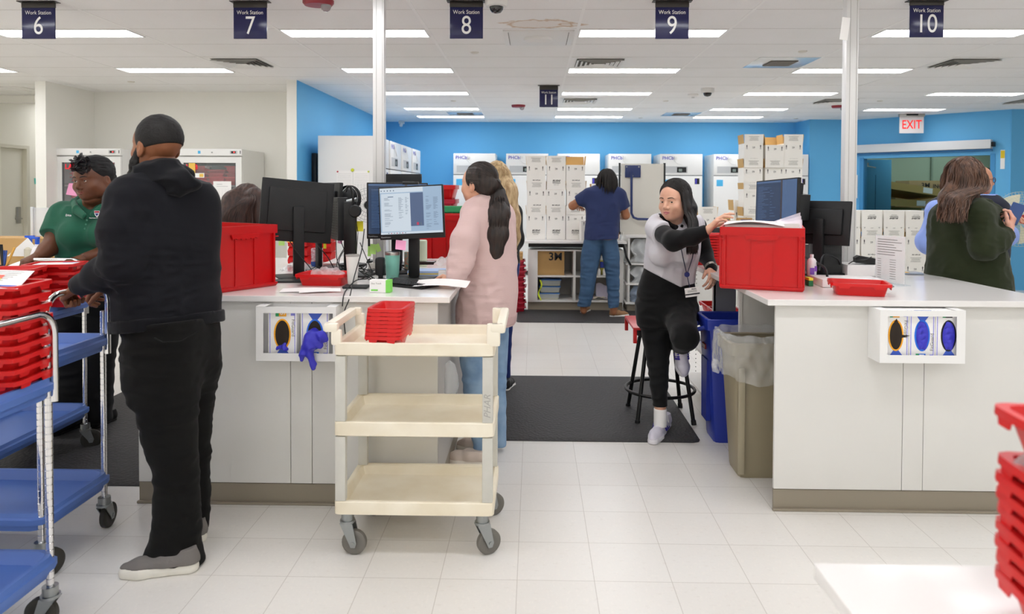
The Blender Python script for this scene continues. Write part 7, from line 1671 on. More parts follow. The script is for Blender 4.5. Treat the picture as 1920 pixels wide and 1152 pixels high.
# trays on far right extension & small trays in shelf unit
for i in range(9): dup(tm, (at(1322, 470, 4.95).x+.02, 5.02, Z1+.0+i*.019), .0+.01*math.sin(i), 'red tray in the nested pile behind the sitting woman arm', 'nested red trays behind the sitting woman')
for (x, y, z, l) in ((1.36, 5.05, .642, 'red tray with paper on the upper shelf under the right counter'), (1.36, 5.3, .642, 'red tray further back on the upper shelf under the right counter')): dup(tm, (x, y, z), PI/2, l)
t = thing('black_tray', 'black plastic organizer on the bottom shelf by the blue bin', 'organizer', (1.33, 4.98, .112)); t.rotation_euler = (0, -.2, 0); b = MB(); shell(b, .16, .3, .15, .02, .004, .006, .01, .02); b.build('tub', M_BLK2, t, smooth=30)
for i in range(4): b = MB(); b.box(-.13, .13, -.1, .1, 0, .012, .002); o = b.build('magazine', mat(['paper', 'lavender cover', 'grey cover', 'paper'][i], ['f1f0ee', 'a9a6cf', '8f9094', 'f1f0ee'][i], .5), loc=(1.37, 5.28, .402+i*.0125), rot=(0, 0, .1*i)); tag(o, ['lowest white', 'lavender', 'grey', 'topmost white'][i]+' magazine in the pile on the middle shelf', 'magazine', None)
t = thing('display_box', 'long black monitor box lying on the far end of the right counter', 'box', (at(1375, 430, 5.4).x, 5.45, Z1)); b = MB(); b.box(-.20, .10, -.04, .04, 0, .235, .01); b.build('body', M_DKG, t)
# red lid resting on the stool
t = thing('red_board', 'red plastic board with corner posts lying on the black stool', 'board', (0, 0, 0))
b = MB(); b.box(.66, 1.06, 4.70, 5.16, .617, .635, .005); b.build('plate', M_RED, t)
for x in (.672, 1.048):
    for y in (4.712, 5.148): b = MB(); b.box(x-.012, x+.012, y-.012, y+.012, .53, .62, .003); b.build('corner_post', M_RED, t)
# ================================================================ rear equipment
M_FR = mat('white fridge enamel', 'e6e6e4', .3); M_FRG = mat('fridge grey panel', 'b9bbbc', .4); M_STAR = mat('cyan sticker', '4fb6e8', .5); M_FINK = mat('violet blue print', '4a45b8', .5)
def freezer(loc, rz, w, h, d, lab, g, cable=True, split=None):
    "front faces -y; origin front-centre bottom"
    t = thing('lab_freezer', lab, 'freezer', loc, rz, g); zs = h-.385
    b = MB(); b.box(-w/2, w/2, .03, d, .08, h, .006); b.build('cabinet', M_FR, t)
    b = MB(); b.box(-w/2, w/2, 0, .03, zs+.006, h, .006); b.build('head_panel', M_FR, t)
    dr = MB(); dr.box(-w/2, w/2, 0, .03, .12, zs-.006, .006); dr = dr.build('door', M_FR, t)
    b = MB(); b.box(-w/2+.006, w/2-.006, .004, .03, zs-.006, zs+.006); b.build('gap_shadow', mat('gap grey', '4b4d50', .7), t)
    b = MB(); b.box(-w*.42, w*.15, -.002, 0, zs+.045, zs+.165); b.box(-w*.1, w*.12, -.004, -.002, zs+.055, zs+.15, mi=1); b.box(-w*.06, w*.02, -.005, -.004, zs+.07, zs+.12, mi=2); b.build('control_panel', [M_FRG, M_BLACK, mat('lcd grey', '7d8b86', .3)], t)
    b = MB(); put_text(b, 'PHCbi', .085, T(-w*.30, -.003, h-.075), bold=.012); b.build('brand_lettering', M_FINK, t, smooth=None)
    b = MB(); b.box(-w*.43, -w*.28, -.002, 0, zs-.19, zs-.075); b.build('energy_sticker', M_STAR, dr); b = MB(); b.box(w*.32, w*.43, -.002, 0, zs-.155, zs-.05); b.box(w*.33, w*.37, -.003, -.002, zs-.15, zs-.06, mi=1); b.build('warning_label', [M_BLACK, M_FINK], dr, smooth=None)
    b = MB(); b.box(-w/2-.004, -w/2+.02, -.03, .0, .95, 1.35, .006); b.build('door_handle', M_FR, dr)
    for sx in (-1, 1):
        for y in (.1, d-.1): b = MB(); b.cyl((sx*(w/2-.08)-.015, y, .04), (sx*(w/2-.08)+.015, y, .04), .04, seg=14); b.build('caster', M_BLACK, t)
    if cable:
        b = MB(); b.tube([(-w*.18, -.004, h-.03), (-w*.17, -.02, h-.12), (-w*.1, -.02, h-.17), (w*.02, -.01, h-.19)], .006, 6); b.box(-w*.16, -w*.1, -.012, 0, h-.09, h-.05); b.build('probe_cable', mat('white cable', 'dcdcda', .5), t)
    return t
f = freezer((-1.08, 12.85, 0), 0, .76, 2.2, .72, 'white lab freezer at the left end of the back row, behind the woman in pink', 'white lab freezers along the back wall')
for x, l in ((-.127, 'second white lab freezer from the left in the back row, left of the carton stacks'), (.80, 'white lab freezer directly behind the tall carton stacks'), (1.72, 'white lab freezer behind the board with the blue arm'), (2.637, 'white lab freezer above the sitting woman head'), (3.597, 'white lab freezer just left of the right carton stacks'), (4.52, 'white lab freezer at the right end of the back row behind cartons')):
    dup(f, (x, 12.85, 0), label=l)
lf = dup(f, (-1.94, 9.1, 0), PI/2, 'white lab freezer nearest the viewer on the blue side wall', 'white lab freezers along the blue side wall')
for y, l in ((9.98, 'second white lab freezer on the blue side wall'), (10.86, 'third white lab freezer on the blue side wall'), (11.74, 'farthest white lab freezer on the blue side wall')): dup(lf, (-1.94, y, 0), label=l)
lf.location = (-1.94, 9.1, 0)
for y, wl in ((9.1, 'nearest'), (9.98, 'second'), (10.86, 'third'), (11.74, 'farthest')):
    b = MB(); b.box(-.001, .05, -.04, .16, 0, .15, .003); o = b.build('file_pocket', mat('white wire pocket', 'dcdbd8', .5), loc=(-1.935, y+.05, 1.42)); tag(o, 'white document pocket on the door of the '+wl+' side wall freezer', 'document pocket', 'document pockets on side wall freezers')
# notices on the near freezer's side (faces the camera at y~8.72)
ys = 9.1-.38-.003
for (xa, xb, ya, yb, l) in ((631, 661, 320, 352, 'left'), (663, 692, 320, 352, 'right')):
    a = at(xa, ya, ys); c = at(xb, ya+62, ys); t = thing('notice', l+' white notice pinned to the side of the nearest white freezer', 'notice', ((a.x+c.x)/2, ys, c.z)); w = c.x-a.x; h = a.z-c.z
    b = MB(); b.box(-w/2, w/2, -.001, 0, 0, h); b.build('sheet', M_PAPER, t); b = MB()
    for i in range(16): b.box(-w*.42, w*.42, -.0016, -.001, h*(.9-i*.052), h*(.9-i*.052)+.002)
    for i in range(5): b.box(-w*.42+i*w*.2, -w*.42+i*w*.2+.002, -.0016, -.001, h*.1, h*.6)
    b.build('print', mat('pale grey ink', 'b5b3b6', .6), t, smooth=None)
for (px, py, r, m_, l) in ((633, 322, .010, mat('red magnet', 'b8243a', .4), 'small red'), (661, 319, .021, mat('lime magnet', 'c9cf35', .4), 'large lime'), (691, 322, .011, MATS['lime magnet'], 'small lime')):
    b = MB(); b.lathe([(r, 0), (r, .006), (r*.8, .01), (.001, .01)], 18, M=Matrix.Rotation(PI/2, 4, 'X')); o = b.build('magnet', m_, loc=at(px, py, ys-.001)); tag(o, l+' round magnet holding the notices on the freezer side', 'magnet')
b = MB(); b.box(0, .06, 0, .2, 0, .75, .01); b.box(-.04, 0, .05, .12, .50, .62, .005); o = b.build('wall_box', M_DKG, loc=(-2.82, 8.98, 1.25)); tag(o, 'dark box and conduit between the blue wall and the nearest white freezer', 'electrical box')

# ---------------- lab glass door fridges
def labfridge(cx, w, lab, seed, last=None):
    t = thing('glass_door_fridge', lab, 'fridge', (cx, 8.75, 0)); H = 2.035; d = .74
    b = MB(); th = .05
    b.box(-w/2, -w/2+th, .04, d, .08, H-.004); b.box(w/2-th, w/2, .04, d, .08, H-.004); b.box(-w/2+th, w/2-th, d-.04, d, .08, H-.004); b.box(-w/2+th, w/2-th, .04, d-.04, .08, .3); b.box(-w/2+th, w/2-th, .04, d-.04, H-.14, H-.004); b.build('cabinet', M_FR, t)
    b = MB(); b.box(-w/2-.01, w/2+.01, -.015, .06, H-.085, H, .006); b.build('header', M_FR, t)
    b = MB(); b.box(w*.33, w*.44, -.018, -.015, H-.062, H-.022, .001); b.box(w*.35, w*.42, -.019, -.018, H-.056, H-.028, mi=1); b.box(w*.385, w*.405, -.0195, -.019, H-.048, H-.036, mi=2); b.box(w*.485, w*.495, -.018, -.015, H-.06, H-.022, mi=1); b.box(-w*.17, -w*.13, -.017, -.015, H-.06, H-.025, mi=3); b.cyl((w*.05, -.02, H-.045), (w*.05, -.015, H-.045), .009, seg=12, mi=4)
    b.build('controls', [M_FRG, M_BLACK, mat('red led', 'ff4040', .5, emit=1.5), M_STAR, M_ZINC], t, smooth=None)
    fr = .072; z0, z1 = .14, H-.1
    b = MB(); b.box(-w/2, -w/2+fr, 0, .035, z0, z1); b.box(w/2-fr, w/2, 0, .035, z0, z1); b.box(-w/2+fr, w/2-fr, 0, .035, z1-fr, z1); b.box(-w/2+fr, w/2-fr, 0, .035, z0, z0+fr); dr = b.build('door', M_FR, t, smooth=None)
    b = MB(); b.box(-w/2+fr, w/2-fr, .012, .02, z0+fr, z1-fr); b.build('glass', mat('fridge glass', 'cfd6d6', .03, alpha=.12, spec=.8), dr)
    b = MB(); b.box(-w/2+fr, -w/2+fr+.012, .008, .03, z0+fr, z1-fr); b.box(w/2-fr-.012, w/2-fr, .008, .03, z0+fr, z1-fr); b.build('gasket', mat('gasket grey', '5a5d60', .5), dr)
    b = MB(); put_text(b, 'LAB', .085, T(-w*.28, -.002+.012, z1-fr-.055), bold=.03); put_text(b, 'REPCO', .05, T(w*.02, -.002+.012, z1-fr-.055), mi=1, bold=.02); b.build('door_lettering', [mat('glowing red vinyl', 'f0263a', .4, emit=.15), mat('pale vinyl', '8b8f90', .5)], dr, smooth=None)  # red letters get a faint glow of their own, though no lamp
    b = MB(); b.box(-w/2+.03, w/2-.03, .06, d-.06, .31, .32)
    b.build('liner_floor', M_FRG, t)
    for z in (.62, .95, 1.26, 1.565):
        b = MB(); b.box(-w/2+.05, w/2-.05, .07, .085, z, z+.02); [b.box(-w/2+.05+i*(w-.1)/14, -w/2+.053+i*(w-.1)/14, .08, d-.06, z, z+.004) for i in range(15)]; b.build('wire_shelf', mat('shelf wire', 'd0d2d2', .3, .5), t, smooth=None)
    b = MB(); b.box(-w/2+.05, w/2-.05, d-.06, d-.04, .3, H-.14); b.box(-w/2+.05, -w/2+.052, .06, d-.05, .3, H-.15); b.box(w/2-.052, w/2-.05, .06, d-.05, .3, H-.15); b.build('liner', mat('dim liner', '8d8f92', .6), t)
    return t
L1 = labfridge(-5.54, .81, 'glass door fridge full of red trays behind the woman in green', 1); L2 = labfridge(-4.02, .80, 'glass door fridge full of red trays right of the man in black', 2)
rnd = random.Random(11)
tray2 = tray_master(.22, .15, .055, mat('fridge red', 'cf2f3c', .35), 'red tray stacked inside a glass door fridge', 'red trays inside the glass door fridges', tabs=False)
firstt = True
for cx, w in ((-5.54, .81), (-4.02, .80)):
    for zi, (zb, n) in enumerate(((1.59, 6), (1.285, 5), (.972, 5), (.642, 4), (.322, 4))):
        for col in range(3):
            for i in range(n-(rnd.random() < .4)-(2 if (zi == 0 and col == 1) else 0)):
                p = (cx-.235+.235*col+rnd.uniform(-.012, .012), 9.0+rnd.uniform(-.03, .05), zb+.046*i)
                if firstt: tray2.location = p; firstt = False
                else: dup(tray2, p, rnd.uniform(-.12, .12))
nt = thing('log_sheet', 'white log sheet taped to the right glass door fridge', 'notice', at(417, 384, 8.749)); nt.location.z = at(417, 384, 8.749).z
b = MB(); b.box(-.112, .112, -.001, 0, -.0, .29); b.build('sheet', M_PAPER, nt); b = MB(); [b.box(-.08+i*.04, -.079+i*.04, -.002, -.001, .03, .2) for i in range(5)]; b.box(-.07, .0, -.002, -.001, .25, .256); b.box(-.07, .07, -.002, -.001, .225, .229); b.build('print', mat('pale grey ink', 'b5b3b6', .6), nt, smooth=None)
b = MB(); b.prism([(-.07, 0), (.07, -.02), (.04, .14), (-.03, .14)], -.001, 0, 'y'); o = b.build('sticky_note', M_PINKN, loc=at(134, 365, 8.749)); tag(o, 'pink note on the left glass door fridge by the woman in green', 'sticky note')
b = MB(); b.box(-.04, .04, -.001, 0, -.08, .08); o = b.build('sticky_note', mat('amber note', 'eec25a', .6), loc=at(360, 318, 8.749)); tag(o, 'amber note at the left edge of the right glass door fridge', 'sticky note')
b = MB(); b.box(-.06, .06, -.001, 0, -.028, .028); b.box(.0, .05, -.0015, -.001, -.02, .02, mi=1); o = b.build('label', [M_PAPER, mat('amber note', 'eec25a', .6)], loc=at(374, 329, 8.749)); tag(o, 'narrow white and orange label on the right glass door fridge', 'label')

# ---------------- rear packing desk
t = thing('packing_desk', 'long white desk with cubby shelves under the carton stacks at the rear', 'desk', (0, 0, 0))
b = MB(); b.box(-.115, 1.17, 8.98, 9.75, .868, .895, .003); b.build('worktop', M_TOP, t)
for x in (-.075, .507, 1.085): b = MB(); b.box(x, x+(.125 if x < 0 else .03 if x < 1 else .06), 9.12, 9.7, .105, .775, .001); b.build('upright', MATS['white melamine'], t)
for z in (.105, .425, .76): b = MB(); b.box(-.07, 1.145, 9.125, 9.7, z, z+.018, .001); b.build('shelf', MATS['white melamine'], t)
b = MB(); b.box(-.07, 1.145, 9.68, 9.7, .1, .775); b.build('back_panel', M_LAMG, t)
b = MB(); b.box(-.075, 1.145, 9.16, 9.69, 0, .105); b.build('toe_kick', M_TAUPE, t)
b = MB(); b.box(-.07, 1.14, 9.08, 9.6, .815, .865, .003); b.build('drawer_rail', mat('black rail', '1e1d1c', .6), t)
b = MB(); b.tube([(1.13, 9.02, .86), (1.17, 9.0, .70), (1.22, 8.98, .60)], .014, 8); b.build('bracket', M_BLACK, t)
t = thing('cardboard_box', 'brown cardboard box printed 3M in the upper left cubby of the rear desk', 'box', (.215, 9.2, .444)); b = MB(); b.box(-.18, .18, 0, .38, 0, .325, .002); b.build('carton', M_CARD, t); b = MB(); put_text(b, '3M', .14, T(.065, -.003, .235), bold=.02); b.build('lettering', M_INK, t, smooth=None)
M_TUB = mat('translucent tub', 'd5dcdc', .25, alpha=.6); M_LIDB = mat('blue lid', '4a82c8', .4); M_LIDY = mat('yellow green lid', 'c5cf3a', .5)
for i, (z, lm_) in enumerate(((.124, M_LIDB), (.212, M_LIDB), (.30, M_LIDB))):
    t = thing('storage_tub', ['lowest', 'middle', 'topmost'][i]+' blue lidded clear tub in the lower left cubby', 'tub', (.20+.01*i, 9.2, z)); b = MB(); shell(b, .27, .2, .07, .012, .002, .004, .006, .02, M=T(0, .12, 0)); b.build('tub', M_TUB, t); b = MB(); b.box(-.14, .14, .015, .225, .07, .08, .004); b.build('lid', lm_, t); b = MB(); b.box(-.115, .115, .03, .2, .006, .045); b.build('contents', mat('tub contents', 'b9b78e', .7), t)
b = MB(); b.grid(lambda u, v: (.02*math.sin(v*7)+(.015+.02*u), .02*u+.01*math.sin(v*12), .26*(1-v)), 6, 16); o = b.build('glove', mat('neon yellow', 'd8e632', .6), None, smooth=60, fixn=False, loc=(.058, 9.14, .124)); tag(o, 'neon yellow glove draped at the left of the tubs', 'glove')
t = thing('wipes_canister', 'blue and white wipes canister on the upper right cubby shelf', 'canister', (.905, 9.3, .444)); b = MB(); b.lathe([(.04, 0), (.04, .18), (.038, .19), (.001, .19)], 22); b.build('body', mat('lemon print', 'b9b04a', .5), t); b = MB(); b.lathe([(.0405, .09), (.0405, .17)], 22, cap=False); b.build('blue_label', mat('deep blue label', '2b3fa0', .4), t); b = MB(); b.lathe([(.04, .19), (.04, .23), (.035, .24), (.001, .24)], 22); b.build('lid', M_WP, t)
for i in range(4): b = MB(); b.lathe([(.02, 0), (.02, .06), (.012, .075), (.012, .085), (.001, .085)], 14); o = b.build('small_bottle', M_WP, loc=(.80+.055*i-.01*(i % 2), 9.2, .444)); tag(o, 'small white bottle in the upper right cubby of the rear desk', 'bottle', 'small white bottles in the rear cubby')
b = MB(); b.grid(lambda u, v: (-.12+.26*u, .0+.1*v, .02+.17*v+.02*math.sin(u*9)), 12, 6); o = b.build('zip_bag', mat('lilac film', 'c8c2d6', .3, alpha=.7), None, smooth=60, fixn=False, loc=(.93, 9.2, .126)); tag(o, 'lilac zip bag leaning in the lower right cubby', 'bag')
b = MB(); b.grid(lambda u, v: (-.14+.28*u, .0+.12*v, .0+.04*math.sin(PI*u)+.01*math.sin(u*19+v*5)), 14, 6); o = b.build('paper_pile', mat('cream paper', 'dcd3bd', .7), None, smooth=60, fixn=False, loc=(.86, 9.17, .126)); tag(o, 'heap of cream paper in the lower right cubby', 'paper')
b = MB(); b.grid(lambda u, v: (-.05+.1*u, .05*v, .09*math.sin(PI*v)+.05*math.sin(u*5)), 10, 6); o = b.build('purple_strap', mat('purple strap', '5b3f8c', .6), None, smooth=60, fixn=False, loc=(.72, 9.2, .126)); tag(o, 'purple strap in the lower right cubby', 'strap')

# shelf unit with bubble wrap
t = thing('storage_shelf', 'white shelf unit holding bubble wrap right of the rear desk', 'shelf unit', (0, 0, 0))
for x in (1.19, 1.62): b = MB(); b.box(x, x+.025, 9.02, 9.5, 0.1, .96, .001); b.build('upright', MATS['white melamine'], t)
for z in (.10, .345, .60, .945): b = MB(); b.box(1.165, 1.66, 9.01, 9.5, z, z+(.03 if z > .9 else .018), .001); b.build('shelf', MATS['white melamine'], t)
b = MB(); b.box(1.2, 1.63, 9.48, 9.5, .1, .95); b.build('back_panel', M_LAMG, t)
b = MB(); b.box(1.19, 1.645, 9.05, 9.49, 0, .1); b.build('toe_kick', M_TAUPE, t)
b = MB(); b.box(1.65, 1.88, 9.02, 9.5, .1, .96); b.box(1.65, 1.88, 9.05, 9.49, 0, .1); b.build('side_cabinet', M_LAM, t)
def wrap(x0, x1, z0, z1, seed, m, lab):
    b = MB(); rnd = random.Random(seed)
    for q_ in range(3):
        y_ = 9.06+q_*.05; ph = rnd.random()*6
        b.grid(lambda u, v: (x0+(x1-x0)*(.1+.8*u)+.03*math.sin(v*6+ph), y_+.03*math.sin(u*11+ph)+.02*math.sin(v*9), z0+(z1-z0)*v*(.8+.2*math.sin(u*5+ph))), 16, 16)
    o = b.build('bubble_wrap', m, None, smooth=80, fixn=False); tag(o, lab, 'bubble wrap')
mbw = mat('bubble film', 'dfe2e3', .15, alpha=.55, spec=.9, bump=1, bscale=70, bdist=.01); wrap(1.22, 1.6, .63, .93, 1, mbw, 'bubble wrap bundled on the top cubby of the white shelf unit'); wrap(1.22, 1.6, .37, .58, 2, mbw, 'bubble wrap bundled on the middle cubby of the white shelf unit'); wrap(1.22, 1.6, .12, .33, 3, mat('bluish bubble film', 'a9b9cf', .15, alpha=.65, spec=.9, bump=1, bscale=70, bdist=.01), 'bluish bubble wrap in the bottom cubby of the white shelf unit')
# board with blue arm
a = at(1165, 307, 9.2); c = at(1244, 410, 9.2)
t = thing('equipment_board', 'cream equipment board with black rails and a navy tube arm', 'board', (0, 0, 0)); b = MB(); b.box(a.x, c.x, 9.2, 9.23, .975, a.z, .003); b.build('panel', mat('cream panel', 'd9d6cc', .5), t)
for x in (a.x-.03, c.x+.0): b = MB(); b.box(x, x+.02, 9.19, 9.24, .975, a.z+.01, .002); b.build('rail', M_BLACK, t)
b = MB(); pl0 = at(1172, 310, 9.19); pl1 = at(1201, 333, 9.19); b.box(pl0.x, pl1.x, 9.175, 9.2, pl1.z, pl0.z, .004); mn_ = mat('navy enamel', '2b3a6b', .4); b.build('mount_plate', mn_, t)
b = MB(); b.tube([at(1184, 322, 9.14), at(1184, 400, 9.14), at(1188, 408, 9.14), at(1196, 411, 9.14), at(1246, 412, 9.14)], .016, 10); b.build('tube_arm', mn_, t, smooth=60)
b = MB(); [b.cyl(at(px, py, 9.172), at(px, py, 9.176), .010, seg=10) for px, py in ((1175, 313), (1198, 313), (1186, 330))]; b.build('bolts', M_ZINC, t)
t = thing('pen_tray', 'small wire holder with pens on the desk edge right of the man in navy', 'holder', at(1173, 434, 8.95)); b = MB(); b.box(-.03, .04, 0, .05, -.03, .0); b.build('tray', MATS['clear acrylic'], t)
for i in range(5): b = MB(); b.cyl((-.02+i*.013, .02, -.02), (-.03+i*.02, .02, .09-.01*(i % 2)), .004, seg=6); b.build('pen', [M_BLACK, mat('amber pen', 'c58a45', .5), M_BLACK, M_ZINC, M_WP][i], t)
t.location.z = .895+.03; t.location.x = 1.09; t.location.y = 9.05
b = MB(); b.lathe([(.045, 0), (.055, .17), (.058, .175), (.001, .17)], 20); b.cyl((.0, 0, .1), (.015, 0, .28), .006, mi=1, seg=8); o = b.build('iced_cup', [mat('pinkish cup', 'ecdcd8', .2, alpha=.7), mat('orange straw', 'ee7a3c', .4)], loc=(1.60, 9.1, .976)); tag(o, 'clear takeaway cup with orange straw behind the sitting woman', 'cup')

# ---------------- white shipping cartons
def carton_master(w=.245, d=.26, h=.325, flap=True):
    t = thing('white_carton', 'x', 'box', (0, 0, 0), 0, None)
    b = MB(); b.box(-w/2, w/2, 0, d, 0, h); b.build('carton', M_CARTON, t, smooth=None)
    b = MB()
    put_text(b, 'S9', .033, T(0, -.002, h-.055))
    for sx in (-1, 1):
        x = sx*w*.36; b.box(x-.004, x+.004, -.0025, -.001, h-.06, h-.03); b.prism([(x-.009, h-.035), (x+.009, h-.035), (x, h-.018)], -.0025, -.001, 'y'); b.box(x-.010, x+.010, -.0025, -.001, h-.072, h-.068)
    put_text(b, 'RUSH!', .036, T(0, -.002, .115), shear=.35, bold=.03); put_text(b, 'PERISHABLE', .019, T(0, -.002, .088), shear=.35, bold=.02); put_text(b, 'INSULATED', .013, T(0, -.002, .066), shear=.2)
    b.build('print', M_INK, t, smooth=None)
    return t
def carton_txt(b, z, M=None, mi=0):
    for i, w_ in enumerate((.13, .10, .11, .12)): b.box(-w_/2, w_/2, -.008-.0015, -.0075, z-.0-i*.0155, z+.0035-i*.0155, mi=mi, M=M)
def add_flaps(t, w=.245, d=.26, h=.325, fh=.118, front=True, sides=True, back=False, tilt=.03):
    if front:
        b = MB(); M = T(0, -.004, h) @ Matrix.Rotation(tilt, 4, 'X'); b.box(-w/2, w/2, -.002, .001, 0, fh, M=M); f_ = b.build('flap', M_CARTON, t, smooth=None); b = MB(); carton_txt(b, fh*.72, M=M @ T(0, .005, 0)); b.build('flap_print', M_INKG, f_, smooth=None)
    if sides:
        for s in (-1, 1): b = MB(); M = T(s*(w/2+.002), 0, h) @ Matrix.Rotation(s*.09, 4, 'Y'); b.box(-.0015, .0015, .004, d-.004, 0, fh, M=M); b.build('flap', M_CARDIN, t, smooth=None)
    if back: b = MB(); b.box(-w/2, w/2, d, d+.003, h, h+fh); b.build('flap', M_CARDIN, t, smooth=None)
cm = carton_master(); cf = carton_master(); add_flaps(cf); cb = carton_master(); add_flaps(cb, front=False, back=True)
used = {}
def carton(kind, loc, lab, g=None, rz=0, rot=None):
    src = {'f': cf, 'n': cm, 'b': cb}[kind]
    if kind not in used: used[kind] = 1; o = src; o.location = loc; o.rotation_euler = rot or (0, 0, rz)
    else: o = dup(src, loc, rz, rot=rot)
    o['label'] = lab
    if g: o['group'] = g
    return o
yc = 9.32; zc = .896
cols = [(at(1005, 440, yc).x, ['f', 'f', 'f']), (at(1042, 440, yc).x, ['f', 'b', 'f']), (at(1079, 440, yc).x, ['f', 'f', 'b'])]
for ci, (x, ks) in enumerate(cols):
    nm = ['left', 'middle', 'right'][ci]
    for i, kd in enumerate(ks): carton(kd, (x+(.006 if i == 1 else -.003)*(1 if ci != 1 else -1), yc+.004*i, zc+.326*i), '%s white carton of the %s stack on the rear desk' % (['bottom', 'middle', 'top'][i], nm), 'white cartons on the rear desk')
carton('n', (at(1106, 440, 9.2).x, 9.05, zc), 'white carton standing forward at the left elbow of the man in navy', rz=.04).scale = (1, 1, .8)
carton('f', (at(1124, 430, 9.7).x, 9.45, zc+.29), 'white carton half hidden behind the head of the man in navy'); b = MB(); b.box(-.12, .12, 0, .26, 0, .288); o = b.build('white_carton', M_CARTON, loc=(at(1124, 430, 9.7).x, 9.45, zc)); tag(o, 'plain white carton under the one behind the man in navy', 'box')
# right carton group on the rear right bench
t = thing('rear_bench', 'white bench behind the right counter carrying carton stacks', 'bench', (0, 0, 0)); b = MB(); b.box(1.9, 4.2, 9.25, 9.9, .86, .89, .003); b.build('worktop', M_TOP, t); b = MB(); b.box(1.95, 4.1, 9.3, 9.85, 0, .86); b.build('cabinet', M_LAM, t)
yr = 9.35
for ci, (px, n, tops) in enumerate(((1412, 4, 'f'), (1452, 4, 'b'), (1486, 4, 'f'))):
    x = at(px, 400, yr).x; dz = [.0, .0, .05][ci]
    nm = ['left', 'middle', 'right'][ci]
    for i in range(n):
        kd = 'f' if i < n-1 else tops
        carton(kd, (x+.004*math.sin(i*2), yr, .89+.3255*i*.97-.02*(ci == 1 and i == 3)), '%s white carton of the %s stack behind the dim monitor' % (['bottom', 'second', 'third', 'top'][i], nm), 'white cartons stacked behind the dim monitor')
carton('f', (at(1394, 420, 9.6).x, 9.62, .89), 'white carton behind the left stack behind the dim monitor').scale = (1, 1, 1.2)
carton('f', (at(1326, 440, yr).x, 9.33, .89), 'single open white carton right of the sitting woman face')
for px, l in ((1372, 'left'), (1393, 'right')):
    t = thing('cardboard_box', 'small brown box with navy label, %s one above the right crate' % l, 'box', (at(px if l == 'right' else 1352, 415, 9.3).x, 9.3, .89+.18)); b = MB(); b.box(-.06, .12, 0, .1, 0, .12, .001); b.build('carton', M_CARD, t); b = MB(); b.box(-.03, .10, -.001, 0, .05, .10); put_text(b, 'ULINE', .04, T(.035, -.002, .075), mi=1, bold=.03); b.build('label', [mat('navy label', '2a3580', .5), M_CARD], t, smooth=None)
    b = MB(); b.box(-.07, .13, 0, .12, 0, .18, .002); o = b.build('white_carton', M_CARTON, loc=(t.location.x, 9.3, .89)); tag(o, 'low white carton under the %s small brown box' % l, 'box')
# carton wall seen over the right counter
yw = 8.75
for ci in range(5):
    px = 1552+ci*41.3-(6 if ci == 0 else 0); x = at(px, 450, yw).x
    for i in range(4):
        z = .0+.3255*i
        if i < 3: carton('f', (x+.003*math.sin(ci+i), yw, z), '%s white carton, column %s from the left, behind the right counter' % (['bottom', 'second', 'third'][i], ['one', 'two', 'three', 'four', 'five'][ci]), 'white cartons stacked on the floor behind the right counter')
        else:
            o = carton('n', (x, yw, .985+.325), 'upside down top white carton, column %s from the left' % ['one', 'two', 'three', 'four', 'five'][ci], 'upside down white cartons on the wall of cartons', rot=(0, PI, 0))
# maroon totes column left of the rear desk
t0 = tray_master(.30, .22, .075, M_MAROON, 'x', 'maroon nested totes left of the rear desk', nm='maroon_tote'); t0.location = (-.262, 9.02, .0); t0['label'] = 'lowest maroon tote in the floor stack left of the rear desk'; t0.rotation_euler = (0, 0, .05)
for i in range(1, 10): dup(t0, (-.262+.008*math.sin(i*2), 9.02, .065*i), .05*math.sin(i), '%s maroon tote up in the floor stack left of the rear desk' % ['', 'second', 'third', 'fourth', 'fifth', 'sixth', 'seventh', 'eighth', 'ninth', 'topmost'][i])
b = MB(); [b.box(-.10, .10, 0, .2, i*.019, i*.019+.016) for i in range(5)]; o = b.build('cardboard_bundle', M_CARD, loc=(-.24, 8.93, .662)); tag(o, 'bundle of flat brown cardboard on the maroon totes', 'cardboard')
# red and green totes between monitor and woman in pink
def tote(px, pyt, y, w, h, m, lab, rz=0):
    a = at(px, pyt, y); t = thing('tote', lab, 'tote', (a.x, y, a.z-h), rz); b = MB(); loft(b, [(-w/2+.03, w/2-.03, .03, .37, 0, .02), (-w/2, w/2, 0, .4, h-.05, .02), (-w/2-.015, w/2+.015, -.015, .415, h-.05, .02), (-w/2-.015, w/2+.015, -.015, .415, h, .02), (-w/2+.01, w/2-.01, .01, .39, h, .02), (-w/2+.03, w/2-.03, .03, .37, .02, .02)]); b.build('tub', m, t, smooth=30)
    b = MB(); [b.box(x-.004, x+.004, -.003, .02, .03, h-.05) for x in np.linspace(-w/2+.05, w/2-.05, 5)]; b.build('ribs', m, t, smooth=None); return t
M_GREEN = mat('green plastic', '2f9a62', .35)
rb = thing('tote_rack', 'low grey rack under the red and green totes behind the woman in pink', 'rack', (0, 0, 0)); a = at(782, 500, 6.4)
tote(835, 403, 6.4, .62, .44, M_RED, 'large red tote behind the lit monitor, left of the woman in pink'); tote(848, 388, 6.9, .5, .10, M_GREEN, 'green tote lid edge above the large red tote'); 
b = MB(); z0 = at(835, 403, 6.4).z-.44; b.box(at(835, 403, 6.4).x-.4, at(835, 403, 6.4).x+.3, 6.38, 7.35, z0-.03, z0, .003); b.build('shelf', M_LAMG, rb); b = MB(); b.box(-1.1, -.55, 6.42, 7.3, 0, z0-.03); b.build('frame', M_LAMG, rb)
zb_ = at(848, 388, 6.9).z-.10
b = MB(); b.box(at(848, 388, 6.9).x-.2, at(848, 388, 6.9).x+.2, 6.92, 7.28, z0, zb_); o = b.build('tote', M_RED); tag(o, 'red tote under the green lid behind the woman in pink', 'tote')
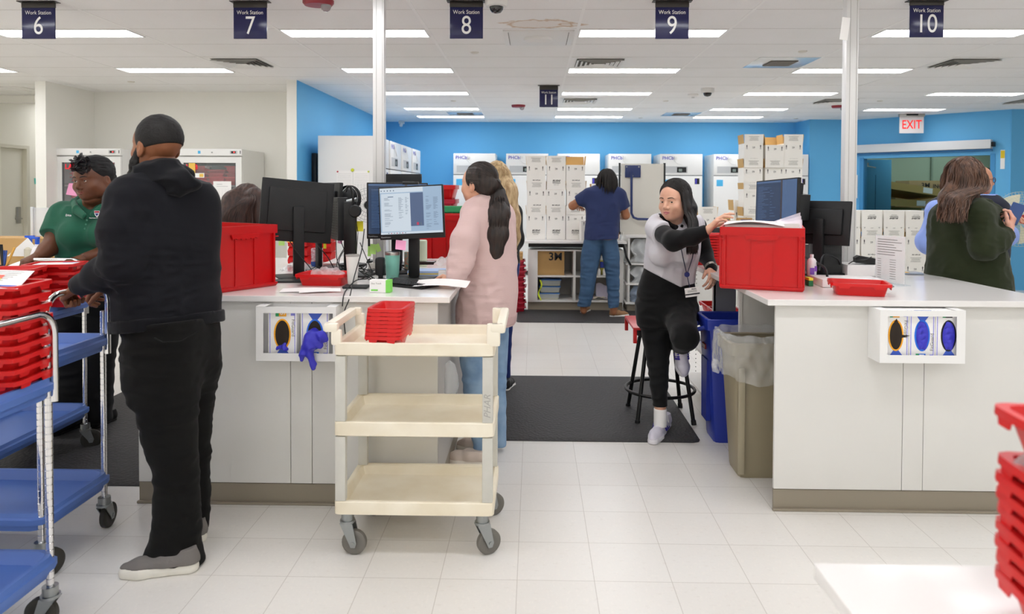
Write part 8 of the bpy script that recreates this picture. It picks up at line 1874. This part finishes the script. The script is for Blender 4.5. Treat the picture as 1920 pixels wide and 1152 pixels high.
for i, (py, l) in enumerate(((345, 'top'), (372, 'middle'), (398, 'lower'))): tote(818, py+2, 8.3, .42, .17, M_MAROON if i else M_RED, l+' dark red tote in the pile against the back left')
b = MB(); zz = at(818, 400, 8.3).z-.17; b.box(at(818, 400, 8.3).x-.25, at(818, 400, 8.3).x+.25, 8.28, 8.75, 0, zz); o = b.build('low_cabinet', M_LAMG); tag(o, 'low cabinet under the dark red totes', 'cabinet')

# ---------------- pedestal fan
fp = at(1908, 411, 6.2); t = thing('pedestal_fan', 'pale green pedestal fan behind the woman in olive at the right edge', 'fan', (fp.x, 6.2, 0)); mf = mat('pale green enamel', 'c5ccb9', .4)
b = MB(); b.cyl((0, .12, .03), (0, .12, fp.z-.05), .022, seg=16); b.build('pole', mf, t); b = MB(); b.lathe([(.20, 0), (.20, .02), (.04, .05), (.001, .05)], 32, M=T(0, .12, 0)); b.build('base', mf, t)
R_ = .235
for r in np.linspace(.05, R_, 9): b = MB(); b.tube([(r*math.cos(a), -.03-.03*math.cos(r/R_*PI/2), fp.z+r*math.sin(a)) for a in np.linspace(0, 2*PI, 41)[:-1]], .0016, 4, closed=True); b.build('cage_ring', mf, t, smooth=60)
b = MB()
for a in np.linspace(0, 2*PI, 49)[:-1]: b.tube([(r*math.cos(a+.5*r/R_), -.03-.03*math.cos(r/R_*PI/2), fp.z+r*math.sin(a+.5*r/R_)) for r in (.04, .1, .17, R_)], .0009, 4); b.tube([(r*math.cos(a), .03+.02*math.cos(r/R_*PI/2), fp.z+r*math.sin(a)) for r in (.04, .15, R_)], .0009, 4)
b.build('cage_wires', mf, t); b = MB(); b.cyl((0, -.01, fp.z), (0, .13, fp.z), .05, seg=20); b.build('motor', mf, t); b = MB(); b.lathe([(.001, 0), (.04, .003), (.04, .01), (.001, .01)], 20, M=T(0, -.068, fp.z) @ Matrix.Rotation(PI/2, 4, 'X')); b.build('badge', mat('fan badge', 'b33a3a', .4), t)
for k_ in range(4):
    a0 = k_*PI/2+.4; b = MB(); b.grid(lambda u, v: ((.04+.17*u)*math.cos(a0+(v-.5)*(.55+.3*u)), -.0+(v-.5)*.05, fp.z+(.04+.17*u)*math.sin(a0+(v-.5)*(.55+.3*u))), 8, 6); b.build('blade', mat('fan blade', 'e3dfc9', .4), t, smooth=60, fixn=False)
cable([(fp.x-.12, 6.3, 1.2), (fp.x-.16, 6.28, .8), (fp.x-.12, 6.25, .4), (fp.x-.2, 6.2, .01)], 'brown fan cord hanging beside the pedestal fan', .004, m=mat('brown cord', '4a3a30', .6))
b = MB(); b.box(0, .3, 0, .04, 0, 1.2, .004); o = b.build('leaning_panel', M_PAPER, loc=(5.95, 9.6, 0.0)); tag(o, 'white board leaning by the wall behind the pedestal fan', 'board')

# ---------------- store room contents
def flat(loc, w, d, h, rz, tx, ty, lab, lid=False):
    t = thing('cardboard_tray', lab, 'box', loc); t.rotation_euler = (tx, ty, rz); b = MB(); b.box(-w/2, w/2, -d/2, d/2, 0, .01)
    for s in (-1, 1): b.box(s*w/2-.006, s*w/2+.006, -d/2, d/2, 0, h); b.box(-w/2, w/2, s*d/2-.006, s*d/2+.006, 0, h)
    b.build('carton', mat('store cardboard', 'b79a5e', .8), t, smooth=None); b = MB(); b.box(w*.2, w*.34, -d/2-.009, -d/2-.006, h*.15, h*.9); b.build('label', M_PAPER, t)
    return t
bx, by = at(1680, 380, 14.2).x, 14.3
for i in range(9): flat((bx+.1+.15*math.sin(i*2.2), by+.1*math.cos(i), .02+.155*i), 1.25, .8, .13, .12*math.sin(i*1.7), 0, .03*math.sin(i), 'open brown cardboard tray in the leaning pile in the store room')['group'] = 'piled cardboard trays in the store room'
flat((bx+.02, by-.05, 1.50), 1.35, .85, .14, .10, -.10, .14, 'topmost tilted brown cardboard tray in the store room pile')
for i, (x, z, l) in enumerate(((at(1740, 360, 15.6).x, 1.30, 'lowest'), (at(1740, 360, 15.6).x, 1.53, 'middle'), (at(1740, 360, 15.6).x, 1.76-.0, 'top'))):
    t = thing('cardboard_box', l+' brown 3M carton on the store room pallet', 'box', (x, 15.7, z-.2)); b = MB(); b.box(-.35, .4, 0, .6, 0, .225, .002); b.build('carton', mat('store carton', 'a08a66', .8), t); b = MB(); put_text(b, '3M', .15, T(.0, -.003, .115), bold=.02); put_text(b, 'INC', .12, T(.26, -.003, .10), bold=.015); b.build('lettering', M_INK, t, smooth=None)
for j in range(5):
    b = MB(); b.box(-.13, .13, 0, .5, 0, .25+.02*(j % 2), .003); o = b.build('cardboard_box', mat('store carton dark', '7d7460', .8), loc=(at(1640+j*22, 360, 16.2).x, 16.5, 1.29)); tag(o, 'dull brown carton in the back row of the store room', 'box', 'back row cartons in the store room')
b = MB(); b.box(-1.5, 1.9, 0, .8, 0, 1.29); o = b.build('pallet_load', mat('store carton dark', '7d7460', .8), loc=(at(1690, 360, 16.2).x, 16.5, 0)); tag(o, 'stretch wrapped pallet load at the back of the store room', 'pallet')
b = MB(); b.grid(lambda u, v: (-.5+1.3*u, -.02+.03*math.sin(u*13+v*5)+.015*math.sin(v*23), 1.09*v), 30, 24); b.box(-.48, .78, .05, .75, 0, 1.08, mi=1); o = b.build('wrapped_pallet', [mat('pallet film', 'dfe9e8', .2, alpha=.55, bump=.9, bscale=12, bdist=.03), mat('pallet load', 'a9b3ad', .8)], None, smooth=80, fixn=False, loc=(at(1748, 400, 15.6).x, 15.62, 0)); tag(o, 'pallet wrapped in clear film under the 3M cartons', 'pallet')
b = MB(); b.box(-.02, .02, 0, .03, 0, 3); o = b.build('conduit', mat('grey green conduit', '7b8d80', .5), loc=(at(1750, 330, 17.3).x, 17.35, 0)); tag(o, 'vertical conduit on the store room wall', 'conduit')
b = MB(); b.box(0, 1.5, 0, .02, 0, 2.0); o = b.build('brown_rack', mat('brown rack', '6b5230', .7), loc=(at(1850, 400, 13.6).x, 13.7, .0)); tag(o, 'brown shelving end at the right side of the store room doorway', 'rack')

# ---------------- far left counter clutter behind the carts
t = thing('side_counter', 'white counter on the far left behind the blue carts', 'counter', (0, 0, 0)); b = MB(); b.box(-6.4, -3.12, 4.35, 5.3, .88, .91, .003); b.build('worktop', M_TOP, t); b = MB(); b.box(-6.3, -3.2, 4.4, 5.25, 0, .88); b.build('cabinet', M_LAM, t)
zc_ = .91
t = thing('sanitizer_bottle', 'white pump bottle with blue cap at the far left', 'bottle', (at(70, 450, 4.75).x, 4.75, zc_)); b = MB(); b.lathe([(.045, 0), (.05, .01), (.05, .15), (.03, .22), (.016, .235), (.016, .25)], 24); b.build('body', mat('white bottle', 'ece9ee', .3), t); b = MB(); b.cyl((0, 0, .25), (0, 0, .285), .014); b.box(-.05, .012, -.012, .012, .285, .30, .004); b.build('pump', mat('blue pump', '2c5fd6', .35), t)
t = thing('sanitizer_bottle', 'second blue capped bottle left of the first at far left', 'bottle', (at(56, 455, 4.95).x, 4.95, zc_)); b = MB(); b.lathe([(.035, 0), (.035, .2), (.015, .22), (.015, .24)], 20); b.cyl((0, 0, .24), (0, 0, .28), .015, mi=1); b.box(-.03, .03, -.01, .01, .28, .295, mi=1); b.build('body', [mat('amber clear', 'e2dcc5', .2, alpha=.7), MATS['blue pump']], t)
b = MB(); b.grid(lambda u, v: (-.22+.42*u, -.08+.16*v, .02+.17*u*v**.7+.02*math.sin(u*4)), 12, 10); o = b.build('paper_pile', M_PAPER, None, smooth=60, fixn=False, loc=(at(20, 480, 4.55).x, 4.55, zc_+.02)); tag(o, 'large curled white printed sheets at the far left edge', 'paper')
b = MB(); [b.box(-.15+.02*i, .05+.03*math.sin(i), -.081, -.080, .04+.012*i, .043+.012*i) for i in range(8)]
b = MB(); b.prism([(-.12, 0), (.14, 0), (.03, .13)], 0, .004, 'y'); o = b.build('paper_sheet', M_PAPER, loc=(at(38, 445, 4.9).x, 4.93, zc_+.15)); tag(o, 'folded white sheet sticking up behind the papers at far left', 'paper')
b = MB(); b.box(-.35, .35, 0, .25, 0, .27, .002); o = b.build('cardboard_box', M_CARD, loc=(at(68, 430, 5.15).x, 5.02, zc_)); tag(o, 'open brown box behind the bottles at the far left', 'box')
t = thing('pen_holder', 'pen holder with blue and orange handles at the far left edge', 'pen holder', (at(6, 455, 4.8).x, 4.8, zc_)); b = MB(); b.lathe([(.04, 0), (.045, .10), (.04, .10), (.036, .01)], 18); b.build('cup', M_DKG, t)
for i in range(6): b = MB(); b.cyl((0, 0, .05), (.06*math.sin(i*2), .03, .20+.02*(i % 3)), .008, .006, seg=8); b.build('pen', [mat('blue handle', '2b4a94', .4), mat('orange handle', 'd8a24a', .4), M_BLACK][i % 3], t)
t = thing('label_printer', 'black device with green board at the far left counter front', 'printer', (at(8, 490, 4.42).x, 4.46, zc_)); b = MB(); b.box(-.10, .06, -.06, .08, .02, .05, .008); b.box(-.12, .08, -.07, .09, .055, .062, .002, mi=1); [b.cyl((x, -.03, 0), (x, -.03, .03), .015, seg=10) for x in (-.08, .05)]; b.build('body', [M_BLACK, mat('dark green board', '22382d', .4)], t)
a0 = at(64, 440, 5.3); a1 = at(112, 440, 5.3); t = thing('acrylic_screen', 'clear acrylic screen standing at the left of the green polo', 'screen', (a0.x, 5.26, 0)); b = MB(); b.box(0, .02, 0, .02, .91, a0.z+.21, .002); b.box(.02, a1.x-a0.x, .006, .012, .91, a0.z+.205, mi=1); b.build('panel', [mat('frosted edge', 'd9dce0', .3), mat('frosted acrylic', 'dfe3ea', .25, alpha=.35)], t)
b = MB(); b.box(-.08, .09, -.0, .3, 0, .26, .002); o = b.build('white_carton', M_CARTON, loc=(at(108, 470, 4.7).x, 4.85, zc_)); tag(o, 'white box on the far left counter beside the green polo elbow', 'box')
b = MB(); b.prism([(-.03, 0), (.03, 0), (.03, .3), (-.03, .3)], 0, .01, 'y'); o = b.build('white_board', M_FR, loc=(at(230, 660, 6).x, 6.0, 0)); tag(o, 'white panel edge seen between the cart and the man in black', 'panel')
# ================================================================ world / view
w = bpy.data.worlds.new('world'); scn.world = w; w.use_nodes = True
w.node_tree.nodes['Background'].inputs[0].default_value = (.8, .85, .9, 1); w.node_tree.nodes['Background'].inputs[1].default_value = .3
scn.view_settings.view_transform = 'Standard'; scn.view_settings.look = 'None'; scn.view_settings.gamma = 1
scn.view_settings.use_curve_mapping = False; scn.view_settings.exposure = EXPOSURE
scn.cycles.max_bounces = 9; scn.cycles.diffuse_bounces = 8; scn.cycles.glossy_bounces = 3; scn.cycles.transmission_bounces = 6; scn.cycles.transparent_max_bounces = 12
scn.cycles.caustics_reflective = False; scn.cycles.caustics_refractive = False; scn.cycles.sample_clamp_indirect = 10
bpy.context.view_layer.update()
